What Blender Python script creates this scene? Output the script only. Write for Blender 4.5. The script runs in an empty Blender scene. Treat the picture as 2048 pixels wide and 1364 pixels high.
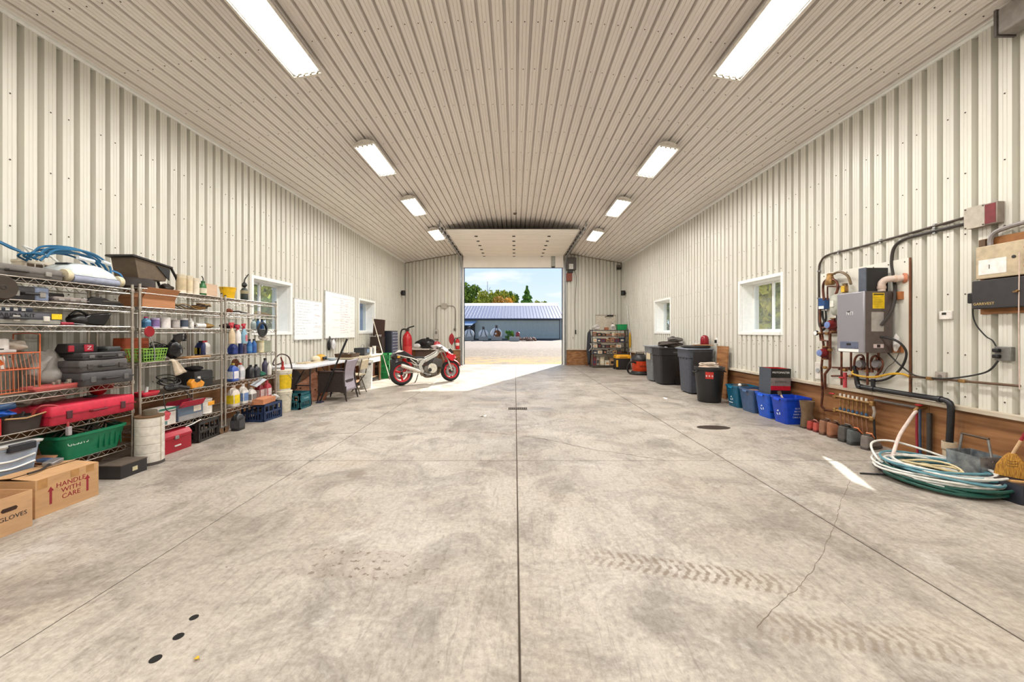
import bpy, bmesh, math, random
from mathutils import Vector, Matrix, Euler

# ------------------------------------------------------------------ camera, sky, sun, exposure
SC = bpy.context.scene
COL = SC.collection
F, CX, CY, H = 755.0, 1030.0, 664.0, 1.4          # focal length / vanishing point in pixels of 2048x1364, eye height
cam = bpy.data.cameras.new('camera')
cam.sensor_width = 36.0
cam.lens = 36.0 * F / 2048.0
cam.shift_x = -(CX - 1024.0) / 2048.0
cam.shift_y = -(682.0 - CY) / 2048.0
cam.clip_end = 400
camo = bpy.data.objects.new('camera', cam)
COL.objects.link(camo)
camo.location = (0, 0, H)
camo.rotation_euler = (math.pi / 2, 0, 0)
SC.camera = camo
SC.view_settings.view_transform = 'Standard'
SC.view_settings.look = 'None'
SC.view_settings.exposure = 0.0
SC.view_settings.gamma = 1.0
SC.view_settings.use_curve_mapping = False
SC.cycles.max_bounces = 6
SC.cycles.diffuse_bounces = 4
SC.cycles.glossy_bounces = 2
SC.cycles.transmission_bounces = 4
SC.cycles.transparent_max_bounces = 12
SC.cycles.caustics_reflective = False
SC.cycles.caustics_refractive = False

world = bpy.data.worlds.new('sky')
SC.world = world
world.use_nodes = True
nt = world.node_tree
nt.nodes.clear()
tc = nt.nodes.new('ShaderNodeTexCoord')
sx = nt.nodes.new('ShaderNodeSeparateXYZ')
nt.links.new(tc.outputs['Generated'], sx.inputs[0])
rp = nt.nodes.new('ShaderNodeValToRGB')
el = rp.color_ramp.elements
el[0].position, el[0].color = 0.0, (0.84, 0.92, 1.0, 1)
el[1].position, el[1].color = 0.6, (0.22, 0.42, 0.82, 1)
e_ = el.new(0.16); e_.color = (0.60, 0.77, 1.0, 1)
nt.links.new(sx.outputs['Z'], rp.inputs[0])
mp = nt.nodes.new('ShaderNodeMapping')
mp.inputs['Scale'].default_value = (2.2, 2.2, 9.0)
mp.inputs['Location'].default_value = (0.42, 0.0, 0.1)
nt.links.new(tc.outputs['Generated'], mp.inputs[0])
ns = nt.nodes.new('ShaderNodeTexNoise')
ns.inputs['Scale'].default_value = 2.4
ns.inputs['Detail'].default_value = 6
nt.links.new(mp.outputs[0], ns.inputs['Vector'])
cr = nt.nodes.new('ShaderNodeValToRGB')
cr.color_ramp.elements[0].position = 0.56
cr.color_ramp.elements[1].position = 0.70
nt.links.new(ns.outputs[0], cr.inputs[0])
mx = nt.nodes.new('ShaderNodeMixRGB')
mx.inputs[2].default_value = (0.95, 0.97, 1.0, 1)
nt.links.new(cr.outputs[0], mx.inputs[0])
nt.links.new(rp.outputs[0], mx.inputs[1])
bg = nt.nodes.new('ShaderNodeBackground')
bg.inputs['Strength'].default_value = 1.15
nt.links.new(mx.outputs[0], bg.inputs['Color'])
wo = nt.nodes.new('ShaderNodeOutputWorld')
nt.links.new(bg.outputs[0], wo.inputs[0])

sun = bpy.data.lights.new('sun', 'SUN')
sun.energy = 14.0
sun.angle = math.radians(0.6)
sun.color = (1.0, 0.95, 0.86)
suno = bpy.data.objects.new('sun', sun)
COL.objects.link(suno)
suno.location = (8, 30, 20)
suno.rotation_euler = Vector((-0.43, -1.0, -0.587)).to_track_quat('-Z', 'Y').to_euler()
LAMP_W = 82.0                                    # one ceiling fixture

# ------------------------------------------------------------------ helpers
R = random.Random(7)
PI = math.pi
def fl(u, v, z=0.0):                              # photo pixel -> point on the horizontal plane z
    Y = F * (H - z) / (v - CY); return Vector(((u - CX) * Y / F, Y, z))
def wy(u, X): return F * X / (u - CX)             # depth at which plane X meets pixel column u
def zz(v, Y): return H - (v - CY) * Y / F         # height of pixel row v at depth Y
def at(u, v, Y): return Vector(((u - CX) * Y / F, Y, zz(v, Y)))

MATS = {}
def mat(name, col, rough=0.55, metal=0.0, var=0.12, scale=18.0, bump=0.0, spec=0.5, emit=None, estr=0.0, col2=None, stretch=None, alpha=1.0, trans=0.0, lo=0.35, hi=0.68):
    """procedural material: base colour varied by noise, optional second colour, bump"""
    if name in MATS: return MATS[name]
    m = bpy.data.materials.new(name); m.use_nodes = True
    t = m.node_tree; b = t.nodes['Principled BSDF']
    b.inputs['Roughness'].default_value = rough
    b.inputs['Metallic'].default_value = metal
    b.inputs['Specular IOR Level'].default_value = spec
    c = t.nodes.new('ShaderNodeTexCoord')
    n = t.nodes.new('ShaderNodeTexNoise'); n.inputs['Scale'].default_value = scale; n.inputs['Detail'].default_value = 5
    if stretch:
        mp = t.nodes.new('ShaderNodeMapping'); mp.inputs['Scale'].default_value = stretch
        t.links.new(c.outputs['Object'], mp.inputs[0]); t.links.new(mp.outputs[0], n.inputs['Vector'])
    else: t.links.new(c.outputs['Object'], n.inputs['Vector'])
    r = t.nodes.new('ShaderNodeValToRGB')
    a = col if len(col) == 3 else col[:3]
    d = col2 if col2 else tuple(max(0, x * (1 - var * 2)) for x in a)
    r.color_ramp.elements[0].position = lo; r.color_ramp.elements[0].color = (*d, 1)
    r.color_ramp.elements[1].position = hi; r.color_ramp.elements[1].color = (*a, 1)
    t.links.new(n.outputs[0], r.inputs[0]); t.links.new(r.outputs[0], b.inputs['Base Color'])
    if bump:
        bp = t.nodes.new('ShaderNodeBump'); bp.inputs['Strength'].default_value = bump; bp.inputs['Distance'].default_value = 0.01
        t.links.new(n.outputs[0], bp.inputs['Height']); t.links.new(bp.outputs[0], b.inputs['Normal'])
    if emit:
        b.inputs['Emission Color'].default_value = (*emit, 1); b.inputs['Emission Strength'].default_value = estr
    if trans:
        b.inputs['Transmission Weight'].default_value = trans; b.inputs['IOR'].default_value = 1.2
    if alpha < 1: b.inputs['Alpha'].default_value = alpha
    MATS[name] = m
    return m
def srgb(r, g, b):
    f = lambda c: ((c / 255.0 + 0.055) / 1.055) ** 2.4 if c > 10 else c / 255.0 / 12.92
    return (f(r), f(g), f(b))
def pm(r, g, b, rough=0.5, **k):                  # plain coloured material by sRGB value
    n = 'paint_%d_%d_%d_%d' % (r, g, b, int(rough * 100)) + ('_m' if k.get('metal') else '') + ('_t' if k.get('trans') else '')
    return mat(n, srgb(r, g, b), rough, **k)

class B:
    """mesh builder: collects shapes, build() links them as one object"""
    def __init__(s): s.v = []; s.f = []
    def add(s, vs, fs, M=None):
        o = len(s.v)
        s.v += [tuple(M @ Vector(p)) for p in vs] if M is not None else [tuple(p) for p in vs]
        s.f += [tuple(i + o for i in f) for f in fs]; return s
    def box(s, x0, x1, y0, y1, z0, z1, M=None):
        return s.add([(x0,y0,z0),(x1,y0,z0),(x1,y1,z0),(x0,y1,z0),(x0,y0,z1),(x1,y0,z1),(x1,y1,z1),(x0,y1,z1)],
                     [(3,2,1,0),(4,5,6,7),(0,1,5,4),(1,2,6,5),(2,3,7,6),(3,0,4,7)], M)
    def cbox(s, c, d, rot=(0, 0, 0)):
        M = Matrix.Translation(c) @ Euler(rot).to_matrix().to_4x4()
        return s.box(-d[0]/2, d[0]/2, -d[1]/2, d[1]/2, -d[2]/2, d[2]/2, M)
    def rings(s, rs, cap=True, closed=False):     # loft rings of equal count
        n = len(rs[0]); o = len(s.v)
        for r in rs: s.v += [tuple(p) for p in r]
        m = len(rs)
        for i in range(m if closed else m - 1):
            a, b = o + i * n, o + ((i + 1) % m) * n
            for j in range(n):
                k = (j + 1) % n
                s.f.append((a + j, a + k, b + k, b + j))
        if cap and not closed:
            s.f.append(tuple(o + j for j in reversed(range(n)))); s.f.append(tuple(o + (m - 1) * n + j for j in range(n)))
        return s
    def cyl(s, p0, p1, r0, r1=None, n=14, cap=True):
        p0, p1 = Vector(p0), Vector(p1); r1 = r0 if r1 is None else r1
        d = (p1 - p0).normalized(); q = d.to_track_quat('Z', 'Y')
        cs = [(math.cos(2*PI*i/n), math.sin(2*PI*i/n)) for i in range(n)]
        return s.rings([[p0 + q @ Vector((r0*a, r0*b, 0)) for a, b in cs], [p1 + q @ Vector((r1*a, r1*b, 0)) for a, b in cs]], cap)
    def lathe(s, prof, n=20, M=None, cap=True, sx=1.0, sy=1.0):
        rs = []
        for r, z in prof:
            ring = [Vector((sx*r*math.cos(2*PI*i/n), sy*r*math.sin(2*PI*i/n), z)) for i in range(n)]
            rs.append([M @ p for p in ring] if M is not None else ring)
        return s.rings(rs, cap)
    def tube(s, pts, r, n=8, closed=False, cap=True):
        P = [Vector(p) for p in pts]; m = len(P); rs = []; q = None
        for i in range(m):
            a = P[(i - 1) % m] if (i or closed) else P[0]; b = P[(i + 1) % m] if (i < m - 1 or closed) else P[-1]
            d = (b - a)
            d = d.normalized() if d.length > 1e-9 else Vector((0, 0, 1))
            if q is None: q = d.to_track_quat('Z', 'Y'); pd = d
            else: q = pd.rotation_difference(d) @ q; pd = d
            rr = r[i] if isinstance(r, (list, tuple)) else r
            rs.append([P[i] + q @ Vector((rr*math.cos(2*PI*j/n), rr*math.sin(2*PI*j/n), 0)) for j in range(n)])
        return s.rings(rs, cap, closed)
    def prism(s, pts, d0, d1, M=None):            # 2d outline in local XY, extruded along local Z
        n = len(pts)
        vs = [(x, y, d0) for x, y in pts] + [(x, y, d1) for x, y in pts]
        fs = [tuple(reversed(range(n))), tuple(range(n, 2*n))] + [(i, (i+1) % n, n + (i+1) % n, n + i) for i in range(n)]
        return s.add(vs, fs, M)
    def ball(s, c, r, n=12, m=8, sc=(1, 1, 1)):
        rs = []
        for i in range(m + 1):
            t = PI * (i + (0.02 if i == 0 else -0.02 if i == m else 0)) / m
            rs.append([Vector((c[0] + sc[0]*r*math.sin(t)*math.cos(2*PI*j/n), c[1] + sc[1]*r*math.sin(t)*math.sin(2*PI*j/n), c[2] - sc[2]*r*math.cos(t))) for j in range(n)])
        return s.rings(rs)
    def grid(s, fn, nu, nv):                      # open surface
        o = len(s.v)
        for i in range(nu + 1):
            for j in range(nv + 1): s.v.append(tuple(fn(i / nu, j / nv)))
        for i in range(nu):
            for j in range(nv):
                a = o + i * (nv + 1) + j; s.f.append((a, a + nv + 1, a + nv + 2, a + 1))
        return s
    def mesh(s, name, ang=35):
        me = bpy.data.meshes.new(name); me.from_pydata(s.v, [], s.f); me.validate(); me.update()
        if ang:
            bm = bmesh.new(); bm.from_mesh(me); bmesh.ops.recalc_face_normals(bm, faces=bm.faces); bm.to_mesh(me); bm.free()
            me.shade_smooth(); me.set_sharp_from_angle(angle=math.radians(ang))
        return me
    def build(s, name, m, parent=None, bevel=0.0, seg=2, loc=None, rot=None, sub=0, solid=0.0, ang=35):
        return link(name, s.mesh(name, ang), m, parent, bevel, seg, loc, rot, sub, solid)
def link(name, me, m, parent=None, bevel=0.0, seg=2, loc=None, rot=None, sub=0, solid=0.0):
    o = bpy.data.objects.new(name, me); COL.objects.link(o)
    if m is not None and not me.materials: me.materials.append(m)
    if parent: o.parent = parent
    if loc is not None: o.location = loc
    if rot is not None: o.rotation_euler = rot
    if solid:
        md = o.modifiers.new('solid', 'SOLIDIFY'); md.thickness = solid; md.offset = 0
    if sub:
        md = o.modifiers.new('sub', 'SUBSURF'); md.levels = md.render_levels = sub
    if bevel:
        md = o.modifiers.new('bevel', 'BEVEL'); md.width = bevel; md.segments = seg; md.limit_method = 'ANGLE'; md.angle_limit = math.radians(40)
    return o
def tag(o, label, cat, group=None, kind=None):
    o['label'] = label; o['category'] = cat
    if group: o['group'] = group
    if kind: o['kind'] = kind
    return o
def thing(name, label, cat, loc=(0, 0, 0), rz=0.0, group=None, rot=None):
    o = bpy.data.objects.new(name, None); COL.objects.link(o); o.empty_display_size = 0.05
    o.location = loc; o.rotation_euler = rot if rot else (0, 0, rz)
    return tag(o, label, cat, group)
def struct(o): o['kind'] = 'structure'; return o
def copy_tree(o, parent=None, loc=None, rz=None, label=None):
    c = o.copy(); COL.objects.link(c)
    if parent: c.parent = parent
    if loc is not None: c.location = loc
    if rz is not None: c.rotation_euler = (0, 0, rz)
    if label: c['label'] = label
    for ch in list(o.children): copy_tree(ch, c)
    return c
def text(s, size, m, parent, loc, rot, name='lettering', sx=1.0, align='CENTER', depth=0.0006):
    cu = bpy.data.curves.new('lettering', 'FONT'); cu.body = s; cu.size = size; cu.align_x = align; cu.align_y = 'CENTER'; cu.extrude = depth
    cu.resolution_u = 2
    o = bpy.data.objects.new('lettering_tmp', cu); COL.objects.link(o)
    dg = bpy.context.evaluated_depsgraph_get()
    me = bpy.data.meshes.new_from_object(o.evaluated_get(dg))
    bpy.data.objects.remove(o); bpy.data.curves.remove(cu)
    q = link(name, me, m, parent, loc=loc, rot=rot)
    if me.materials: me.materials.clear()
    me.materials.append(m)
    q.scale = (sx, 1, 1)
    return q
FX = (PI/2, 0, PI/2)      # lettering that faces +X, reads along +Y
FXN = (PI/2, 0, -PI/2)    # lettering that faces -X, reads along -Y
FYN = (PI/2, 0, 0)        # lettering that faces -Y, reads along +X

def bez(pts, n=8):        # smooth curve through points (Catmull-Rom)
    P = [Vector(p) for p in pts]; out = []
    for i in range(len(P) - 1):
        a, b, c, d = P[max(i-1, 0)], P[i], P[i+1], P[min(i+2, len(P)-1)]
        for k in range(n):
            t = k / n
            out.append(0.5 * ((2*b) + (c-a)*t + (2*a-5*b+4*c-d)*t*t + (3*b-a-3*c+d)*t**3))
    out.append(P[-1]); return out

# ------------------------------------------------------------------ materials of the building
M_WALL = mat('ribbed_steel_cream', srgb(217, 214, 203), 0.34, var=0.04, scale=3.0, stretch=(1, 1, 0.25), spec=0.45)
M_CEIL = mat('ribbed_steel_ceiling', srgb(236, 229, 223), 0.32, var=0.03, scale=2.2, stretch=(1, 0.3, 1), spec=0.5)
M_SCREW = pm(74, 62, 52, 0.5)
M_WHITE = mat('white_trim', srgb(236, 236, 232), 0.4, var=0.03)
M_PLY = mat('plywood', srgb(168, 120, 76), 0.6, col2=srgb(122, 78, 44), scale=5.0, stretch=(1, 0.35, 3.0), bump=0.1)
M_SILL = mat('sill_board', srgb(214, 206, 190), 0.55, col2=srgb(184, 170, 150), scale=6, stretch=(1, 0.3, 1))
M_DARK = pm(34, 32, 31, 0.5)
M_BLACK = pm(22, 22, 23, 0.45)
M_GALV = mat('galvanised_steel', srgb(170, 172, 172), 0.38, metal=0.75, var=0.12, scale=30)
M_CHROME = mat('chrome_wire', srgb(190, 182, 172), 0.3, metal=0.85, var=0.08, scale=40)

def concrete():
    m = bpy.data.materials.new('concrete_floor'); m.use_nodes = True
    t = m.node_tree; b = t.nodes['Principled BSDF']; L = t.links.new
    g = t.nodes.new('ShaderNodeNewGeometry')
    def noise(sc, det=6, rough=0.6, vec=None, dist=0.0):
        n = t.nodes.new('ShaderNodeTexNoise'); n.inputs['Scale'].default_value = sc; n.inputs['Detail'].default_value = det; n.inputs['Roughness'].default_value = rough; n.inputs['Distortion'].default_value = dist
        L(vec if vec else g.outputs['Position'], n.inputs['Vector']); return n.outputs[0]
    def ramp(f, p0, c0, p1, c1):
        r = t.nodes.new('ShaderNodeValToRGB'); e = r.color_ramp.elements
        e[0].position, e[0].color = p0, (*c0, 1); e[1].position, e[1].color = p1, (*c1, 1); L(f, r.inputs[0]); return r.outputs[0]
    def mix(f, a, c, mode='MIX', fac=None):
        n = t.nodes.new('ShaderNodeMixRGB'); n.blend_type = mode
        if f is not None: L(f, n.inputs[0])
        else: n.inputs[0].default_value = fac
        for i, x in ((1, a), (2, c)):
            if isinstance(x, tuple): n.inputs[i].default_value = (*x, 1)
            else: L(x, n.inputs[i])
        return n.outputs[0]
    def mth(op, a, c=0.0):
        n = t.nodes.new('ShaderNodeMath'); n.operation = op
        for i, x in ((0, a), (1, c)):
            if isinstance(x, (int, float)): n.inputs[i].default_value = x
            else: L(x, n.inputs[i])
        return n.outputs[0]
    base = ramp(noise(0.55, 4), 0.35, srgb(168, 159, 148), 0.68, srgb(198, 190, 179))
    warm = ramp(noise(0.9, 5, 0.6), 0.54, (0, 0, 0), 0.72, (1, 1, 1))
    c = mix(mth('MULTIPLY', warm, 0.35), base, srgb(178, 158, 136))
    blot = ramp(noise(1.7, 9, 0.75, dist=0.7), 0.46, (0, 0, 0), 0.64, (1, 1, 1))
    c = mix(mth('MULTIPLY', blot, 0.66), c, srgb(112, 104, 96))
    mp = t.nodes.new('ShaderNodeMapping'); mp.inputs['Rotation'].default_value = (0, 0, 0.5); mp.inputs['Scale'].default_value = (9, 1.6, 1)
    L(g.outputs['Position'], mp.inputs[0])
    scuff = ramp(noise(3.0, 9, 0.75, mp.outputs[0], 0.8), 0.52, (0, 0, 0), 0.66, (1, 1, 1))
    c = mix(mth('MULTIPLY', scuff, 0.45), c, srgb(112, 103, 94))
    pale = ramp(noise(1.4, 7, 0.7), 0.58, (0, 0, 0), 0.72, (1, 1, 1))
    c = mix(mth('MULTIPLY', pale, 0.75), c, srgb(210, 205, 198))
    fine = ramp(noise(30, 7, 0.75), 0.30, srgb(170, 164, 158), 0.62, (1, 1, 1))
    c = mix(None, c, fine, 'MULTIPLY', 0.65)
    speck = ramp(noise(26, 3, 0.5), 0.735, (0, 0, 0), 0.76, (1, 1, 1))
    c = mix(mth('MULTIPLY', speck, 0.55), c, srgb(70, 60, 50))
    # dried mud of two tyre tracks and a crumbly patch (flat dirt with a shape of its own)
    s = t.nodes.new('ShaderNodeSeparateXYZ'); L(g.outputs['Position'], s.inputs[0])
    def band(x0, y0, x1, y1, w):
        dx, dy = x1 - x0, y1 - y0; l = math.hypot(dx, dy); ux, uy = dx / l, dy / l
        px = mth('SUBTRACT', s.outputs['X'], x0); py = mth('SUBTRACT', s.outputs['Y'], y0)
        al = mth('ADD', mth('MULTIPLY', px, ux), mth('MULTIPLY', py, uy))
        ac = mth('ADD', mth('MULTIPLY', px, -uy), mth('MULTIPLY', py, ux))
        e = mth('SUBTRACT', 1.0, mth('DIVIDE', mth('ABSOLUTE', ac), w))
        f = mth('MINIMUM', mth('MULTIPLY', al, 2.2), mth('MULTIPLY', mth('SUBTRACT', l, al), 2.2))
        k = mth('MINIMUM', mth('MULTIPLY', e, 4.0), f)
        k = mth('MAXIMUM', mth('MINIMUM', k, 1.0), 0.0)
        wv = mth('SINE', mth('ADD', mth('MULTIPLY', al, 120.0), mth('MULTIPLY', mth('ABSOLUTE', ac), 60.0)), 0)
        return k, wv
    for args, st in (((0.25, 2.42, 1.75, 2.02, 0.10), 0.85), ((0.85, 1.86, 2.3, 1.62, 0.11), 0.55)):
        k, wv = band(*args)
        tr = ramp(mth('ADD', mth('MULTIPLY', wv, 0.10), noise(17, 5, 0.75)), 0.47, (0, 0, 0), 0.60, (1, 1, 1))
        c = mix(mth('MULTIPLY', mth('MULTIPLY', tr, k), st), c, srgb(112, 97, 82))
        c = mix(mth('MULTIPLY', k, 0.10), c, srgb(150, 134, 116))
    k, wv = band(-1.55, 2.35, -0.25, 2.2, 0.16)
    cl = ramp(noise(24, 4, 0.6), 0.58, (0, 0, 0), 0.63, (1, 1, 1))
    c = mix(mth('MULTIPLY', mth('MULTIPLY', cl, k), 0.9), c, srgb(84, 70, 56))
    c = mix(mth('MULTIPLY', k, 0.30), c, srgb(132, 116, 102))
    for (u, v, r, q) in ((712, 948, 0.16, 0.6), (790, 876, 0.18, 0.5), (640, 848, 0.25, 0.45), (1300, 836, 0.35, 0.35), (1250, 800, 0.4, 0.3)):
        p = fl(u, v)
        d = mth('ADD', mth('POWER', mth('SUBTRACT', s.outputs['X'], p.x), 2.0), mth('POWER', mth('SUBTRACT', s.outputs['Y'], p.y), 2.0))
        d = mth('SUBTRACT', 1.0, mth('DIVIDE', mth('SQRT', d, 0), r))
        d = mth('ADD', d, mth('SUBTRACT', noise(7, 5, 0.7), 0.5))
        d = ramp(d, 0.25, (0, 0, 0), 0.55, (1, 1, 1))
        c = mix(mth('MULTIPLY', d, q), c, srgb(112, 98, 84))
    L(c, b.inputs['Base Color'])
    rg = ramp(noise(1.8, 5), 0.4, (0.42,) * 3, 0.7, (0.62,) * 3)
    L(rg, b.inputs['Roughness'])
    bp = t.nodes.new('ShaderNodeBump'); bp.inputs['Strength'].default_value = 0.12; bp.inputs['Distance'].default_value = 0.01
    L(noise(30, 6), bp.inputs['Height']); L(bp.outputs[0], b.inputs['Normal'])
    b.inputs['Specular IOR Level'].default_value = 0.4
    MATS['concrete_floor'] = m
    return m
M_CONC = concrete()

# ------------------------------------------------------------------ room shell
XL, XR, YB, YN = -4.70, 4.56, 16.0, -3.2
XC, EAVE, RIDGE, FLATW = -0.07, 4.335, 4.97, 1.0
SILLZ = 0.655
def zc(x):
    d = abs(x - XC); w = 4.63
    if d <= FLATW: z = RIDGE
    else:
        t = (d - FLATW) / (w - FLATW); z = RIDGE + (EAVE - RIDGE) * t
    k = max(0.0, 1 - abs(d - FLATW) / 0.45)       # soften the knee of the vault
    return z - 0.022 * k * k

# floor: slabs between saw-cut joints
floor = struct(B().box(XL - 0.2, XR + 0.2, YN, YB + 0.35, -0.16, -0.007).build('floor', pm(74, 62, 51, 0.9), None, ang=0))
jx = [XL, -2.22, 0.02, 2.31, XR]
jy = [YN, 1.27, 4.11, 6.95, 9.8, 12.65, YB + 0.33]
gp = 0.006
slab_m = {}
for i in range(4):
    for j in range(6):
        gx = (0, 0.0045, 0.0045, 0.007, 0)
        x0 = jx[i] + (gx[i] if i else -0.2); x1 = jx[i+1] - (gx[i+1] if i < 3 else -0.2)
        y0 = jy[j] + (gp if j else 0); y1 = jy[j+1] - (gp if j < 5 else 0)
        B().box(x0, x1, y0, y1, -0.1, 0.0).build('concrete_slab', M_CONC, floor, bevel=0.004, seg=1, ang=0)
def ribbon(name, pts, w, m, z=0.0012, parent=floor, jit=0.0):
    b = B(); P = [Vector((p[0], p[1], z)) for p in pts]
    Q = []
    for i, p in enumerate(P):
        d = (P[min(i+1, len(P)-1)] - P[max(i-1, 0)]).normalized(); n = Vector((-d.y, d.x, 0))
        ww = w * (0.4 + 0.9 * R.random()); jj = n * R.uniform(-jit, jit)
        Q.append((p + jj - n * ww, p + jj + n * ww))
    for i in range(len(Q) - 1):
        b.add([Q[i][0], Q[i+1][0], Q[i+1][1], Q[i][1]], [(0, 1, 2, 3)])
    return b.build(name, m, parent, ang=0)
M_CRACK = pm(92, 80, 68, 0.9)
ribbon('crack', bez([fl(u, v) for u, v in ((560, 872), (700, 866), (860, 862), (960, 864), (1035, 871), (1100, 880), (1170, 896), (1250, 908), (1330, 921))], 10), 0.004, M_CRACK, jit=0.012)
ribbon('crack', bez([fl(u, v) for u, v in ((1700, 960), (1680, 1010), (1672, 1040), (1640, 1115), (1600, 1170), (1560, 1205), (1512, 1255))], 10), 0.0016, pm(120, 106, 92, 0.9), jit=0.006)
ribbon('crack', bez([fl(u, v) for u, v in ((620, 900), (700, 858), (860, 858), (880, 830))], 10), 0.002, pm(150, 138, 124, 0.9), jit=0.012)
# worn holes drilled in the slab, oil stain, drain
for (u, v, r) in ((388, 1235, 0.019), (357, 1273, 0.021), (311, 1318, 0.022)):
    p = fl(u, v)
    B().cyl((p.x, p.y, -0.02), (p.x, p.y, 0.0015), r, n=18).build('bolt_hole', pm(16, 13, 11, 0.9), floor)
p = fl(1427, 855)
B().lathe([(0.24, 0.0005), (0.24, 0.0016)], 28, Matrix.Translation((p.x, p.y, 0)), sy=0.5).build('oil_patch', pm(44, 32, 22, 0.35), floor)  # brown oil patch, laid as a flat disc on the slab
dr = thing('floor_drain', 'small dark slotted drain grate set in the concrete on the centre joint', 'drain', (0.05, 6.9, 0.0))
B().box(-0.17, 0.17, -0.10, 0.10, 0.0005, 0.003).build('recess', pm(40, 34, 30, 0.9), dr, ang=0)
for i in range(9):
    B().box(-0.15 + i*0.036, -0.135 + i*0.036, -0.085, 0.085, 0.003, 0.009).build('grate_bar', pm(128, 116, 104, 0.6), dr, ang=0)

# ---- ribbed sheets
PITCH = 0.1524
def rib_profile(s0, s1, opens=(), phase=0.0, inv=False):
    """points (s, depth) of the ribbed section between s0 and s1; depth>0 towards the room"""
    D = 0.058
    unit = [(0.0, 0.0), (0.040, 0.0), (0.048, D), (0.076, D), (0.079, D-0.004), (0.083, D-0.004), (0.086, D), (0.106, D), (0.109, D-0.004), (0.113, D-0.004), (0.116, D), (0.144, D)]
    if inv: unit = [(0.0, 0.0), (0.026, 0.0), (0.032, D), (0.064, D), (0.067, D-0.007), (0.072, D-0.007), (0.075, D), (0.108, D), (0.111, D-0.007), (0.116, D-0.007), (0.119, D), (0.1464, D)]
    pts = []
    k0 = int(math.floor((s0 - phase) / PITCH)) - 1
    k = k0
    while True:
        b = phase + k * PITCH
        if b > s1: break
        pts += [(b + a, d) for a, d in unit]
        k += 1
    def dep(s):
        for i in range(len(pts) - 1):
            if pts[i][0] <= s <= pts[i+1][0]:
                t = (s - pts[i][0]) / max(1e-9, pts[i+1][0] - pts[i][0]); return pts[i][1] + t * (pts[i+1][1] - pts[i][1])
        return 0.0
    cut = [s0, s1] + [c for o in opens for c in (o[0], o[1]) if s0 < c < s1]
    out = [(s, d) for s, d in pts if s0 < s < s1 and all(abs(s - c) > 1e-4 for c in cut)] + [(c, dep(c)) for c in cut]
    return sorted(out)
def wall_sheets(parent, s0, s1, place, ztop, zbot, opens, m, phase, per=6):
    """vertical ribbed sheets; place(s, depth, z) -> point; opens = [(s0,s1,z0,z1)]"""
    s = phase + math.floor((s0 - phase) / PITCH) * PITCH
    W = PITCH * per; odd = 0
    while s < s1:
        a, b_ = max(s, s0), min(s + W + 0.012, s1)
        if b_ - a > 0.03:
            odd ^= 1
            pr = [(p, d + 0.0015 * odd) for p, d in rib_profile(a, b_, opens, phase)]
            bb = B()
            for (p, dp), (q, dq) in zip(pr[:-1], pr[1:]):
                mid = (p + q) / 2
                zs = [(zbot(mid) if callable(zbot) else zbot, None)]
                lo = zs[0][0]; segs = []
                for o in sorted([o for o in opens if o[0] <= mid <= o[1]], key=lambda o: o[2]):
                    if o[2] > lo: segs.append((lo, o[2], None))
                    lo = o[3]
                segs.append((lo, None, 'top'))
                for z0, z1, top in segs:
                    za, zb = (ztop(p), ztop(q)) if top else (z1, z1)
                    if min(za, zb) - z0 < 0.01: continue
                    bb.add([place(p, dp, z0), place(q, dq, z0), place(q, dq, zb), place(p, dp, za)], [(0, 1, 2, 3)])
            if bb.v:
                me = bb.mesh('metal_panel', 0); link('metal_panel', me, m, parent)
        s += W
def screws(parent, pts, nrm):
    b = B(); n = Vector(nrm); q = n.to_track_quat('Z', 'Y')
    for p in pts:
        p = Vector(p); b.rings([[p + q @ Vector((0.0085*math.cos(a), 0.0085*math.sin(a), 0)) for a in (0.3, 1.57+.3, 3.14+.3, 4.71+.3)], [p + n*0.006 + q @ Vector((0.005*math.cos(a), 0.005*math.sin(a), 0)) for a in (0.3, 1.57+.3, 3.14+.3, 4.71+.3)]])
    o = b.build('screw_heads', M_SCREW, parent, ang=0); o['kind'] = 'stuff'; return o

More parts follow.
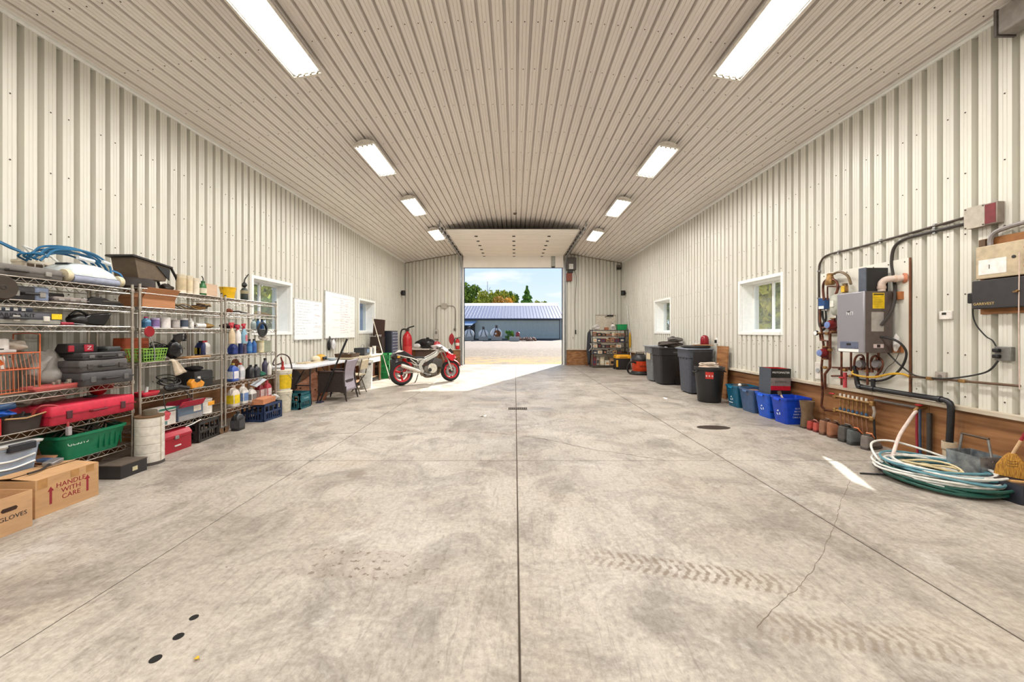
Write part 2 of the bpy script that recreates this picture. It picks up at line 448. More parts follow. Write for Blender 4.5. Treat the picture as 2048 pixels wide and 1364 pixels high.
WIN = {'L': [(6.72, 7.83), (11.3, 12.5)], 'R': [(6.41, 7.58), (11.0, 12.19)]}
WZ0, WZ1 = 1.40, 2.36
TH = 0.34                                          # wall thickness
def side_wall(side):
    left = side == 'L'
    X = XL if left else XR; sg = 1 if left else -1   # room side is +X for the left wall
    ops = [(a, b, WZ0, WZ1) for a, b in WIN[side]]
    bk = B()                                       # core of the wall, split round the windows
    xs = sorted((X - sg * 0.02, X - sg * TH))
    ys = [YN] + [c for o in ops for c in o[:2]] + [YB + 0.3]
    for i in range(0, len(ys), 2): bk.box(xs[0], xs[1], ys[i], ys[i+1], 0, EAVE + 0.25)
    for a, b, z0, z1 in ops: bk.box(xs[0], xs[1], a, b, 0, z0); bk.box(xs[0], xs[1], a, b, z1, EAVE + 0.25)
    w = struct(bk.build('wall_left' if left else 'wall_right', M_WALL, None, ang=0))
    wall_sheets(w, YN, YB, lambda s, d, z: (X + sg * (d - 0.015), s, z), lambda s: EAVE + 0.02, SILLZ, ops, M_WALL, 0.03)
    pts = []; k = 0; s = 0.03
    while s < YB:
        if s > 1.6 and k % 3 != 2:
            for z in (3.6, 2.99, 2.39 - 0.01, 1.78, 1.17, 0.75):
                c = s + 0.098
                if not any(a - 0.08 < c < b + 0.08 and z0 - 0.08 < z < z1 + 0.08 for a, b, z0, z1 in ops): pts.append((X + sg * 0.044, c, z + (k % 2) * 0.012))
        s += PITCH; k += 1
    for a, b, z0, z1 in ops:                       # dense screws round each window
        n = int((b - a) / PITCH)
        for i in range(n + 1):
            pts.append((X + sg * 0.045, a + i * PITCH, z1 + 0.12)); pts.append((X + sg * 0.045, a + i * PITCH, z0 - 0.16))
    screws(w, pts, (sg, 0, 0))
    # plywood knee wall with cream sill board
    kx = sorted((X, X + sg * 0.035))
    y = YN; n = 0
    while y < YB - 0.02:
        e = min(y + 2.44, YB)
        B().box(kx[0], kx[1], y + 0.002, e - 0.002, 0.0, SILLZ - 0.045).build('plywood_panel', M_PLY, w, ang=0)
        sx_ = sorted((X, X + sg * 0.10))
        B().box(sx_[0], sx_[1], y + 0.6, min(e + 0.6, YB) - 0.004, SILLZ - 0.045, SILLZ + 0.0).build('sill_board', M_SILL, w, bevel=0.004, seg=1, ang=0)
        y = e
    # moulding under the ceiling
    cx = sorted((X + sg * 0.0, X + sg * 0.055))
    struct(B().box(cx[0], cx[1], YN, YB, EAVE - 0.035, EAVE + 0.012).build('trim_1' if left else 'trim_2', M_WHITE, None, bevel=0.006, seg=1, ang=0))
    cx = sorted((X + sg * 0.055, X + sg * 0.085))
    struct(B().box(cx[0], cx[1], YN, YB, EAVE - 0.006, EAVE + 0.03).build('trim_3' if left else 'trim_4', M_WHITE, None, ang=0))
    return w
WALL_L = side_wall('L'); WALL_R = side_wall('R')

def glass_mat():
    m = bpy.data.materials.new('window_glass'); m.use_nodes = True
    t = m.node_tree; b = t.nodes['Principled BSDF']; o = t.nodes['Material Output']
    b.inputs['Base Color'].default_value = (0.9, 0.95, 0.95, 1); b.inputs['Roughness'].default_value = 0.03
    tr = t.nodes.new('ShaderNodeBsdfTransparent'); tr.inputs[0].default_value = (0.93, 0.96, 0.96, 1)
    n = t.nodes.new('ShaderNodeTexNoise'); n.inputs['Scale'].default_value = 3
    r = t.nodes.new('ShaderNodeMapRange'); r.inputs['To Min'].default_value = 0.88; r.inputs['To Max'].default_value = 0.95
    t.links.new(n.outputs[0], r.inputs[0])
    mx = t.nodes.new('ShaderNodeMixShader'); t.links.new(r.outputs[0], mx.inputs[0])
    t.links.new(b.outputs[0], mx.inputs[1]); t.links.new(tr.outputs[0], mx.inputs[2]); t.links.new(mx.outputs[0], o.inputs[0])
    return m
M_GLASS = glass_mat()
def window(n, side, y0, y1):
    left = side == 'L'; X = XL if left else XR; sg = 1 if left else -1
    w = bpy.data.objects.new('window_%d' % n, None); COL.objects.link(w); struct(w); w.empty_display_size = 0.1
    def bx(name, xa, xb, ya, yb, za, zb, m, par=w, bev=0.003):
        x = sorted((X + sg * xa, X + sg * xb)); return B().box(x[0], x[1], ya, yb, za, zb).build(name, m, par, bevel=bev, seg=1, ang=0)
    dp = 0.27
    t = 0.016
    # reveal lining
    bx('reveal', -dp, 0.0, y0, y0 + t, WZ0, WZ1, M_WHITE); bx('reveal', -dp, 0.0, y1 - t, y1, WZ0, WZ1, M_WHITE)
    bx('reveal', -dp, 0.0, y0 + t, y1 - t, WZ1 - t, WZ1, M_WHITE); bx('window_sill', -dp, 0.0, y0 + t, y1 - t, WZ0, WZ0 + t, M_WHITE)
    # casing on the ribbed wall
    c = 0.055
    bx('casing', 0.0, 0.052, y0 - c, y0 + 0.004, WZ0 - c, WZ1 + c, M_WHITE); bx('casing', 0.0, 0.052, y1 - 0.004, y1 + c, WZ0 - c, WZ1 + c, M_WHITE)
    bx('casing', 0.0, 0.052, y0 + 0.004, y1 - 0.004, WZ1 - 0.004, WZ1 + c, M_WHITE); bx('casing', 0.0, 0.06, y0 + 0.004, y1 - 0.004, WZ0 - c, WZ0 + 0.004, M_WHITE)
    # sliding sashes
    ym = (y0 + y1) / 2
    for (a, b_, off) in ((y0 + t, ym + 0.025, 0.0), (ym - 0.025, y1 - t, 0.028)):
        f = 0.038; xa, xb = -dp + 0.012 + off, -dp + 0.036 + off
        s = bx('sash', xa, xb, a, a + f, WZ0 + t, WZ1 - t, M_WHITE)
        for (ya, yb, za, zb) in ((b_ - f, b_, WZ0 + t, WZ1 - t), (a + f, b_ - f, WZ0 + t, WZ0 + t + f), (a + f, b_ - f, WZ1 - t - f, WZ1 - t)):
            bx('sash_rail', xa, xb, ya, yb, za, zb, M_WHITE, s, 0.002)
        bx('pane', xa + 0.010, xa + 0.014, a + f, b_ - f, WZ0 + t + f, WZ1 - t - f, M_GLASS, s, 0)
        bx('gasket', xa + 0.006, xb + 0.001, a + f - 0.006, a + f + 0.003, WZ0 + t + f, WZ1 - t - f, M_DARK, s, 0)
    return w
window(1, 'L', *WIN['L'][0]); window(2, 'L', *WIN['L'][1]); window(3, 'R', *WIN['R'][0]); window(4, 'R', *WIN['R'][1])

# ---- back wall with the overhead-door opening and a man door
OX0, OX1, OZ = -2.17, 2.02, 4.32
DX0, DX1, DZ = 3.40, 4.27, 2.12
bk = B()
for x0, x1, z0, z1 in ((XL - 0.3, OX0, 0, 5.3), (OX1, XR + 0.3, 0, 5.3), (OX0, OX1, OZ, 5.3)):
    bk.box(x0, x1, YB + 0.02, YB + 0.30, z0, z1)
WALL_B = struct(bk.build('wall_back', M_WALL, None, ang=0))
wall_sheets(WALL_B, XL, XR, lambda s, d, z: (s, YB - d + 0.015, z), lambda s: zc(s) + 0.03, SILLZ + 0.02,
            [(OX0 - 0.02, OX1 + 0.02, 0, OZ + 0.02), (DX0, DX1, 0, DZ)], M_WALL, 0.05)
def lower(x0, x1):
    B().box(x0, x1, YB - 0.035, YB, 0, SILLZ - 0.02).build('plywood_panel', M_PLY, WALL_B, ang=0)
    B().box(x0, x1, YB - 0.10, YB, SILLZ - 0.02, SILLZ + 0.025).build('sill_board', M_SILL, WALL_B, bevel=0.004, seg=1, ang=0)
lower(XL + 0.1, OX0 - 0.12); lower(OX1 + 0.12, DX0 - 0.06)
pts = [];
x = XL + 0.1
while x < XR - 0.05:
    pts.append((x, YB - 0.045, zc(x) - 0.05))
    x += PITCH
screws(WALL_B, pts, (0, -1, 0))
# dark gap moulding along the vault at the end wall
b = B(); N = 30
for a0, a1 in ((XL, OX0 - 0.15), (OX1 + 0.15, XR)):
    for i in range(8):
        xa, xb = a0 + (a1 - a0) * i / 8, a0 + (a1 - a0) * (i + 1) / 8
        b.add([(xa, YB - 0.05, zc(xa) - 0.045), (xb, YB - 0.05, zc(xb) - 0.045), (xb, YB - 0.05, zc(xb) - 0.015), (xa, YB - 0.05, zc(xa) - 0.015),
               (xa, YB, zc(xa) - 0.045), (xb, YB, zc(xb) - 0.045), (xb, YB, zc(xb) - 0.015), (xa, YB, zc(xa) - 0.015)],
              [(0, 1, 2, 3), (4, 5, 1, 0), (3, 2, 6, 7)])
struct(b.build('trim_5', pm(150, 138, 122, 0.6), None, ang=0))
# opening jambs
for sgn, xx, nm in ((1, OX0, 'trim_6'), (-1, OX1, 'trim_7')):
    b = B(); xs = sorted((xx, xx - sgn * 0.09)); b.box(xs[0], xs[1], YB - 0.045, YB + 0.30, 0, OZ)
    struct(b.build(nm, M_WHITE, None, bevel=0.004, seg=1, ang=0))
struct(B().box(OX0 - 0.09, OX1 + 0.09, YB - 0.045, YB + 0.30, OZ, OZ + 0.09).build('trim_8', M_WHITE, None, ang=0))
# man door
md = bpy.data.objects.new('door_1', None); COL.objects.link(md); struct(md); md.location = (0, YB, 0)
for x0, x1, z0, z1 in ((DX0 - 0.05, DX0 + 0.01, 0, DZ + 0.05), (DX1 - 0.01, DX1 + 0.05, 0, DZ + 0.05), (DX0 + 0.01, DX1 - 0.01, DZ - 0.01, DZ + 0.05)):
    B().box(x0, x1, -0.04, 0.02, z0, z1).build('door_frame', pm(196, 188, 172, 0.5), md, bevel=0.004, ang=0)
dl = B().box(DX0 + 0.012, DX1 - 0.012, -0.006, 0.003, 0.01, DZ - 0.012).build('door_leaf', pm(226, 216, 198, 0.45), md, ang=0)
for z0, z1 in ((1.18, 1.9), (0.25, 0.95)):
    for x0, x1 in ((DX0 + 0.14, 3.78), (3.90, DX1 - 0.14)):
        B().box(x0, x1, -0.011, -0.006, z0, z1).build('raised_panel', pm(220, 209, 190, 0.45), dl, bevel=0.004, ang=0)
cb = B().cbox((4.02, -0.055, 2.09), (0.26, 0.055, 0.06)).build('door_closer', M_BLACK, md, bevel=0.01)
B().tube([(4.1, -0.08, 2.09), (3.86, -0.16, 2.06), (3.80, -0.05, 2.03)], 0.012).build('closer_arm', M_BLACK, cb)
B().cyl((3.5, -0.07, 1.0), (3.5, -0.006, 1.0), 0.03, 0.025).build('door_handle', M_GALV, md)

# near wall behind the viewpoint
struct(B().box(XL - 0.3, XR + 0.3, YN - 0.2, YN, 0, 5.2).build('wall_front', M_WALL, None, ang=0))

# ---- vaulted ribbed ceiling: sheets run the length of the building, lapped once
CEIL = struct(B().grid(lambda a, b: (XL - 0.3 + a * (XR - XL + 0.6), YN - 0.2 + b * (YB - YN + 0.5), max(EAVE + 0.02, zc(XL - 0.3 + a * (XR - XL + 0.6)) + 0.075)), 40, 1).build('ceiling', M_CEIL, None, solid=0.03, ang=0))
xs = XL; k = 0
ceil_ph = 0.02
while xs < XR - 0.02:
    a = ceil_ph + (math.floor((XL - ceil_ph) / PITCH) + 6 * k) * PITCH; e = a + 6 * PITCH + 0.012
    a, e = max(a, XL), min(e, XR)
    pr = rib_profile(a, e, (), ceil_ph, True)
    for y0, y1, dz in ((YN, 9.82, -0.0015), (9.80, YB, 0.0)):
        bb = B()
        for (p, dp), (q, dq) in zip(pr[:-1], pr[1:]):
            za, zb = zc(p) + 0.044 - dp + dz + (k % 2) * 0.002, zc(q) + 0.044 - dq + dz + (k % 2) * 0.002
            bb.add([(p, y0, za), (q, y0, zb), (q, y1, zb), (p, y1, za)], [(0, 1, 2, 3)])
        link('ceiling_panel', bb.mesh('ceiling_panel', 0), M_CEIL, CEIL)
    xs = e if e < XR else XR; k += 1
    if k > 20: break
pts = []
y = 1.95
while y < YB:
    kx = math.floor((XL - ceil_ph) / PITCH) + 1
    while ceil_ph + kx * PITCH + 0.092 < XR - 0.05:
        xx = ceil_ph + kx * PITCH + 0.092
        pts.append((xx, y + R.uniform(-0.012, 0.012), zc(xx) - 0.0145))
        kx += 1
    y += 0.79
screws(CEIL, pts, (0, 0, -1))

# ------------------------------------------------------------------ ceiling lights
M_FIX = pm(238, 232, 222, 0.45); M_REFL = pm(250, 250, 246, 0.3)
M_TUBE = mat('fluorescent_tube', (1, 1, 1), 0.4, var=0.0, emit=(1.0, 0.97, 0.9), estr=9.0); M_TUBE.cycles.emission_sampling = 'NONE'
def light_fixture(x, y, tilt, label):
    L_, W_ = 1.24, 0.36
    z = zc(x) - 0.155
    t = thing('ceiling_light', label, 'light', (x, y, z), rot=(0, tilt, 0), group='fluorescent ceiling lights')
    hw, hl = W_ / 2, L_ / 2
    pf = [(-hw, 0.0), (-hw, 0.035), (-hw * 0.6, 0.075), (-hw * 0.3, 0.092), (0, 0.098), (hw * 0.3, 0.092), (hw * 0.6, 0.075), (hw, 0.035), (hw, 0.0)]
    M = Matrix(((1, 0, 0, 0), (0, 0, 1, 0), (0, 1, 0, 0), (0, 0, 0, 1)))
    b = B()
    inn = [(p * 0.94, q - 0.008) for p, q in pf]
    for (p, q), (p2, q2) in zip(pf[:-1], pf[1:]):
        b.add([(p, -hl, q), (p2, -hl, q2), (p2, hl, q2), (p, hl, q)], [(0, 1, 2, 3)])
    b.build('housing', M_FIX, t, solid=0.006)
    B().box(-hw + 0.012, hw - 0.012, -hl + 0.02, hl - 0.02, 0.028, 0.032).build('reflector', M_REFL, t, ang=0)
    for s in (-1, 1): B().prism(pf, -0.006, 0.006, Matrix.Translation((0, s * hl, 0)) @ M).build('end_plate', M_FIX, t)
    for s in (-1, 1): B().box(s * hw - 0.012, s * hw + 0.012, -hl, hl, -0.004, 0.012).build('side_rim', M_FIX, t, ang=0)
    for s in (-1, 1):
        e = B().box(-hw, hw, s * hl - 0.03, s * hl + 0.004, -0.004, 0.014).build('end_rim', M_FIX, t, ang=0)
    for i in range(4):
        xx = -hw + 0.06 + i * (W_ - 0.12) / 3
        tb = B().cyl((xx, -hl + 0.05, 0.010), (xx, hl - 0.05, 0.010), 0.013, n=10).build('lamp_tube', M_TUBE, t)
        for s in (-1, 1): B().cyl((xx, s * (hl - 0.05), 0.010), (xx, s * (hl - 0.028), 0.010), 0.0135, n=8).build('lamp_socket', pm(120, 100, 60, 0.5), tb)
    for s in (-1, 1): B().cyl((0, s * 0.4, 0.09), (0, s * 0.4, 0.15), 0.012).build('hanger', M_GALV, t)
    for i in range(4):
        la = bpy.data.lights.new('lamp_light', 'AREA'); la.shape = 'RECTANGLE'; la.size = 0.044; la.size_y = L_ - 0.1; la.energy = LAMP_W / 4; la.color = (1.0, 0.972, 0.93)
        lo = bpy.data.objects.new('lamp_light', la); COL.objects.link(lo); lo.parent = t; lo.location = (-hw + 0.06 + i * (W_ - 0.12) / 3, 0, -0.006)
    return t
ord_ = ['nearest', 'second', 'third', 'farthest']
for i, y in enumerate((4.05, 7.0, 9.6, 12.35)):
    light_fixture(-2.55, y, -0.17, 'four-tube fluorescent light in the left row of the vault, %s from the viewer' % ord_[i])
    light_fixture(2.60, y, 0.17, 'four-tube fluorescent light in the right row of the vault, %s from the viewer' % ord_[i])
light_fixture(-2.55, 1.2, -0.17, 'four-tube fluorescent light overhead, left, behind the first one in view')
light_fixture(2.60, 1.2, 0.17, 'four-tube fluorescent light overhead, right, behind the first one in view')
light_fixture(-2.55, -1.6, -0.17, 'four-tube fluorescent light by the front wall on the left')
light_fixture(2.60, -1.6, 0.17, 'four-tube fluorescent light by the front wall on the right')

# ------------------------------------------------------------------ overhead door, tracks and opener
M_DOOR = mat('door_panel_white', srgb(240, 234, 226), 0.45, var=0.02, scale=4)
od = thing('overhead_door', 'white sectional overhead door rolled up under the ceiling', 'garage door', (-0.07, YB, 0))
hz = 4.585
ys = [15.86, 15.19, 14.53, 13.87, 13.2, 12.53, 11.86]
HW = 2.10
for i in range(6):
    p = B().box(-HW, HW, ys[i+1] - YB + 0.009, ys[i] - YB - 0.009, hz, hz + 0.05).build('door_section', M_DOOR, od, bevel=0.006, seg=1, ang=0)
    for k in (1, 2, 3):
        yy = ys[i+1] - YB + (ys[i] - ys[i+1]) * k / 4
        B().box(-HW + 0.02, HW - 0.02, yy - 0.008, yy + 0.008, hz - 0.007, hz + 0.002).build('pressed_rib', M_DOOR, p, ang=0)
p = B().box(-HW, HW, -0.17, -0.12, 4.10, 4.60).build('door_section', M_DOOR, od, bevel=0.006, seg=1, ang=0)
B().box(-HW, HW, -0.165, -0.125, 4.075, 4.10).build('bottom_seal', pm(120, 128, 140, 0.6), p, ang=0)
for i in range(1, 7):
    for xx in (-1.22, 0.03, 1.20):
        yy = (ys[i] if i < 6 else ys[5]) - YB
        if i == 6: yy = ys[0] - YB - 0.01
        B().cbox((xx, yy, hz - 0.012), (0.10, 0.075, 0.022)).build('hinge', pm(60, 56, 54, 0.5), od, bevel=0.004, seg=1)
B().box(1.58, 1.76, -0.178, -0.17, 4.12, 4.58).build('handle_plate', pm(176, 178, 170, 0.5), od, ang=0)
B().cbox((1.67, -0.19, 4.12), (0.14, 0.03, 0.05)).build('handle', M_DARK, od, bevel=0.006)
B().cyl((-HW - 0.03, -4.1, hz + 0.05), (HW + 0.03, -4.1, hz + 0.05), 0.018).build('top_strut', pm(50, 46, 42, 0.5), od)
for s in (-1, 1):
    x = -0.07 + s * (HW + 0.07)
    tk = thing('door_track', 'galvanised curved track of the overhead door, %s side' % ('left' if s < 0 else 'right'), 'track', (x, YB, 0))
    path = [(0, -0.10, 0.0), (0, -0.10, 4.0)] + [(0, -0.10 - 0.45 * (1 - math.cos(a)), 4.0 + 0.5 * math.sin(a)) for a in (0.2, 0.5, 0.8, 1.1, 1.35, PI/2)] + [(0, -4.75, 4.52)]
    b = B()
    b.tube(path, 0.022, 6); b.build('rail', M_GALV, tk)
    B().tube([(s * 0.05, -0.09, 0), (s * 0.05, -0.09, 4.15), (s * 0.05, -0.35, 4.5), (s * 0.05, -4.75, 4.60)], 0.016, 6).build('angle_iron', M_GALV, tk)
    for k in range(9):
        yy = -0.62 - k * 0.48
        bk = B().cbox((s * 0.005, yy, 4.545), (0.085, 0.16, 0.075)).build('roller_bracket', pm(46, 42, 39, 0.5), tk, bevel=0.008)
        B().cyl((-s * 0.04, yy + 0.1, 4.545), (s * 0.04, yy + 0.1, 4.545), 0.026).build('roller', M_GALV, bk)
    for yy in (-1.3, -2.9, -4.6):
        B().box(s * 0.04 - 0.015, s * 0.04 + 0.015, yy - 0.015, yy + 0.015, 4.55, zc(x + s * 0.04) + 0.02).build('hanger_strap', M_GALV, tk, ang=0)
    for k in range(6):
        B().cbox((s * 0.03, -0.075, 0.4 + 0.65 * k), (0.07, 0.05, 0.06)).build('wall_bracket', M_GALV, tk, ang=0)
op = thing('door_opener', 'grey jackshaft door opener with red battery box at the door corner', 'opener', (2.36, YB - 0.14, 4.0))
B().box(-0.20, 0.20, -0.10, 0.10, 0.0, 0.52).build('motor_housing', pm(92, 88, 84, 0.5), op, bevel=0.02)
B().box(-0.11, 0.07, -0.15, -0.10, 0.02, 0.24).build('cover', pm(216, 214, 208, 0.4), op, bevel=0.01)
B().box(-0.13, 0.06, -0.11, 0.07, -0.13, 0.0).build('gearbox', M_DARK, op, bevel=0.015)
B().box(-0.20, 0.03, -0.06, 0.08, -0.46, -0.13).build('battery_box', pm(140, 74, 56, 0.6), op, bevel=0.01)
B().tube(bez([(0.10, 0.0, 0.02), (0.22, 0.02, -0.3), (0.17, 0.03, -1.4), (0.19, 0.05, -2.5)]), 0.007).build('control_cable', M_DARK, op)
B().cbox((0.19, 0.03, -2.6), (0.05, 0.05, 0.18)).build('hand_control', M_BLACK, op, bevel=0.012)

# ------------------------------------------------------------------ things on the end wall
def speaker(x, y, z, rz, label):
    t = thing('wall_speaker', label, 'speaker', (x, y, z), rz, group='black wall speakers')
    B().box(-0.07, 0.07, -0.08, 0.06, -0.1, 0.1).build('cabinet', M_BLACK, t, bevel=0.02)
    B().lathe([(0.05, 0), (0.045, 0.01), (0.01, 0.003)], 16, Matrix.Translation((0, -0.081, -0.03)) @ Matrix.Rotation(PI/2, 4, 'X')).build('cone', pm(50, 50, 52, 0.7), t)
    B().cbox((0, 0.1, 0), (0.04, 0.1, 0.05)).build('bracket', M_BLACK, t)
speaker(-4.53, 15.3, 2.98, 0.9, 'small black speaker high on the wall at the left far corner')
speaker(4.39, 15.3, 2.98, -0.9, 'small black speaker high on the wall at the right far corner')
jb = thing('junction_box', 'grey conduit junction box with two bent conduits on the end wall', 'electrical', (-2.98, YB - 0.04, 0))
B().box(-0.11, 0.11, -0.09, 0.0, 2.39, 2.60).build('box', pm(176, 168, 156, 0.5), jb, bevel=0.01)
M_CON = pm(150, 142, 132, 0.4, metal=0.5)
B().tube(bez([(-0.1, -0.04, 2.5), (-0.26, -0.04, 2.49), (-0.34, -0.04, 2.36), (-0.34, -0.04, 1.9), (-0.36, -0.04, 1.5)]), 0.016).build('conduit', M_CON, jb)
B().tube(bez([(0.1, -0.04, 2.5), (0.36, -0.04, 2.49), (0.46, -0.04, 2.34), (0.46, -0.04, 1.9), (0.44, -0.04, 1.55)]), 0.016).build('conduit', M_CON, jb)
B().box(-0.42, -0.24, -0.10, 0.0, 1.10, 1.50).build('switch_box', pm(196, 190, 180, 0.5), jb, bevel=0.01)
B().box(-0.37, -0.29, -0.12, -0.10, 1.32, 1.43).build('switch_plate', pm(120, 114, 108, 0.5), jb)
B().cyl((0.44, -0.07, 1.50), (0.44, 0, 1.50), 0.05).build('socket', pm(90, 84, 78, 0.5), jb)
hr = thing('hose_reel_cover', 'red oval hose cover hung on the end wall left of the big door', 'hose cover', (-2.68, YB - 0.05, 1.10))
B().lathe([(0.02, 0.0), (0.11, 0.0), (0.125, -0.03), (0.115, -0.07), (0.06, -0.085), (0.02, -0.085)], 24, Matrix.Rotation(-PI/2, 4, 'X') @ Matrix.Rotation(PI, 4, 'X'), sy=2.0).build('cover', pm(168, 30, 38, 0.4), hr)
B().lathe([(0.05, -0.085), (0.05, -0.10), (0.03, -0.10)], 20, Matrix.Rotation(-PI/2, 4, 'X') @ Matrix.Rotation(PI, 4, 'X'), sy=2.2, cap=False).build('embossed_ring', pm(120, 20, 26, 0.4), hr)
def extinguisher(x, y, z, h, r, label, group='fire extinguishers', body=(196, 34, 36), rz=0, band=(230, 222, 214)):
    t = thing('fire_extinguisher', label, 'fire extinguisher', (x, y, z), rz, group=group)
    B().lathe([(r*0.9, 0), (r, 0.01), (r, h*0.72), (r*0.86, h*0.80), (r*0.5, h*0.86), (r*0.3, h*0.88), (r*0.3, h*0.92)], 20).build('cylinder', pm(*body, 0.3), t)
    B().cbox((0, 0, h*0.94), (r*0.7, r*0.7, h*0.06)).build('valve', pm(60, 54, 50, 0.4), t, bevel=0.004)
    B().tube([(0, 0, h*0.97), (r*0.6, 0, h*1.0), (r*1.5, 0, h*1.03)], r*0.13).build('lever', M_BLACK, t)
    B().tube(bez([(0, 0, h*0.95), (-r*1.2, 0, h*0.93), (-r*1.5, 0, h*0.7), (-r*1.25, 0, h*0.4), (-r*1.15, 0, h*0.25)]), r*0.16).build('hose', M_BLACK, t)
    B().lathe([(r*1.005, h*0.3), (r*1.005, h*0.55)], 20, cap=False).build('label_band', pm(*band, 0.5), t)
    return t
extinguisher(-2.42, YB - 0.115, SILLZ + 0.028, 0.48, 0.088, 'red fire extinguisher standing on the ledge beside the big door')
gc = thing('fuel_can', 'red plastic fuel can on the floor below the end-wall ledge', 'fuel can', (-2.55, YB - 0.32, 0.0))
B().box(-0.14, 0.14, -0.1, 0.1, 0, 0.24).build('tank', pm(196, 40, 34, 0.4), gc, bevel=0.03)
B().tube([(-0.09, 0, 0.23), (-0.09, 0, 0.3), (0.06, 0, 0.3), (0.06, 0, 0.23)], 0.016).build('handle', pm(190, 36, 32, 0.4), gc)
B().cyl((0.1, 0, 0.23), (0.15, 0, 0.33), 0.02, 0.014).build('spout', M_BLACK, gc)
pk = thing('white_plank', 'short white board lying on the end-wall ledge', 'board', (-2.75, YB - 0.13, SILLZ + 0.026))
B().box(-0.24, 0.1, -0.1, 0.06, 0, 0.035).build('plank', M_WHITE, pk, bevel=0.004)
for x, z, l in ((3.15, 1.28, 'white switch plate on the end wall beside the man door'), (2.45, 1.15, 'small grey outlet low on the end wall right of the big door')):
    o = thing('outlet', l, 'outlet', (x, YB - 0.038, z))
    B().box(-0.04, 0.04, -0.02, 0, -0.07, 0.07).build('plate', pm(226, 220, 208, 0.5), o, bevel=0.004)
    B().box(-0.015, 0.015, -0.026, -0.02, -0.025, 0.025).build('socket', pm(120, 112, 104, 0.5), o)
em = thing('emergency_light', 'small dark emergency lamp under the ceiling at the right far corner', 'light', (4.36, YB - 0.09, 4.12))
B().box(-0.08, 0.08, -0.04, 0.05, -0.1, 0.1).build('body', pm(120, 112, 104, 0.5), em, bevel=0.01)
for s in (-1, 1): B().lathe([(0.02, 0), (0.05, 0.05), (0.045, 0.055)], 12, Matrix.Translation((s * 0.05, -0.04, -0.05)) @ Matrix.Rotation(PI/2, 4, 'X')).build('lamp_head', M_DARK, em)
sm = thing('smoke_detector', 'small round detector on the ceiling in front of the door', 'detector', (0.0, 11.3, zc(0) - 0.008))
B().lathe([(0.055, 0), (0.055, -0.025), (0.04, -0.045), (0.01, -0.045)], 16).build('body', pm(120, 108, 96, 0.5), sm)
B().lathe([(0.015, -0.045), (0.012, -0.055)], 10).build('sensor', M_DARK, sm)

# ------------------------------------------------------------------ outside
def gravel():
    m = bpy.data.materials.new('gravel_yard'); m.use_nodes = True; t = m.node_tree; L = t.links.new; b = t.nodes['Principled BSDF']
    g = t.nodes.new('ShaderNodeNewGeometry')
    def noise(sc, det=6):
        n = t.nodes.new('ShaderNodeTexNoise'); n.inputs['Scale'].default_value = sc; n.inputs['Detail'].default_value = det; n.inputs['Roughness'].default_value = 0.7; L(g.outputs['Position'], n.inputs['Vector']); return n.outputs[0]
    def ramp(f, p0, c0, p1, c1):
        r = t.nodes.new('ShaderNodeValToRGB'); e = r.color_ramp.elements; e[0].position, e[0].color = p0, (*c0, 1); e[1].position, e[1].color = p1, (*c1, 1); L(f, r.inputs[0]); return r.outputs[0]
    def mix(f, a, c):
        n = t.nodes.new('ShaderNodeMixRGB'); L(f, n.inputs[0]); L(a, n.inputs[1])
        if isinstance(c, tuple): n.inputs[2].default_value = (*c, 1)
        else: L(c, n.inputs[2])
        return n.outputs[0]
    c = ramp(noise(6), 0.35, srgb(84, 72, 58), 0.66, srgb(146, 128, 108))
    far = t.nodes.new('ShaderNodeMapRange'); s = t.nodes.new('ShaderNodeSeparateXYZ'); L(g.outputs['Position'], s.inputs[0]); L(s.outputs['Y'], far.inputs[0])
    far.inputs['From Min'].default_value = 30; far.inputs['From Max'].default_value = 36
    c = mix(far.outputs[0], c, ramp(noise(1.5), 0.3, srgb(118, 104, 92), 0.7, srgb(146, 130, 116)))
    near = t.nodes.new('ShaderNodeMapRange'); L(s.outputs['Y'], near.inputs[0]); near.inputs['From Min'].default_value = 24; near.inputs['From Max'].default_value = 19.5
    a = t.nodes.new('ShaderNodeMath'); a.operation = 'MULTIPLY'; L(near.outputs[0], a.inputs[0]); L(ramp(noise(1.1), 0.42, (0, 0, 0), 0.55, (1, 1, 1)), a.inputs[1])
    c = mix(a.outputs[0], c, ramp(noise(14), 0.35, srgb(120, 90, 44), 0.65, srgb(186, 152, 92)))
    L(c, b.inputs['Base Color']); b.inputs['Roughness'].default_value = 0.95
    bp = t.nodes.new('ShaderNodeBump'); bp.inputs['Strength'].default_value = 0.7; bp.inputs['Distance'].default_value = 0.05
    L(noise(9), bp.inputs['Height']); L(bp.outputs[0], b.inputs['Normal'])
    return m
M_GRAVEL = gravel()
def gz(x, y): return -0.06 + 0.02 * math.sin(x * 0.7 + y * 0.3) * (1 if y > 17.5 else 0) - (0.0 if y < 20 else 0.0)
yard = B()
yard.grid(lambda a, b: (-60 + 120 * a, YB + 0.33 + 110 * b, gz(-60 + 120 * a, YB + 0.33 + 110 * b)), 60, 80)
yard.box(-60, XL - 0.36, -20, YB + 0.33, -0.2, -0.08); yard.box(XR + 0.36, 60, -20, YB + 0.33, -0.2, -0.08)
yo = struct(yard.build('ground', M_GRAVEL, None, ang=0)); yo['label'] = 'gravel yard with dry yellow grass outside the open door'

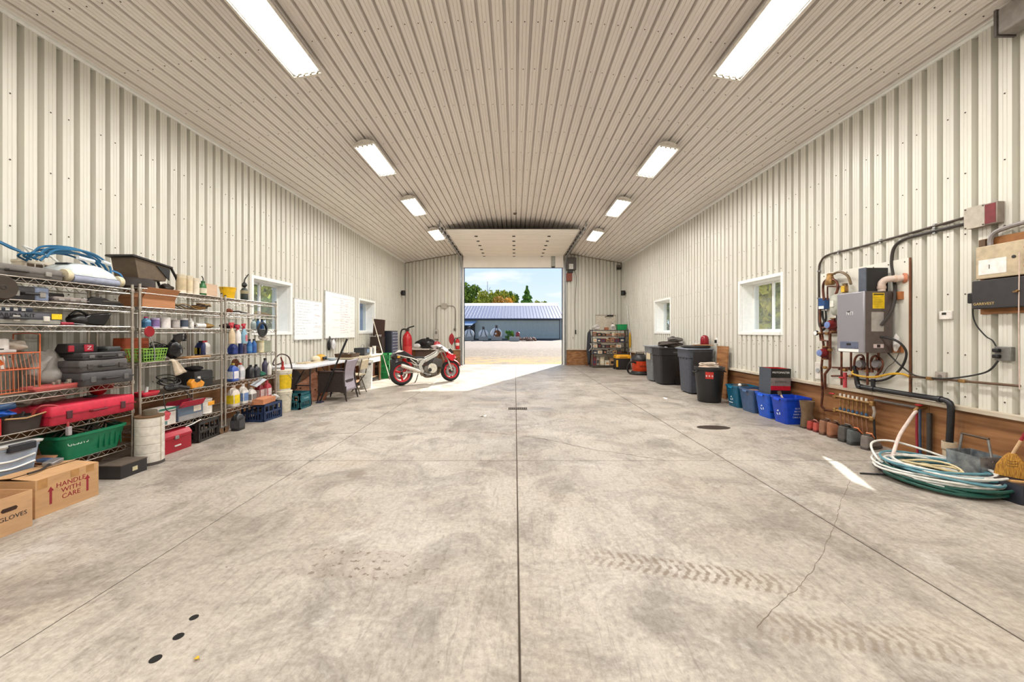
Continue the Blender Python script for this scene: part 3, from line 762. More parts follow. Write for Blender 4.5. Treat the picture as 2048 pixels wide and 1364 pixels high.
M_SIDING = mat('grey_siding', srgb(172, 180, 174), 0.55, var=0.06, scale=2)
M_ROOF = mat('blue_grey_roof', srgb(108, 114, 142), 0.55, var=0.06, scale=1.5)
bn = thing('barn', 'long low grey metal barn with a blue-grey roof across the yard', 'barn', (0, 70, 0))
pw = 0.9
x = -31.0
wm = None
while x < 8.2:                                     # ribbed siding panels, shared mesh
    if wm is None:
        b = B()
        for k in range(5):
            b.box(k * 0.2, k * 0.2 + 0.13, -0.02, 0.0, 0.0, 3.92); b.box(k * 0.2 + 0.13, k * 0.2 + 0.2, 0.0, 0.012, 0.0, 3.92)
        wm = b.mesh('siding_panel', 0)
    link('siding_panel', wm, M_SIDING, bn, loc=(x, 0, 0)); x += 1.0
B().box(-31, 8.3, 0.02, 10, 0, 3.9).build('core_wall', M_SIDING, bn, ang=0)
B().box(8.2, 8.36, -0.06, 0.1, 0, 3.95).build('corner_trim', pm(84, 92, 96, 0.5), bn, ang=0)
B().box(-31, 8.4, -0.05, 0.02, 0, 0.18).build('base_board', pm(70, 74, 74, 0.6), bn, ang=0)
B().box(-31, 8.36, -0.07, -0.02, 3.55, 3.92).build('header_trim', pm(70, 80, 90, 0.6), bn, ang=0)
B().add([(-32, -0.6, 3.80), (9.3, -0.6, 3.80), (9.3, 10.2, 6.85), (-32, 10.2, 6.85), (-32, -0.6, 3.92), (9.3, -0.6, 3.92), (9.3, 10.2, 6.97), (-32, 10.2, 6.97)],
        [(0, 1, 2, 3), (7, 6, 5, 4), (0, 1, 5, 4), (1, 2, 6, 5), (2, 3, 7, 6), (3, 0, 4, 7)]).build('roof', M_ROOF, bn, ang=0)
rb = None; x = -31.9
while x < 9.2:                                     # standing seams
    if rb is None:
        b = B(); b.add([(0, -0.6, 3.92), (0.06, -0.6, 3.92), (0.06, 10.2, 6.97), (0, 10.2, 6.97), (0.02, -0.6, 3.97), (0.04, -0.6, 3.97), (0.04, 10.2, 7.02), (0.02, 10.2, 7.02)], [(0, 1, 5, 4), (1, 2, 6, 5), (4, 5, 6, 7), (3, 0, 4, 7), (2, 3, 7, 6)]); rb = b.mesh('roof_seam', 0)
    link('roof_seam', rb, M_ROOF, bn, loc=(x, 0, 0)); x += 0.6
B().add([(-32, 10.0, 6.95), (9.3, 10.0, 6.95), (9.3, 13.4, 7.85), (-32, 13.4, 7.65), (-32, 16, 7.3), (9.3, 16, 7.5)], [(0, 1, 2, 3), (3, 2, 5, 4)]).build('pale_ridge', mat('pale_roof', srgb(250, 240, 232), 0.5, var=0.03, emit=None), bn, ang=0)
B().add([(-11.5, -3.2, 2.55), (-7.7, -3.2, 2.55), (-7.0, -0.1, 3.35), (-11.5, -0.1, 3.35), (-11.5, -3.2, 2.68), (-7.7, -3.2, 2.68), (-7.0, -0.1, 3.48), (-11.5, -0.1, 3.48)],
        [(0, 1, 2, 3), (7, 6, 5, 4), (0, 1, 5, 4), (1, 2, 6, 5), (3, 0, 4, 7)]).build('porch_roof', pm(150, 170, 196, 0.5), bn, ang=0)
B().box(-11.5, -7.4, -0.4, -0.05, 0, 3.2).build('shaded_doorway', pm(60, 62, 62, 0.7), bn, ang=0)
sh = thing('shed', 'pale shed wall just right of the grey barn', 'shed', (10.6, 76, 0))
B().box(-2.2, 4, 0, 5, 0, 4.2).build('wall', pm(196, 208, 206, 0.6), sh, ang=0)
B().box(-2.4, 4.2, -0.3, 5.3, 4.2, 4.45).build('roof', M_ROOF, sh, ang=0)
B().box(-0.9, -0.5, -0.05, 0, 1.6, 2.6).build('window', M_DARK, sh, ang=0)

def tank(u, v, r, label, rust):
    Y = 62.0; x = (u - CX) * Y / F
    t = thing('fuel_tank', label, 'tank', (x, Y, 0), rz=0.10, group='white fuel tanks by the barn')
    M = Matrix.Translation((0, 0, r + 0.22)) @ Matrix.Rotation(-PI/2, 4, 'X')
    B().lathe([(r*0.1, -0.12), (r*0.6, -0.08), (r*0.9, -0.02), (r, 0.06), (r, 2.6), (r*0.8, 2.7), (r*0.1, 2.75)], 28, M).build('shell', pm(226, 224, 220, 0.5), t)
    for yy in (0.4, 2.2): B().box(-r*0.8, r*0.8, yy - 0.12, yy + 0.12, 0, 0.45).build('cradle', pm(150, 142, 132, 0.8), t, ang=0)
    B().box(-r*0.95, r*0.95, -0.5, -0.2, 0, 0.62).build('concrete_block', pm(166, 160, 150, 0.9), t, bevel=0.03)
    B().cyl((0, 0.3, 2*r + 0.2), (0, 0.3, 2*r + 0.42), 0.10).build('filler_neck', M_DARK, t)
    B().cbox((0.0, 0.2, 2*r + 0.56), (0.42, 0.35, 0.32)).build('pump', pm(96, 86, 84, 0.5), t, bevel=0.08)
    B().tube(bez([(0.1, 0.0, 2*r + 0.5), (0.3, -0.2, r*1.5), (0.5, -0.2, r*0.9), (0.62, -0.2, 0.6)]), 0.05).build('pump_hose', M_BLACK, t)
    B().tube(bez([(-0.1, 0.0, 2*r + 0.5), (-0.3, -0.2, r*1.5), (-0.45, -0.2, r*1.0), (-0.55, -0.15, 0.7)]), 0.04).build('pump_hose', M_BLACK, t)
    if rust:
        B().lathe([(0.08, -0.125), (r*0.62, -0.095)], 20, Matrix.Translation((0.15, 0, r + 0.22)) @ Matrix.Rotation(-PI/2, 4, 'X')).build('rust_patch', pm(150, 92, 52, 0.9), t)
tank(938, 668, 0.82, 'white fuel tank half hidden by the door jamb', False)
tank(967, 668, 0.80, 'white fuel tank, middle of the three by the barn', False)
tank(993, 668, 0.92, 'white fuel tank with a brown rusty end, right of the three', True)
rz_ = thing('stone_block', 'pale concrete block lying in front of the barn', 'block', (-0.2, 60, 0))
B().box(-0.7, 0.9, -0.5, 0.5, -0.05, 0.62).build('block', pm(176, 172, 162, 0.9), rz_, bevel=0.06)
rub = thing('brick_heap', 'low heap of brown rubble in front of the barn', 'rubble', (2.2, 60.2, 0))
for k in range(16):
    B().cbox((R.uniform(-1.2, 1.2), R.uniform(-0.4, 0.4), 0.12 + R.random() * 0.3), (0.5, 0.35, 0.28), (R.random(), R.random(), R.random())).build('rubble_stone', pm(150 + (k % 3) * 16, 116 + (k % 3) * 14, 98 + (k % 3) * 12, 0.9), rub, bevel=0.03)
rd = thing('red_machine', 'small red machine standing behind the concrete block', 'machine', (0.45, 61.5, 0))
B().box(-0.35, 0.35, -0.3, 0.3, 0.0, 0.9).build('body', pm(120, 60, 56, 0.6), rd, bevel=0.05)
B().lathe([(0.32, 0), (0.32, 0.45), (0.2, 0.6)], 16, Matrix.Translation((0, 0, 0.8))).build('hood', pm(150, 52, 56, 0.5), rd)

def leaf_mat(name, a, c): return mat(name, srgb(*a), 0.75, col2=srgb(*c), scale=0.9, lo=0.4, hi=0.62)
LEAF = [leaf_mat('leaf_green', (150, 170, 50), (74, 100, 32)), leaf_mat('leaf_olive', (206, 196, 60), (136, 146, 44)), leaf_mat('leaf_gold', (230, 170, 70), (170, 140, 56)), leaf_mat('leaf_spruce', (140, 180, 60), (70, 116, 44))]
def tree(name, label, x, y, h, w, lm, n=1300, s=0.42, trunk=0.3, conical=False, base=0.25, group='trees beyond the barn', z=-0.05):
    t = thing(name, label, 'tree', (x, y, z), group=group)
    b = B(); blobs = []
    if not conical:
        for _ in range(11): blobs.append((R.gauss(0, w*0.42), R.gauss(0, w*0.42), h*R.uniform(base + 0.12, 0.88), w*R.uniform(0.32, 0.5)))
        blobs.append((0, 0, h*0.86, w*0.35))
    for _ in range(n):
        if conical:
            k = R.random() ** 0.7; zz_ = h * (1 - k * (1 - base)); rr = w * 0.9 * k * (0.55 + 0.45 * R.random()) * (0.75 + 0.25 * math.sin(zz_ * 5)); a = R.uniform(0, 2*PI)
            c = Vector((rr*math.cos(a), rr*math.sin(a), zz_ - 0.25*rr))
        else:
            q = R.choice(blobs); d = Vector((R.gauss(0, 1), R.gauss(0, 1), R.gauss(0, 0.8))).normalized() * q[3] * (R.random() ** 0.4)
            c = Vector(q[:3]) + d
        e = Euler((R.uniform(0, PI), R.uniform(0, PI), R.uniform(0, PI))).to_matrix(); ss = s * R.uniform(0.6, 1.3)
        b.add([c + e @ Vector(p) * ss for p in ((-0.5, 0, 0), (0, -0.35, 0.08), (0.5, 0, 0), (0, 0.35, 0.08))], [(0, 1, 2, 3)])
    fo = b.build('foliage', lm, t, ang=0)
    B().cyl((0, 0, 0), (0, 0, h*0.8), trunk, trunk*0.3).build('trunk', pm(104, 86, 66, 0.9), t)
    return t
def far(u, v, Y): return ((u - CX) * Y / F, Y, zz(v, Y))
for (u, v, Y, w, k, lab, con) in ((930, 560, 95, 4.6, 0, 'tall leafy tree at the left edge of the door opening', 0), (950, 564, 97, 4.4, 0, 'tall green tree, second from the left door jamb', 0),
        (966, 578, 92, 4.2, 1, 'olive-green bushy tree behind the left end of the barn roof', 0), (984, 580, 96, 3.4, 1, 'yellow-green tree right of the bare pole', 0), (996, 588, 90, 3.0, 2, 'golden autumn tree in the gap between green crowns', 0),
        (1008, 575, 95, 3.4, 1, 'round olive tree with browning leaves above the barn', 0), (1021, 577, 97, 3.2, 0, 'slim green tree just left of the open sky gap', 0), (1054, 572, 94, 5.4, 3, 'lone bright green spruce above the barn roof', 1),
        (1074, 596, 92, 2.2, 1, 'low shrub crown right of the spruce', 0)):
    x, y, h = far(u, v, Y); tree('far_tree', lab, x, y, h, w, LEAF[k], n=2200, s=0.65, conical=bool(con), base=0.35 if not con else 0.25)
x, y, h = far(975, 563, 94)
dp = thing('dead_trunk', 'bare dead tree trunk standing among the trees', 'tree', (x, y, 0)); B().cyl((0, 0, 0), (0, 0, h), 0.16, 0.05).build('trunk', pm(120, 112, 104, 0.9), dp)
B().tube([(0, 0, h*0.8), (0.7, 0, h*0.9)], 0.04).build('branch', pm(120, 112, 104, 0.9), dp)
tree('bush', 'dark green bush beside the rusty tank', -1.05, 64, 1.7, 0.75, LEAF[3], n=600, s=0.25, trunk=0.05, base=0.1, group='bushes')
# growth seen through the side windows
for i, (x, y, h, w, k, lab) in enumerate(((10.2, 16.6, 4.6, 1.3, 0, 'leafy tree seen through the nearer right window, left part'), (9.3, 13.6, 4.4, 1.2, 1, 'yellowish tree seen through the nearer right window, right part'), (12.5, 18.6, 6.0, 2.4, 0, 'tall leafy tree behind, seen through the nearer right window'), (10.6, 25.8, 5.0, 1.7, 0, 'leafy tree seen through the farther right window'),
        (-11.2, 16.0, 4.6, 1.4, 0, 'green tree seen through the nearer left window'), (-12.4, 19.4, 5.0, 1.6, 1, 'olive tree seen through the nearer left window'))):
    tree('yard_tree', lab, x, y, h, w, LEAF[k], n=2600, s=0.30, base=0.0, trunk=0.12, group='trees beside the building')
hs = thing('blue_shed', 'pale blue shed wall seen through the left windows', 'shed', (-13.5, 35.5, -0.05))
B().box(-3, 3, -3, 3, 0, 3.6).build('wall', pm(120, 150, 190, 0.6), hs, ang=0); B().prism([(-3.4, 3.6), (3.4, 3.6), (0, 5.2)], -3.3, 3.3, Matrix.Rotation(PI/2, 4, 'X')).build('roof', M_ROOF, hs)

# ------------------------------------------------------------------ builders for household and workshop things
def rr(sx, sy, z, rad=0.02, n=3, cx=0.0, cy=0.0):
    rad = min(rad, sx / 2 * 0.99, sy / 2 * 0.99); out = []
    for k, (a, b) in enumerate(((1, 1), (-1, 1), (-1, -1), (1, -1))):
        for i in range(n + 1):
            t = PI/2 * (k + i / n)
            out.append(Vector((cx + a*(sx/2 - rad) + rad*math.cos(t), cy + b*(sy/2 - rad) + rad*math.sin(t), z)))
    return out
def loft(b, secs, n=3, M=None):
    rs = [rr(*s_, n=n) if len(s_) <= 4 else rr(s_[0], s_[1], s_[2], s_[3], n, s_[4], s_[5]) for s_ in secs]
    if M is not None: rs = [[M @ p for p in r] for r in rs]
    return b.rings(rs)
def tint(c, k): return tuple(max(0, min(255, int(x * k))) for x in c)
def tool_case(label, x, y, z, dx, dy, h, col, rz=0.0, latches=2, handle=True, cat='tool case', group=None, lcol=(150, 146, 140), name='tool_case', tag_=None, rough=0.5):
    t = thing(name, label, cat, (x, y, z), rz, group)
    hb = h * 0.48
    loft(B(), [(dx*0.96, dy*0.97, 0, 0.02), (dx, dy, hb*0.25, 0.025), (dx, dy, hb - 0.002, 0.025)]).build('lower_shell', pm(*tint(col, 0.9), rough), t)
    loft(B(), [(dx, dy, hb + 0.002, 0.025), (dx, dy, h*0.86, 0.025), (dx*0.95, dy*0.965, h, 0.02)]).build('lid', pm(*col, rough), t)
    B().box(-dx/2 - 0.003, dx/2 + 0.003, -dy/2 - 0.003, dy/2 + 0.003, hb - 0.006, hb + 0.006).build('seam_lip', pm(*tint(col, 0.75), rough), t, ang=0)
    for i in range(latches):
        yy = (-0.32 + 0.64 * i / max(1, latches - 1)) * dy
        B().box(dx/2 - 0.004, dx/2 + 0.010, yy - 0.022, yy + 0.022, hb - h*0.22, hb + h*0.2).build('latch', pm(*lcol, 0.45), t, bevel=0.004)
    if handle:
        w = min(0.07, dy * 0.2)
        B().tube([(dx/2 - 0.01, -w, hb), (dx/2 + 0.022, -w*0.85, hb), (dx/2 + 0.022, w*0.85, hb), (dx/2 - 0.01, w, hb)], min(0.011, h*0.16)).build('handle', pm(*tint(col, 0.6), 0.5), t)
    return t
def bottle(label, x, y, z, r, h, col, cap=(230, 230, 230), lab=None, style='round', rz=0.0, cat='bottle', group=None, name=None, rough=0.35, cap_h=0.1):
    name = name or {'round': 'bottle', 'jug': 'jug', 'spray': 'spray_bottle', 'can': 'can', 'aero': 'aerosol_can'}[style]
    t = thing(name, label, cat, (x, y, z), rz, group)
    m = pm(*col, rough); mc = pm(*cap, 0.4)
    if style == 'can':
        B().lathe([(r*0.97, 0), (r, 0.004), (r*0.96, 0.010), (r*0.96, h - 0.012), (r, h - 0.006), (r*0.98, h), (r*0.86, h - 0.002), (r*0.84, h - 0.008)], 20).build('body', m, t)
        B().lathe([(r*0.84, h - 0.007), (r*0.8, h - 0.003), (r*0.1, h - 0.003)], 18).build('lid', mc, t)
        if lab: B().lathe([(r*0.972, h*0.15), (r*0.972, h*0.82)], 20, cap=False).build('paper_label', pm(*lab, 0.6), t)
    elif style == 'aero':
        B().lathe([(r*0.95, 0), (r, 0.006), (r, h*0.78), (r*0.55, h*0.86), (r*0.5, h*0.86)], 18).build('body', m, t)
        B().lathe([(r*0.6, h*0.85), (r*0.62, h*0.97), (r*0.5, h)], 16).build('cap', mc, t)
        if lab: B().lathe([(r*1.012, h*0.2), (r*1.012, h*0.65)], 18, cap=False).build('paper_label', pm(*lab, 0.6), t)
    elif style == 'jug':
        loft(B(), [(r*1.5, r*1.9, 0, r*0.3), (r*1.6, r*2, 0.01, r*0.35), (r*1.6, r*2, h*0.62, r*0.4), (r*1.2, r*1.5, h*0.78, r*0.4), (r*0.62, r*0.7, h*0.86, r*0.3), (r*0.6, r*0.6, h*0.9, r*0.29)]).build('body', m, t)
        B().lathe([(r*0.34, h*0.89), (r*0.34, h*0.985), (r*0.3, h)], 14).build('cap', mc, t)
        B().tube(bez([(0, -r*0.25, h*0.86), (0, -r*0.8, h*0.84), (0, -r*0.92, h*0.7), (0, -r*0.9, h*0.55)], 5), r*0.14).build('handle', m, t)
        if lab: B().box(r*0.8, r*0.815, -r*0.75, r*0.75, h*0.14, h*0.55).build('paper_label', pm(*lab, 0.6), t, ang=0); B().box(-r*0.75, r*0.75, -r*1.015, -r*1.0, h*0.14, h*0.55).build('paper_label', pm(*lab, 0.6), t, ang=0)
    elif style == 'spray':
        loft(B(), [(r*1.3, r*1.8, 0, r*0.4), (r*1.35, r*1.9, 0.01, r*0.45), (r*1.3, r*1.8, h*0.48, r*0.5), (r*0.8, r*0.95, h*0.66, r*0.35), (r*0.5, r*0.5, h*0.75, r*0.24)]).build('body', m, t)
        B().lathe([(r*0.34, h*0.74), (r*0.34, h*0.82)], 12).build('collar', mc, t)
        B().prism([(-r*1.3, h*0.98), (-r*1.3, h*0.86), (-r*0.3, h*0.84), (-r*0.3, h*0.81), (r*0.35, h*0.81), (r*0.5, h*0.9), (r*0.9, h*0.93), (r*0.8, h)], -r*0.22, r*0.22, Matrix.Rotation(PI/2, 4, 'Z') @ Matrix.Rotation(PI/2, 4, 'X')).build('trigger_head', mc, t)
        B().tube([(0, -r*0.75, h*0.87), (0, -r*0.95, h*0.78), (0, -r*0.8, h*0.70)], r*0.12).build('trigger', mc, t)
        if lab: B().box(r*0.66, r*0.69, -r*0.7, r*0.7, h*0.1, h*0.42).build('paper_label', pm(*lab, 0.6), t, ang=0)
    else:
        B().lathe([(r*0.9, 0), (r, 0.008), (r, h*0.6), (r*0.86, h*0.7), (r*0.45, h*0.82), (r*0.4, h*0.88)], 18).build('body', m, t)
        B().lathe([(r*0.46, h*0.87), (r*0.46, h*0.98), (r*0.4, h)], 14).build('cap', mc, t)
        if lab: B().lathe([(r*1.01, h*0.14), (r*1.01, h*0.5)], 18, cap=False).build('paper_label', pm(*lab, 0.6), t)
    return t
def crate(label, x, y, z, dx, dy, h, col, rz=0.0, group='milk crates', cat='crate'):
    t = thing('milk_crate', label, cat, (x, y, z), rz, group); m = pm(*col, 0.5); w = 0.012
    def side(a0, a1, horizontal, pos):
        b = B()
        def bar(p0, p1, z0, z1):
            if horizontal: b.box(p0, p1, pos - w/2, pos + w/2, z0, z1)
            else: b.box(pos - w/2, pos + w/2, p0, p1, z0, z1)
        L_ = a1 - a0
        for z0, z1 in ((0, 0.03), (h*0.45, h*0.45 + 0.028), (h - 0.04, h)): bar(a0, a1, z0, z1)
        n = max(5, int(L_ / 0.045))
        for i in range(n + 1):
            c = a0 + L_ * i / n; bar(max(a0, c - 0.006), min(a1, c + 0.006), 0.03, h*0.45); 
        for i in range(n // 2 + 1):
            c = a0 + L_ * i / (n // 2); bar(max(a0, c - 0.01), min(a1, c + 0.01), h*0.45 + 0.028, h - 0.04)
        for s in (a0, a1 - 0.03): bar(s, s + 0.03, 0, h)
        b.build('side_wall', m, t, ang=0)
    side(-dx/2, dx/2, True, -dy/2); side(-dx/2, dx/2, True, dy/2); side(-dy/2, dy/2, False, -dx/2); side(-dy/2, dy/2, False, dx/2)
    b = B()
    for i in range(7): b.box(-dx/2, dx/2, -dy/2 + dy*i/6.3, -dy/2 + dy*i/6.3 + 0.02, 0.004, 0.014)
    for i in range(7): b.box(-dx/2 + dx*i/6.3, -dx/2 + dx*i/6.3 + 0.02, -dy/2, dy/2, 0.006, 0.016)
    b.build('base_grid', m, t, ang=0)
    return t
def tub(b, sx, sy, h, tap=0.86, th=0.006, rad=0.04, rim=0.02, n=4, lip=0.022):
    """open tapered container with rolled rim, base at z=0"""
    return b.rings([rr(sx*tap, sy*tap, 0, rad, n), rr(sx, sy, h - lip, rad, n), rr(sx + 2*rim, sy + 2*rim, h - lip, rad + rim, n), rr(sx + 2*rim, sy + 2*rim, h, rad + rim, n), rr(sx - 2*th, sy - 2*th, h, rad, n), rr(sx*tap - 2*th, sy*tap - 2*th, th*2, rad, n)])
def recycle_logo(m, parent, loc, rot, s):
    for k in range(3):
        a = 2*PI*k/3 + PI/2
        M = Matrix.Rotation(a, 4, 'Z')
        b = B(); b.prism([(0.62*s, -0.30*s), (0.95*s, -0.05*s), (0.55*s, 0.62*s), (0.40*s, 0.42*s), (0.28*s, 0.42*s)], 0, 0.0012, M)
        b.build('recycling_arrow', m, parent, loc=loc, rot=rot, ang=0)
def carton(label, x, y, z, dx, dy, h, rz=0.0, col=(196, 150, 104), open_=True, flaps=(0, 0, 0, 0), cat='box', name='cardboard_box', th=0.006, group=None, closed_seam=True):
    """cardboard box; flaps = fold angles (deg, 0 closed .. 180 hanging) for +x,-x,+y,-y"""
    t = thing(name, label, cat, (x, y, z), rz, group); m = mat('cardboard_%d_%d_%d' % col, srgb(*col), 0.8, var=0.08, scale=7, stretch=(1, 1, 4))
    b = B().box(-dx/2, dx/2, -dy/2, dy/2, 0, th).box(-dx/2, -dx/2 + th, -dy/2, dy/2, th, h).box(dx/2 - th, dx/2, -dy/2, dy/2, th, h).box(-dx/2 + th, dx/2 - th, -dy/2, -dy/2 + th, th, h).box(-dx/2 + th, dx/2 - th, dy/2 - th, dy/2, th, h)
    b.build('carton_body', m, t, ang=0)
    fl_ = dx / 2 * 0.98
    for i, a in enumerate(flaps):
        if a is None: continue
        a = math.radians(a)
        if i < 2:
            s = 1 if i == 0 else -1
            M = Matrix.Translation((s * dx/2, 0, h)) @ Matrix.Rotation(s * a, 4, 'Y')
            B().box(*sorted((0, -s * fl_)), -dy/2 + 0.004, dy/2 - 0.004, 0, 0.004, M).build('flap', m, t, ang=0)
        else:
            s = 1 if i == 2 else -1
            M = Matrix.Translation((0, s * dy/2, h)) @ Matrix.Rotation(-s * a, 4, 'X')
            B().box(-dx/2 + 0.004, dx/2 - 0.004, *sorted((0, -s * fl_)), -0.002, 0.002, M).build('flap', m, t, ang=0)
    return t
def lump(b, c, r, sc=(1, 1, 1), amp=0.25, seed=0, n=16, m=10):
    q = random.Random(seed); ph = [(q.uniform(1, 4), q.uniform(1, 4), q.uniform(0, 6), q.uniform(0, 6)) for _ in range(6)]
    rs = []
    for i in range(m + 1):
        t = PI * (0.01 + 0.98 * i / m)
        ring = []
        for j in range(n):
            a = 2*PI*j/n
            d = 1 + amp * sum(math.sin(p[0]*a + p[2]) * math.sin(p[1]*t*1.5 + p[3]) for p in ph) / 3
            z = -math.cos(t) * d
            ring.append(Vector((c[0] + sc[0]*r*math.sin(t)*math.cos(a)*d, c[1] + sc[1]*r*math.sin(t)*math.sin(a)*d, max(c[2] + sc[2]*r*z, c[2] - sc[2]*r))))
        rs.append(ring)
    return b.rings(rs)
def sack(label, x, y, z, r, sc, col, name='cloth_bag', cat='bag', seed=1, amp=0.3, rough=0.8, fold=(), rz=0.0):
    t = thing(name, label, cat, (x, y, z), rz)
    lump(B(), (0, 0, sc[2]*r), r, sc, amp, seed).build('bag_body', pm(*col, rough), t, sub=1, ang=80)
    for i, f in enumerate(fold):
        b = B(); q = random.Random(seed + 10 + i)
        b.grid(lambda a, c: Vector(f[0]) + (Vector(f[1]) - Vector(f[0])) * a + (Vector(f[2]) - Vector(f[0])) * c + Vector((q.uniform(-.01, .01), q.uniform(-.01, .01), q.uniform(-.01, .01))), 4, 4)
        b.build('fold', pm(*tint(col, 1.08), rough), t, solid=0.004, ang=60)
    return t
def cord(label, pts, r, col, name='cord', cat='cord', n=8, rough=0.5, seg=8, ends=None):
    c = Vector(pts[0]); t = thing(name, label, cat, c)
    B().tube([p - c for p in bez(pts, seg)], r, n).build('cable', pm(*col, rough), t)
    if ends: B().cbox(Vector(pts[-1]) - c, ends[0]).build('plug', pm(*ends[1], 0.5), t, bevel=0.004)
    return t
def coil(c, rx, ry, turns, amp=0.03, h=0.08, seed=3, n=40, tilt=None):
    q = random.Random(seed); P = []
    for k in range(turns):
        ox, oy, s, z0, ph, zp = q.uniform(-amp, amp), q.uniform(-amp, amp), q.uniform(0.86, 1.06), h * k / max(1, turns - 1), q.uniform(0, 6), q.uniform(0, 6)
        for i in range(n):
            a = 2*PI*i/n
            v = Vector((ox + rx*s*math.cos(a), oy + ry*s*math.sin(a), z0 + amp*0.35*(1 + math.sin(2*a + ph)) ))
            P.append(v)
    S = []
    for i in range(len(P)):
        acc = Vector((0, 0, 0)); w = 0
        for d in range(-6, 7):
            j = min(max(i + d, 0), len(P) - 1); acc += P[j]; w += 1
        S.append(acc / w)
    S = S[::2]
    return [(tilt @ p if tilt else p) + Vector(c) for p in S]

# ------------------------------------------------------------------ chrome wire shelving along the left wall
SX0, SX1 = -4.50, -4.04
U1 = [1.85, 1.66, 1.455, 0.885, 0.58, 0.235]; U2 = [1.875, 1.67, 1.44, 1.065, 0.68, 0.315]
def wire_shelf_mesh(L_):
    b = B(); d = SX1 - SX0
    for (xa) in (0.0, d):
        for dz in (0.0, -0.05): b.tube([(xa, 0, dz), (xa, L_, dz)], 0.0048, 6)
        n = int(L_ / 0.042); P = []
        for i in range(n + 1): P.append((xa, L_ * i / n, -0.002 if i % 2 == 0 else -0.048))
        b.tube(P, 0.0034, 5)
    for ya in (0.0, L_):
        for dz in (0.0, -0.05): b.tube([(0, ya, dz), (d, ya, dz)], 0.0048, 6)
        P = [(d * i / 8, ya, -0.002 if i % 2 == 0 else -0.048) for i in range(9)]; b.tube(P, 0.0034, 5)
    n = int(L_ / 0.026)
    for i in range(1, n): b.tube([(0, L_ * i / n, -0.002), (d, L_ * i / n, -0.002)], 0.0019, 4)
    for i in (1, 2): b.tube([(d * i / 3, 0, -0.007), (d * i / 3, L_, -0.007)], 0.0048, 6)
    return b.mesh('wire_shelf', 40)
def shelf_unit(label, y0, y1, levels, ztop, casters):
    t = thing('wire_shelving', label, 'shelving unit', (SX0, y0, 0), group='chrome wire shelving units'); L_ = y1 - y0
    for xa in (0, SX1 - SX0):
        for ya in (0, L_):
            p = B().cyl((xa, ya, 0.09 if casters else 0.012), (xa, ya, ztop), 0.0125, n=12).build('post', M_CHROME, t)
            B().lathe([(0.014, 0), (0.014, 0.01), (0.004, 0.016)], 12, Matrix.Translation((xa, ya, ztop))).build('post_cap', pm(60, 58, 56, 0.5), p)
            for z in levels: B().lathe([(0.0165, z - 0.036), (0.019, z - 0.018), (0.0165, z + 0.004)], 12, Matrix.Translation((xa, ya, 0))).build('collar', M_CHROME, p)
            if casters:
                B().cyl((xa - 0.014, ya, 0.05), (xa + 0.014, ya, 0.05), 0.049, n=18).build('caster_wheel', pm(120, 92, 66, 0.7), p)
                B().box(xa - 0.022, xa + 0.022, ya - 0.03, ya + 0.02, 0.085, 0.10).build('caster_fork', M_GALV, p)
            else: B().lathe([(0.018, 0), (0.018, 0.008), (0.008, 0.02)], 10, Matrix.Translation((xa, ya, 0))).build('foot', M_DARK, p)
    me = wire_shelf_mesh(L_)
    for z in levels: link('wire_shelf', me, M_CHROME, t, loc=(0, 0, z))
    return t
shelf_unit('chrome wire shelving unit nearest the viewer with six loaded shelves', 2.74, 3.985, U1, 1.90, False)
shelf_unit('middle chrome wire shelving unit with cans and a green basket', 4.065, 5.195, U2, 1.92, True)
shelf_unit('chrome wire shelving unit of jugs beside the window', 5.265, 6.375, U2, 1.90, True)
def LY(u, X=-4.08): return wy(u, X)
e = 0.006

# ---- unit 1
z1, z2, z3, z4, z5, z6 = [z + e for z in U1]
tool_case('long dusty grey power-tool case on the top shelf', -4.19, 3.08, z1, 0.24, 0.66, 0.095, (112, 106, 100), cat='tool case')
cd = thing('parts_caddy', 'cream slotted caddy with a raised white handle behind the grey case', 'caddy', (-4.42, 3.52, z1))
b = B(); tub(b, 0.13, 0.34, 0.19, 0.95, 0.006, 0.02, 0.004); b.build('tray', pm(222, 210, 190, 0.5), cd)
for i in range(5): B().box(0.066, 0.072, -0.15 + i*0.062, -0.105 + i*0.062, 0.115, 0.160).build('slot', pm(90, 70, 52, 0.7), cd, ang=0)
B().tube([(0.06, -0.04, 0.16), (0.04, -0.16, 0.31), (0.0, 0.08, 0.26), (0.04, 0.14, 0.18)], 0.010).build('handle', M_WHITE, cd)
pr_ = thing('pool_robot', 'white and grey pool-cleaning robot with beige wheels on the top shelf', 'pool cleaner', (-4.26, 3.68, z1))
loft(B(), [(0.34, 0.46, 0.035, 0.05), (0.36, 0.48, 0.06, 0.05), (0.33, 0.42, 0.13, 0.07), (0.26, 0.28, 0.185, 0.08), (0.20, 0.2, 0.2, 0.08)]).build('shell', pm(216, 224, 226, 0.3), pr_)
loft(B(), [(0.37, 0.44, 0.03, 0.03), (0.375, 0.44, 0.075, 0.03)]).build('skirt', pm(70, 74, 80, 0.5), pr_)
B().cyl((0.17, -0.2, 0.04), (0.17, 0.2, 0.04), 0.036, n=18).build('brush_roller', pm(150, 156, 176, 0.7), pr_)
for s in (-1, 1):
    for xx in (0.15, -0.13): B().lathe([(0.02, -0.022), (0.055, -0.022), (0.06, 0.0), (0.055, 0.022), (0.02, 0.022)], 20, Matrix.Translation((xx, s * 0.228, 0.062)) @ Matrix.Rotation(PI/2, 4, 'X')).build('wheel', pm(214, 202, 172, 0.7), pr_)
B().cbox((0.135, 0.06, 0.125), (0.02, 0.09, 0.03), (0, -0.5, 0)).build('latch', pm(176, 178, 180, 0.4), pr_, bevel=0.005)
B().cbox((0.02, -0.12, 0.185), (0.12, 0.07, 0.02), (0, 0, 0)).build('grip', pm(40, 48, 56, 0.5), pr_, bevel=0.006)
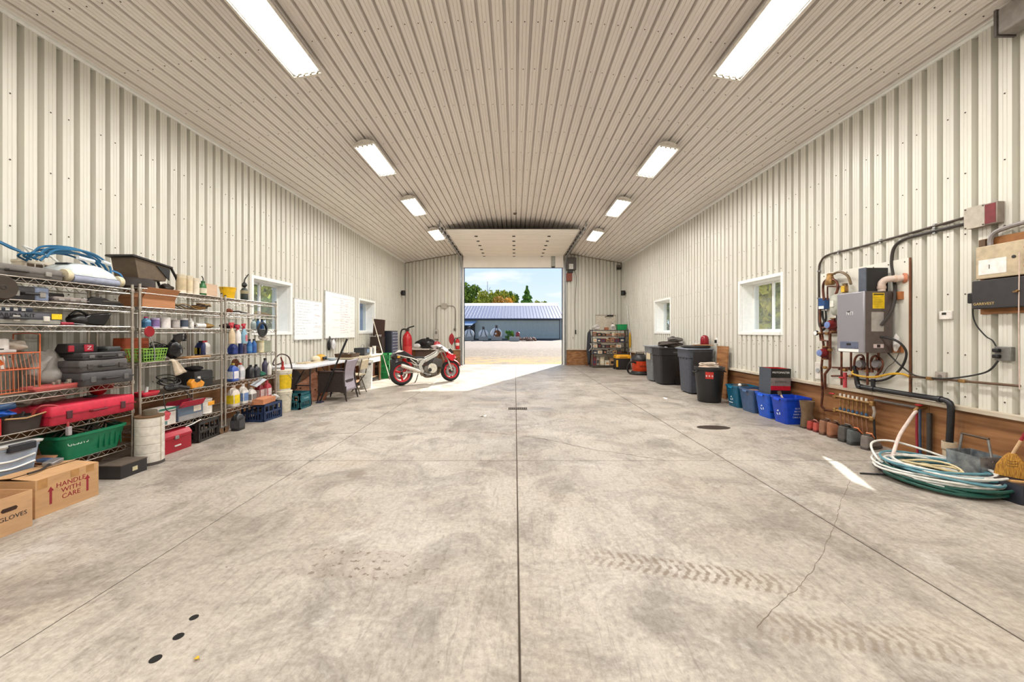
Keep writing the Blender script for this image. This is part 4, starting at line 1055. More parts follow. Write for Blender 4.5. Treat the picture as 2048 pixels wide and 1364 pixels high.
bh = thing('blue_hose', 'blue floating cable looped over the pool robot', 'hose', (-4.25, 3.62, z1 + 0.205))
mbh = pm(24, 104, 148, 0.4)
for k in range(7):
    xx = -0.09 + 0.03*k; dz = 0.016*((k*2) % 5); e0 = -0.27 - 0.02*(k % 2)
    B().tube(bez([(xx, e0, -0.03 + dz), (xx, -0.20, 0.05 + dz), (xx + 0.01, 0.0, 0.085 + dz), (xx, 0.16, 0.055 + dz), (xx + 0.01, 0.25, -0.03 + dz), (xx + 0.03, 0.30 - 0.012*k, -0.11 + 0.5*dz)], 6), 0.0095, 7).build('cable_strand', mbh, bh)
for k in range(3): B().tube(bez([(-0.09 + 0.06*k, -0.28, -0.02), (-0.08 + 0.05*k, -0.33, 0.0), (-0.05 + 0.05*k, -0.33, 0.025), (-0.06 + 0.06*k, -0.26, 0.03)]), 0.0085, 7).build('cable_bend', mbh, bh)
B().tube(bez([(-0.06, -0.28, 0.03), (-0.08, -0.38, 0.06), (-0.10, -0.50, 0.13), (-0.12, -0.45, 0.12), (-0.1, -0.30, 0.05)]), 0.0085, 7).build('stray_loop', mbh, bh)
B().tube(bez([(0.10, 0.27, -0.03), (0.13, 0.32, -0.06), (0.13, 0.34, -0.12), (0.11, 0.29, -0.10)]), 0.0085, 7).build('stray_loop', pm(60, 130, 190, 0.4), bh)
for (yy, zz_, l) in ((0.02, 0.075, 0.13), (0.2, 0.075, 0.06)): B().cyl((0.11, yy - l/2, zz_ - 0.03), (0.115, yy + l/2, zz_ - 0.045), 0.018).build('white_float', pm(232, 236, 238, 0.5), bh)
wb = thing('rubber_wheel', 'brown rubber wheel hung against the front of the nearest shelves', 'wheel', (-3.985, 2.92, 1.745))
B().lathe([(0.05, -0.03), (0.085, -0.032), (0.098, -0.015), (0.098, 0.015), (0.085, 0.032), (0.05, 0.03)], 28, Matrix.Rotation(PI/2, 4, 'Y')).build('tyre', pm(58, 46, 34, 0.7), wb)
B().lathe([(0.05, -0.02), (0.05, 0.02), (0.015, 0.032), (0.015, -0.032)], 20, Matrix.Rotation(PI/2, 4, 'Y')).build('hub', pm(44, 38, 34, 0.6), wb)
bc = tool_case('black tool case with a blue-grey end on the second shelf', -4.19, 3.17, z2, 0.22, 0.27, 0.115, (52, 50, 52))
loft(B(), [(0.226, 0.11, 0.004, 0.02), (0.23, 0.112, 0.055, 0.02), (0.226, 0.11, 0.119, 0.02)]).build('end_cover', pm(128, 140, 166, 0.4), bc, loc=(0, 0.085, 0))
tool_case('flat pale grey case with rivets on the second shelf', -4.18, 3.47, z2, 0.22, 0.27, 0.05, (150, 138, 132), latches=3, handle=False)
tool_case('thin dark case lying at the back of the second shelf', -4.40, 3.44, z2, 0.14, 0.4, 0.10, (66, 56, 50), handle=False)
ng = thing('nail_gun', 'black nail gun lying at the end of the second shelf', 'power tool', (-4.14, 3.81, z2))
B().prism([(-0.17, 0.0), (0.15, 0.0), (0.16, 0.03), (0.05, 0.04), (-0.02, 0.075), (-0.1, 0.08), (-0.17, 0.05)], -0.03, 0.03, Matrix.Rotation(PI/2, 4, 'Z') @ Matrix.Rotation(PI/2, 4, 'X')).build('body', pm(38, 36, 36, 0.45), ng, bevel=0.008)
B().box(0.0, 0.034, -0.05, 0.12, 0.03, 0.05).build('magazine', pm(72, 66, 60, 0.5), ng, bevel=0.004); B().cyl((0, -0.16, 0.04), (0, -0.2, 0.05), 0.016).build('air_fitting', M_GALV, ng)
kt = tool_case('long dark grey kit case with pale lower half on the third shelf', -4.17, 3.07, z3, 0.22, 0.62, 0.11, (84, 84, 92), lcol=(224, 218, 208), latches=3)
loft(B(), [(0.228, 0.626, 0.008, 0.025), (0.228, 0.626, 0.042, 0.025)]).build('pale_band', pm(150, 148, 140, 0.5), kt)
text('TAPARIDA KIT', 0.042, pm(30, 28, 32, 0.6), kt, (0.1115, -0.03, 0.077), FX, sx=1.15)
B().box(-0.05, 0.09, -0.12, 0.13, 0.112, 0.14).build('clear_tray', pm(70, 80, 100, 0.2), kt, bevel=0.006)
for i in range(4): B().box(0.07, 0.094, -0.10 + i*0.05, -0.075 + i*0.05, 0.114, 0.138).build('white_bit', M_WHITE, kt, ang=0)
B().box(0.112, 0.1145, 0.235, 0.31, 0.05, 0.098).build('yellow_note', pm(244, 208, 16, 0.6), kt, ang=0)
sd = thing('screwdriver', 'red-handled screwdriver on the third shelf right of the kit case', 'screwdriver', (-4.10, 3.45, z3 + 0.016))
B().cyl((0, -0.05, 0), (0, 0.05, 0), 0.016, 0.012).build('handle', pm(170, 34, 56, 0.35), sd); B().cyl((0, 0.05, 0), (0, 0.15, -0.006), 0.004).build('shaft', M_GALV, sd)
lb = thing('leaf_blower', 'black handheld blower with a glossy flared nozzle on the third shelf', 'power tool', (-4.18, 3.68, z3))
lump(B(), (0, -0.07, 0.055), 0.07, (0.9, 1.3, 0.78), 0.1, 5).build('motor_body', pm(30, 29, 30, 0.4), lb, sub=1)
B().prism([(-0.04, 0.02), (0.12, 0.0), (0.19, 0.13), (0.17, 0.135), (0.0, 0.11), (-0.06, 0.08)], -0.055, 0.055, Matrix.Rotation(PI/2, 4, 'Z') @ Matrix.Rotation(PI/2, 4, 'X')).build('nozzle', pm(24, 23, 25, 0.2), lb, bevel=0.012)
B().tube(bez([(0, -0.14, 0.09), (0, -0.07, 0.14), (0, 0.02, 0.10)]), 0.012).build('handle', pm(34, 33, 34, 0.5), lb)
# shelf 4
rk = thing('orange_rack', 'orange coated wire rack with three tiers on the nearest shelf', 'rack', (-4.22, 3.10, z4))
mo = pm(206, 104, 58, 0.4)
for zt in (0.012, 0.20, 0.335):
    B().tube([(0.13, -0.14, zt), (0.13, 0.15, zt), (-0.1, 0.15, zt), (-0.1, -0.14, zt)], 0.006, 6, closed=True).build('tier_frame', mo, rk)
    if zt > 0.1:
        for i in range(9): B().tube([(0.13, -0.12 + i*0.032, zt), (-0.1, -0.12 + i*0.032, zt)], 0.0022, 4).build('tier_wire', mo, rk)
for xx in (0.13, -0.1):
    for yy in (-0.14, 0.15): B().tube([(xx, yy, 0.0), (xx, yy, 0.49 if yy > 0 else 0.38)], 0.005, 6).build('upright', mo, rk)
for i in range(11): B().tube([(0.13, -0.12 + i*0.026, 0.012), (0.125, -0.12 + i*0.026, 0.20), (0.1, -0.12 + i*0.026, 0.335)], 0.0025, 5).build('front_wire', pm(190, 120, 90, 0.4), rk)
B().tube(bez([(0.13, 0.15, 0.49), (0.02, 0.15, 0.50), (-0.1, 0.15, 0.49)]), 0.005, 6).build('top_loop', mo, rk)
ws = thing('orbital_sander', 'white sander with a navy dust pad on the orange rack', 'power tool', (-4.20, 3.0, z4 + 0.345))
B().box(-0.05, 0.06, -0.02, 0.10, 0.0, 0.115).build('body', pm(236, 230, 226, 0.4), ws, bevel=0.02); B().ball((0.03, -0.06, 0.095), 0.05).build('dust_pad', pm(34, 38, 50, 0.5), ws)
B().box(-0.05, 0.07, -0.08, 0.13, -0.004, 0.02).build('base', pm(228, 222, 218, 0.4), ws, bevel=0.006); B().box(0.058, 0.064, 0.03, 0.055, 0.02, 0.03).build('switch', M_DARK, ws)
sack('crumpled clear plastic bag on the orange rack', -4.21, 3.17, z4 + 0.345, 0.06, (0.9, 1.2, 0.8), (206, 194, 180), 'plastic_bag', seed=4, amp=0.5, rough=0.25)
cb_ = carton('white and orange product box on the middle tier of the orange rack', -4.17, 3.0, z4 + 0.21, 0.10, 0.1, 0.10, col=(226, 222, 216), flaps=(2, 2, None, None), name='product_box'); B().prism([(-0.03, 0.0), (0.05, 0.03), (0.02, 0.07)], 0, 0.001, Matrix.Translation((0.051, 0, 0.01)) @ Matrix(((0, 0, 1, 0), (1, 0, 0, 0), (0, 1, 0, 0), (0, 0, 0, 1)))).build('orange_print', pm(226, 110, 40, 0.5), cb_, ang=0)
sack('grey canvas bag slumped on the fourth shelf beside the orange rack', -4.30, 3.44, z4, 0.15, (0.8, 0.95, 1.05), (158, 152, 146), seed=9, amp=0.35, fold=(((0.02, -0.02, 0.26), (0.10, 0.16, 0.27), (0.10, 0.10, 0.12)), ((0.08, 0.0, 0.28), (0.12, -0.12, 0.12), (0.02, -0.06, 0.3))))
tr = thing('socket_tray', 'red metal tray of chrome sockets on the fourth shelf edge', 'tool tray', (-4.10, 3.36, z4))
b = B(); tub(b, 0.12, 0.38, 0.045, 0.92, 0.004, 0.01, 0.004); b.build('tray', pm(196, 92, 88, 0.45), tr)
for i, (yy, r_) in enumerate(((-0.13, 0.014), (-0.02, 0.012), (0.03, 0.016), (0.075, 0.02), (0.11, 0.02), (0.095, 0.018))): B().cyl((0.0 + 0.02*(i % 2), yy, 0.02), (0.0 + 0.02*(i % 2), yy, 0.055 + 0.012*(i % 3)), r_, n=10).build('socket', M_CHROME, tr)
g_ = 'stacked black tool cases on the nearest shelves'
tool_case('wide black tool case at the bottom of the stack of cases', -4.17, 3.72, z4, 0.36, 0.47, 0.125, (74, 72, 74), group=g_, lcol=(96, 94, 94))
tool_case('black tool case second from the bottom of the stack', -4.19, 3.71, z4 + 0.127, 0.34, 0.44, 0.112, (88, 84, 84), group=g_, lcol=(70, 66, 66))
tool_case('slim dark case third from the bottom of the stack', -4.20, 3.73, z4 + 0.241, 0.32, 0.40, 0.07, (66, 64, 66), group=g_, lcol=(110, 106, 106))
rb_ = thing('tool_pouch', 'red and black power-tool pouch on top of the case stack', 'tool bag', (-4.20, 3.62, z4 + 0.313))
loft(B(), [(0.14, 0.26, 0, 0.03), (0.15, 0.27, 0.03, 0.035), (0.12, 0.24, 0.085, 0.03)]).build('pouch', pm(36, 32, 32, 0.7), rb_)
B().box(0.066, 0.079, -0.005, 0.075, 0.006, 0.076).build('red_patch', pm(206, 40, 66, 0.6), rb_, bevel=0.006); B().box(0.06, 0.077, -0.13, -0.085, 0.01, 0.07).build('red_end', pm(186, 40, 60, 0.6), rb_, bevel=0.006)
text('Z', 0.05, M_WHITE, rb_, (0.080, 0.035, 0.042), FX, sx=1.3)
tool_case('small rounded grey case at the right end on top of the stack', -4.15, 3.84, z4 + 0.313, 0.16, 0.14, 0.05, (72, 74, 76), latches=0, handle=False)
# shelf 5
tool_case('large red plastic tool case with a dusty lid on the fifth shelf', -4.17, 3.60, z5, 0.38, 0.72, 0.165, (206, 38, 66), lcol=(84, 40, 48))
gl = thing('work_gloves', 'heap of grey leather gloves at the back of the fifth shelf', 'gloves', (-4.28, 3.28, z5 + 0.17))
for i, (yy, xx, a) in enumerate(((-0.06, 0.08, 0.3), (0.03, 0.06, 0.9), (0.12, 0.0, 0.2), (0.2, 0.04, 0.7))): lump(B(), (xx, yy, 0.04), 0.05, (1.1, 1.4, 0.75), 0.4, 20 + i, 14, 9).build('glove', pm(124 + 8*i, 116 + 7*i, 104 + 6*i, 0.85), gl, sub=1)
bt = thing('blue_tarp', 'folded bright blue tarp with a dark blue flashlight on the fifth shelf', 'tarp', (-4.14, 2.98, z5 + 0.13))
lump(B(), (0, 0, 0.03), 0.1, (1.0, 1.1, 0.3), 0.3, 33).build('folded_tarp', pm(24, 82, 176, 0.5), bt, sub=1); B().cyl((0.02, -0.04, 0.075), (0.05, 0.10, 0.085), 0.022, 0.03).build('flashlight', pm(40, 80, 128, 0.35), bt)
tb = thing('red_box', 'red box cut by the left edge of the picture on the fifth shelf', 'box', (-4.12, 2.865, z5)); loft(B(), [(0.2, 0.2, 0, 0.02), (0.2, 0.2, 0.13, 0.02)]).build('box', pm(196, 34, 38, 0.45), tb)
B().tube([(0.03, -0.05, 0.125), (0.03, -0.05, 0.15), (0.03, 0.05, 0.15), (0.03, 0.05, 0.125)], 0.006).build('handle', M_DARK, tb)
kb = thing('tool_bag', 'open dark canvas tool bag with tan edging on the fifth shelf', 'tool bag', (-4.13, 3.11, z5))
b = B(); tub(b, 0.2, 0.25, 0.12, 0.9, 0.008, 0.03, 0.002, lip=0.01); b.build('bag', pm(58, 50, 46, 0.8), kb); B().tube([(0.105, -0.13, 0.122), (0.105, 0, 0.105), (0.105, 0.13, 0.128)], 0.006).build('tan_edge', pm(186, 150, 104, 0.7), kb)
for i in range(4): B().cyl((0.02*i - 0.03, -0.08 + 0.05*i, 0.03), (0.03*i - 0.03, -0.06 + 0.05*i, 0.15), 0.01).build('tool_handle', pm(*[(150, 40, 40), (120, 90, 70), (70, 66, 66), (180, 60, 50)][i], 0.5), kb)
cord('red air hose with a grey plug hanging over the fifth shelf edge', [(-4.1, 3.2, z5 + 0.13), (-4.05, 3.24, z5 + 0.18), (-4.0, 3.32, z5 + 0.15), (-3.99, 3.36, z5 + 0.03), (-3.99, 3.375, z5 - 0.07)], 0.009, (176, 66, 70), 'air_hose', 'hose', ends=((0.03, 0.03, 0.08), (170, 164, 168)))
gr = thing('angle_grinder', 'red angle grinder standing behind the red case', 'power tool', (-4.24, 3.84, z5 + 0.167)); B().ball((0, 0, 0.062), 0.06, sc=(1, 1.15, 1)).build('motor', pm(176, 26, 28, 0.3), gr); B().tube(bez([(0.0, 0.0, 0.09), (0.0, 0.06, 0.11), (0.0, 0.13, 0.07)]), [0.03, 0.028]*8 + [0.022]).build('handle', pm(170, 44, 36, 0.45), gr); B().lathe([(0.05, 0), (0.05, 0.012)], 16, Matrix.Translation((0, -0.07, 0.0))).build('guard', M_DARK, gr)
# shelf 6
cbn = thing('clear_tote', 'clear plastic tote with white latches and dark clips on the bottom shelf', 'storage box', (-4.14, 2.99, z6))
b = B(); tub(b, 0.27, 0.40, 0.24, 0.88, 0.004, 0.03, 0.006); b.build('tub', mat('clear_plastic', srgb(172, 186, 206), 0.2, var=0.05, alpha=0.82), cbn)
loft(B(), [(0.30, 0.43, 0.24, 0.03), (0.31, 0.44, 0.255, 0.03), (0.28, 0.41, 0.262, 0.03)]).build('lid', pm(206, 206, 204, 0.3), cbn)
B().box(0.13, 0.165, -0.02, 0.15, 0.20, 0.262).build('latch', pm(40, 42, 50, 0.4), cbn, bevel=0.008)
for zz_ in (0.07, 0.13): B().tube(bez([(0.132, -0.18, zz_ + 0.03), (0.134, 0.0, zz_), (0.134, 0.16, zz_ + 0.02)]), 0.008).build('white_strip', M_WHITE, cbn)
gb = thing('green_bin', 'dark green recycling bin full of cords on the bottom shelf', 'bin', (-4.145, 3.62, z6))
b = B(); tub(b, 0.28, 0.56, 0.225, 0.82, 0.006, 0.05, 0.016); b.build('bin_body', pm(16, 122, 84, 0.4), gb)
text('GESS13', 0.055, pm(206, 222, 210, 0.6), gb, (0.132, -0.15, 0.145), (PI/2 - 0.11, 0, PI/2))
for i in range(5): B().box(0.125, 0.136, 0.02 + i*0.05, 0.026 + i*0.05, 0.04, 0.19).build('moulded_rib', pm(14, 108, 74, 0.4), gb, ang=0)
for i in range(6):
    cc = coil((R.uniform(-0.04, 0.04), -0.15 + 0.07*i, 0.19 + 0.012*(i % 3)), 0.07, 0.10, 3, 0.03, 0.05, seed=50 + i, tilt=Matrix.Rotation(0.6*(-1)**i, 4, 'X'))
    B().tube(cc, 0.006, 5).build('coiled_cord', pm(*[(70, 56, 48), (120, 96, 80), (46, 44, 44)][i % 3], 0.6), gb)
cf = thing('cardboard_sheet', 'loose brown cardboard sheets on the bottom shelf', 'cardboard', (-4.14, 3.27, z6)); B().cbox((0, 0, 0.03), (0.24, 0.13, 0.01), (0.0, 0.2, 0.1)).build('sheet', pm(150, 104, 74, 0.8), cf); B().cbox((0.02, -0.01, 0.06), (0.2, 0.1, 0.008), (0.4, 0.1, 0.3)).build('sheet', pm(176, 124, 88, 0.8), cf)
# floor beside unit 1
hb_ = carton('brown shipping box printed with red arrows on the floor', -3.775, 3.035, 0.001, 0.38, 0.43, 0.28, col=(198, 156, 112), flaps=(4, 6, None, None))
mr = pm(150, 34, 50, 0.6)
for (s_, zz_) in (('HANDLE', 0.195), ('WITH', 0.145), ('CARE', 0.095)): text(s_, 0.052, mr, hb_, (0.1905, 0.015, zz_), FX)
for yy in (-0.12, 0.13): B().prism([(-0.008, 0.07), (0.008, 0.07), (0.008, 0.17), (0.02, 0.17), (0, 0.205), (-0.02, 0.17), (-0.008, 0.17)], 0.0, 0.0008, Matrix.Translation((0.19, yy, 0)) @ Matrix(((0, 0, 1, 0), (1, 0, 0, 0), (0, 1, 0, 0), (0, 0, 0, 1)))).build('red_arrow', mr, hb_, ang=0)
for yy, zz_ in ((-0.17, 0.235), (0.04, 0.25), (0.15, 0.25)): B().box(0.19, 0.191, yy - 0.03, yy + 0.03, zz_ - 0.025, 0.281).build('tape', pm(186, 138, 84, 0.4), hb_, ang=0)
gv = carton('brown open box marked gloves at the left edge of the picture', -3.70, 2.52, 0.001, 0.42, 0.42, 0.262, col=(204, 162, 120), flaps=(None, None, None, None))
text('GLOVES', 0.042, pm(44, 40, 46, 0.6), gv, (0.2105, 0.105, 0.115), FX)
B().prism([(0.0, -0.014), (0.07, -0.014), (0.08, 0), (0.07, 0.014), (0.0, 0.014), (-0.01, 0)], 0, 0.001, Matrix.Translation((0.2102, 0.05, 0.175)) @ Matrix(((0, 0, 1, 0), (1, 0, 0, 0), (0, 1, 0, 0), (0, 0, 0, 1)))).build('hand_hole', pm(60, 38, 26, 0.9), gv, ang=0)
ck = thing('chain_tool', 'grey clamp tool with blue handle lying on the brown shipping box', 'hand tool', (-3.83, 3.13, 0.302)); B().cbox((0, 0, 0.02), (0.07, 0.11, 0.035), (0.1, 0.1, 0.3)).build('jaw', pm(150, 150, 152, 0.4, metal=0.5), ck, bevel=0.006); B().cbox((-0.07, 0.0, 0.035), (0.09, 0.05, 0.03)).build('handle', pm(50, 72, 106, 0.4), ck, bevel=0.008); B().tube(bez([(0.03, -0.05, 0.02), (0.08, -0.14, 0.01), (0.10, -0.24, 0.012)]), 0.008).build('strap', M_DARK, ck)
sb = thing('steel_box', 'low black steel box with a small sticker on the floor', 'metal box', (-3.85, 3.71, 0.001))
loft(B(), [(0.22, 0.26, 0, 0.006), (0.22, 0.26, 0.122, 0.006)]).build('body', pm(44, 42, 44, 0.4), sb); B().box(-0.112, 0.112, -0.132, 0.132, 0.122, 0.13).build('lid', pm(96, 84, 74, 0.6), sb, ang=0); B().box(0.1105, 0.112, -0.02, 0.03, 0.04, 0.08).build('sticker', pm(206, 196, 160, 0.5), sb, ang=0)
fc = thing('filter_canister', 'tall white ribbed canister with a brown top in front of the shelves', 'canister', (-3.90, 4.03, 0.001))
prof = [(0.118, 0.03)]
for k in range(5): prof += [(0.119, 0.035 + k*0.093), (0.119, 0.118 + k*0.093), (0.114, 0.122 + k*0.093), (0.114, 0.126 + k*0.093)]
B().lathe(prof + [(0.11, 0.505), (0.02, 0.505)], 28).build('body', pm(232, 226, 216, 0.45), fc); B().lathe([(0.112, 0.0), (0.122, 0.004), (0.118, 0.03)], 28).build('base_ring', pm(70, 64, 60, 0.6), fc); B().lathe([(0.121, 0.497), (0.121, 0.512), (0.105, 0.514), (0.02, 0.512)], 28).build('brown_top', pm(112, 84, 56, 0.7), fc); B().tube([(0.12, 0.0, 0.03), (0.122, 0, 0.5)], 0.004).build('seam', pm(200, 188, 168, 0.6), fc)
B().lathe([(0.06, 0.512), (0.06, 0.565), (0.055, 0.565)], 20).build('glass_collar', pm(110, 100, 84, 0.2), fc)

# ---- unit 2
z1, z2, z3, z4, z5, z6 = [z + e for z in U2]
sp = thing('spreader_hopper', 'black plastic hopper with a flat lid and round base on the middle unit top', 'spreader', (-4.27, 4.36, z1))
B().lathe([(0.17, 0), (0.185, 0.02), (0.185, 0.10), (0.16, 0.115)], 24, Matrix.Translation((0, -0.14, 0))).build('round_base', pm(56, 48, 46, 0.5), sp)
B().prism([(-0.22, 0.115), (0.10, 0.115), (0.16, 0.28), (-0.26, 0.33)], -0.12, 0.14, Matrix.Rotation(PI/2, 4, 'Z') @ Matrix.Rotation(PI/2, 4, 'X')).build('hopper', pm(96, 80, 62, 0.6), sp)
B().prism([(-0.30, 0.335), (0.17, 0.28), (0.19, 0.30), (-0.29, 0.36)], -0.15, 0.16, Matrix.Rotation(PI/2, 4, 'Z') @ Matrix.Rotation(PI/2, 4, 'X')).build('lid', pm(34, 30, 29, 0.4), sp, bevel=0.006)
for xx in (-0.1, 0.14): B().tube([(xx, 0.17, 0.29), (xx, 0.24, 0.18), (xx, 0.30, 0.04), (xx, 0.36, 0.006)], 0.014).build('leg', pm(30, 27, 27, 0.35), sp)
B().prism([(-0.02, 0.28), (0.15, 0.27), (0.14, 0.13)], 0.142, 0.15, Matrix.Rotation(PI/2, 4, 'Z') @ Matrix.Rotation(PI/2, 4, 'X')).build('brace_plate', M_BLACK, sp)
lump(B(), (0.06, 0.2, 0.05), 0.06, (1, 1.3, 0.8), 0.35, 61).build('gear_housing', pm(60, 52, 46, 0.5), sp, sub=1)
XF = -4.11
def Yf(u, X=XF): return wy(u, X)
def top(v, u, X=XF): return zz(v, wy(u, X))
bottle('tall cream paper canister with brown print, first on the middle unit top', XF, Yf(362), z1, 0.052, 0.225, (224, 210, 184), (214, 196, 160), (206, 186, 150), 'can', cat='canister', name='canister')
bottle('tall cream canister with a golden rim, second on the middle unit top', XF, Yf(378), z1, 0.040, 0.225, (226, 212, 186), (208, 168, 70), (222, 204, 170), 'can', cat='canister', name='canister')
bottle('plain tall cream canister, third on the middle unit top', XF, Yf(391), z1, 0.042, 0.21, (226, 214, 194), (220, 206, 180), None, 'can', cat='canister', name='canister')
gc_ = bottle('green pump can with cream base on the middle unit top', XF, Yf(406), z1, 0.050, 0.19, (40, 110, 58), (36, 96, 50), (220, 212, 190), 'round', cat='can', name='pump_can')
B().tube(bez([(0, 0, 0.185), (0, 0.0, 0.225), (0, -0.02, 0.25)]), 0.006).build('spout', M_DARK, gc_)
carton('small brown box with printed side on the middle unit top', -4.13, 5.06, z1, 0.14, 0.18, 0.155, col=(206, 176, 150), flaps=(2, 2, None, None))
yb = thing('yellow_bucket', 'yellow bucket on top of the farthest shelving unit', 'bucket', (-4.13, 5.43, z1))
b = B(); b.lathe([(0.075, 0), (0.1, 0.15), (0.106, 0.15), (0.106, 0.158), (0.096, 0.158), (0.07, 0.01)], 24); b.build('pail', pm(240, 190, 20, 0.4), yb); B().tube([(0, 0.104*math.cos(a), 0.15 - 0.05*math.sin(a)) for a in [PI*i/10 for i in range(11)]], 0.003).build('handle', pm(60, 54, 40, 0.4), yb)
to = thing('propane_torch', 'black torch cylinder with a bent nozzle on the farthest unit top', 'torch', (-4.13, 5.76, z1))
B().lathe([(0.048, 0), (0.05, 0.01), (0.05, 0.15), (0.03, 0.185), (0.02, 0.19)], 18).build('cylinder', pm(30, 44, 38, 0.4), to); B().lathe([(0.051, 0.10), (0.051, 0.15)], 18, cap=False).build('label_band', pm(150, 140, 110, 0.6), to); lump(B(), (0, 0, 0.235), 0.035, (1, 1, 1.2), 0.2, 7).build('valve', M_BLACK, to); B().tube(bez([(0, 0, 0.26), (0, 0.01, 0.32), (0, 0.05, 0.37), (0, 0.09, 0.41)]), 0.009).build('nozzle', M_BLACK, to)
# shelf 2
ob = carton('open brown cardboard box on the second shelf of the middle unit', -4.20, 4.32, z2, 0.26, 0.40, 0.105, col=(186, 130, 90), flaps=(120, 40, 100, 60))
br = thing('bracket_bundle', 'bundle of rusty wire brackets on the second shelf of the middle unit', 'brackets', (-4.2, 4.75, z2))
for i in range(6): B().tube(bez([(-0.12 + 0.04*i, -0.16, 0.012 + 0.008*i), (-0.1 + 0.04*i, -0.05, 0.05 + 0.01*(i % 3)), (-0.12 + 0.045*i, 0.1, 0.02), (-0.1 + 0.04*i, 0.17, 0.012)]), 0.006).build('bracket', pm(*[(120, 96, 66), (70, 62, 56), (150, 120, 70)][i % 3], 0.5), br)
hk = thing('tie_down_straps', 'tangle of tan ratchet straps at the right of the second shelf', 'straps', (-4.18, 5.03, z2))
for i in range(4): B().tube(coil((0, -0.05 + 0.03*i, 0.025 + 0.015*i), 0.08, 0.10, 2, 0.02, 0.02, seed=80 + i), 0.008, 5).build('strap', pm(*[(160, 120, 62), (90, 66, 46), (60, 52, 46), (196, 160, 110)][i], 0.7), hk)
# shelf 3
for args in (('blue detergent bottle at the left end of the third shelf', 292, 0.042, 0.125, (96, 150, 190), (190, 70, 110), (60, 110, 150), 'round'), ('purple jar beside the blue bottle on the third shelf', 310, 0.042, 0.115, (196, 184, 216), (228, 228, 232), (130, 104, 160), 'can'),
             ('wide white can, third from the left on the third shelf', 330, 0.052, 0.125, (224, 220, 216), (200, 196, 190), (234, 228, 224), 'can'), ('grey lidless can on the third shelf', 351, 0.044, 0.10, (168, 160, 156), (110, 100, 96), (190, 184, 180), 'can'),
             ('white can with a dark band on the third shelf', 368, 0.042, 0.125, (224, 222, 220), (60, 66, 80), (70, 80, 100), 'can'), ('narrow white bottle standing right of the cans on the third shelf', 382, 0.030, 0.125, (236, 234, 230), (236, 234, 230), None, 'round')):
    lab, u, r_, h_, c1, c2, c3, st = args
    bottle(lab, XF, Yf(u), z3, r_, h_, c1, c2, c3, st, cat='can' if st == 'can' else 'bottle')
yt = thing('trowel', 'yellow-handled trowel lying on the third shelf of the middle unit', 'hand tool', (-4.14, 4.74, z3 + 0.012)); B().cbox((0, 0, 0.03), (0.03, 0.15, 0.02), (0, 0, 0.1)).build('handle', pm(196, 190, 60, 0.5), yt, bevel=0.005); B().cbox((0, 0.02, 0.0), (0.1, 0.2, 0.01)).build('blade', M_GALV, yt)
rl = thing('paper_roll', 'white paper roll lying on the third shelf of the middle unit', 'roll', (-4.12, 4.93, z3 + 0.036)); B().lathe([(0.012, -0.07), (0.035, -0.07), (0.035, 0.07), (0.012, 0.07)], 18, Matrix.Rotation(PI/2, 4, 'X')).build('roll', pm(236, 234, 232, 0.7), rl); B().cyl((0, -0.072, 0), (0, 0.072, 0), 0.011).build('core', pm(150, 116, 86, 0.8), rl)
sack('tan leather glove at the right end of the third shelf', -4.14, 5.08, z3, 0.06, (1, 1.3, 0.6), (160, 128, 74), 'work_glove', 'glove', seed=71)
rf = thing('red_reflector', 'red round reflector on a bent rod in front of the middle unit', 'reflector', (-4.0, 4.13, 1.06)); B().lathe([(0.005, -0.006), (0.055, -0.006), (0.06, 0), (0.055, 0.006), (0.005, 0.006)], 22, Matrix.Translation((0, 0, 0.345)) @ Matrix.Rotation(PI/2, 4, 'Y')).build('disc', pm(150, 20, 34, 0.3), rf); B().tube(bez([(0, 0.0, 0.29), (0.005, 0.04, 0.2), (0.0, 0.06, 0.1), (0.0, 0.06, 0.02)]), 0.005).build('rod', M_GALV, rf)
# shelf 4
gk = thing('green_basket', 'lime green plastic mesh basket on the fourth shelf of the middle unit', 'basket', (-4.14, 4.245, z4)); mg = pm(140, 190, 80, 0.4)
b = B()
for zz_ in (0.0, 0.035, 0.07, 0.105, 0.135):
    k = 0.85 + 0.15 * zz_ / 0.135; b.tube([(-0.1*k, -0.14*k, zz_ + 0.004), (0.1*k, -0.14*k, zz_ + 0.004), (0.1*k, 0.14*k, zz_ + 0.004), (-0.1*k, 0.14*k, zz_ + 0.004)], 0.004 if zz_ < 0.13 else 0.007, 5, closed=True)
b.build('hoops', mg, gk); b = B()
for i in range(9):
    f = -1 + 2*i/8
    for s in (-1, 1): b.tube([(s*0.085, f*0.119, 0.004), (s*0.1, f*0.14, 0.139)], 0.004, 5)
for i in range(1, 7):
    f = -1 + 2*i/7
    for s in (-1, 1): b.tube([(f*0.085, s*0.119, 0.004), (f*0.1, s*0.14, 0.139)], 0.004, 5)
b.build('mesh_sides', mg, gk); B().box(-0.085, 0.085, -0.118, 0.118, 0.002, 0.006).build('base', mg, gk, ang=0)
lump(B(), (0, 0, 0.05), 0.06, (1.2, 1.6, 0.7), 0.3, 90).build('green_contents', pm(60, 80, 40, 0.7), gk, sub=1)
oc = tool_case('orange plastic case at the back of the fourth shelf', -4.40, 4.33, z4, 0.14, 0.30, 0.26, (198, 92, 52), latches=0, handle=False)
vm = thing('motor_parts', 'tangle of black motor parts and cables behind the green basket', 'motor', (-4.25, 4.50, z4))
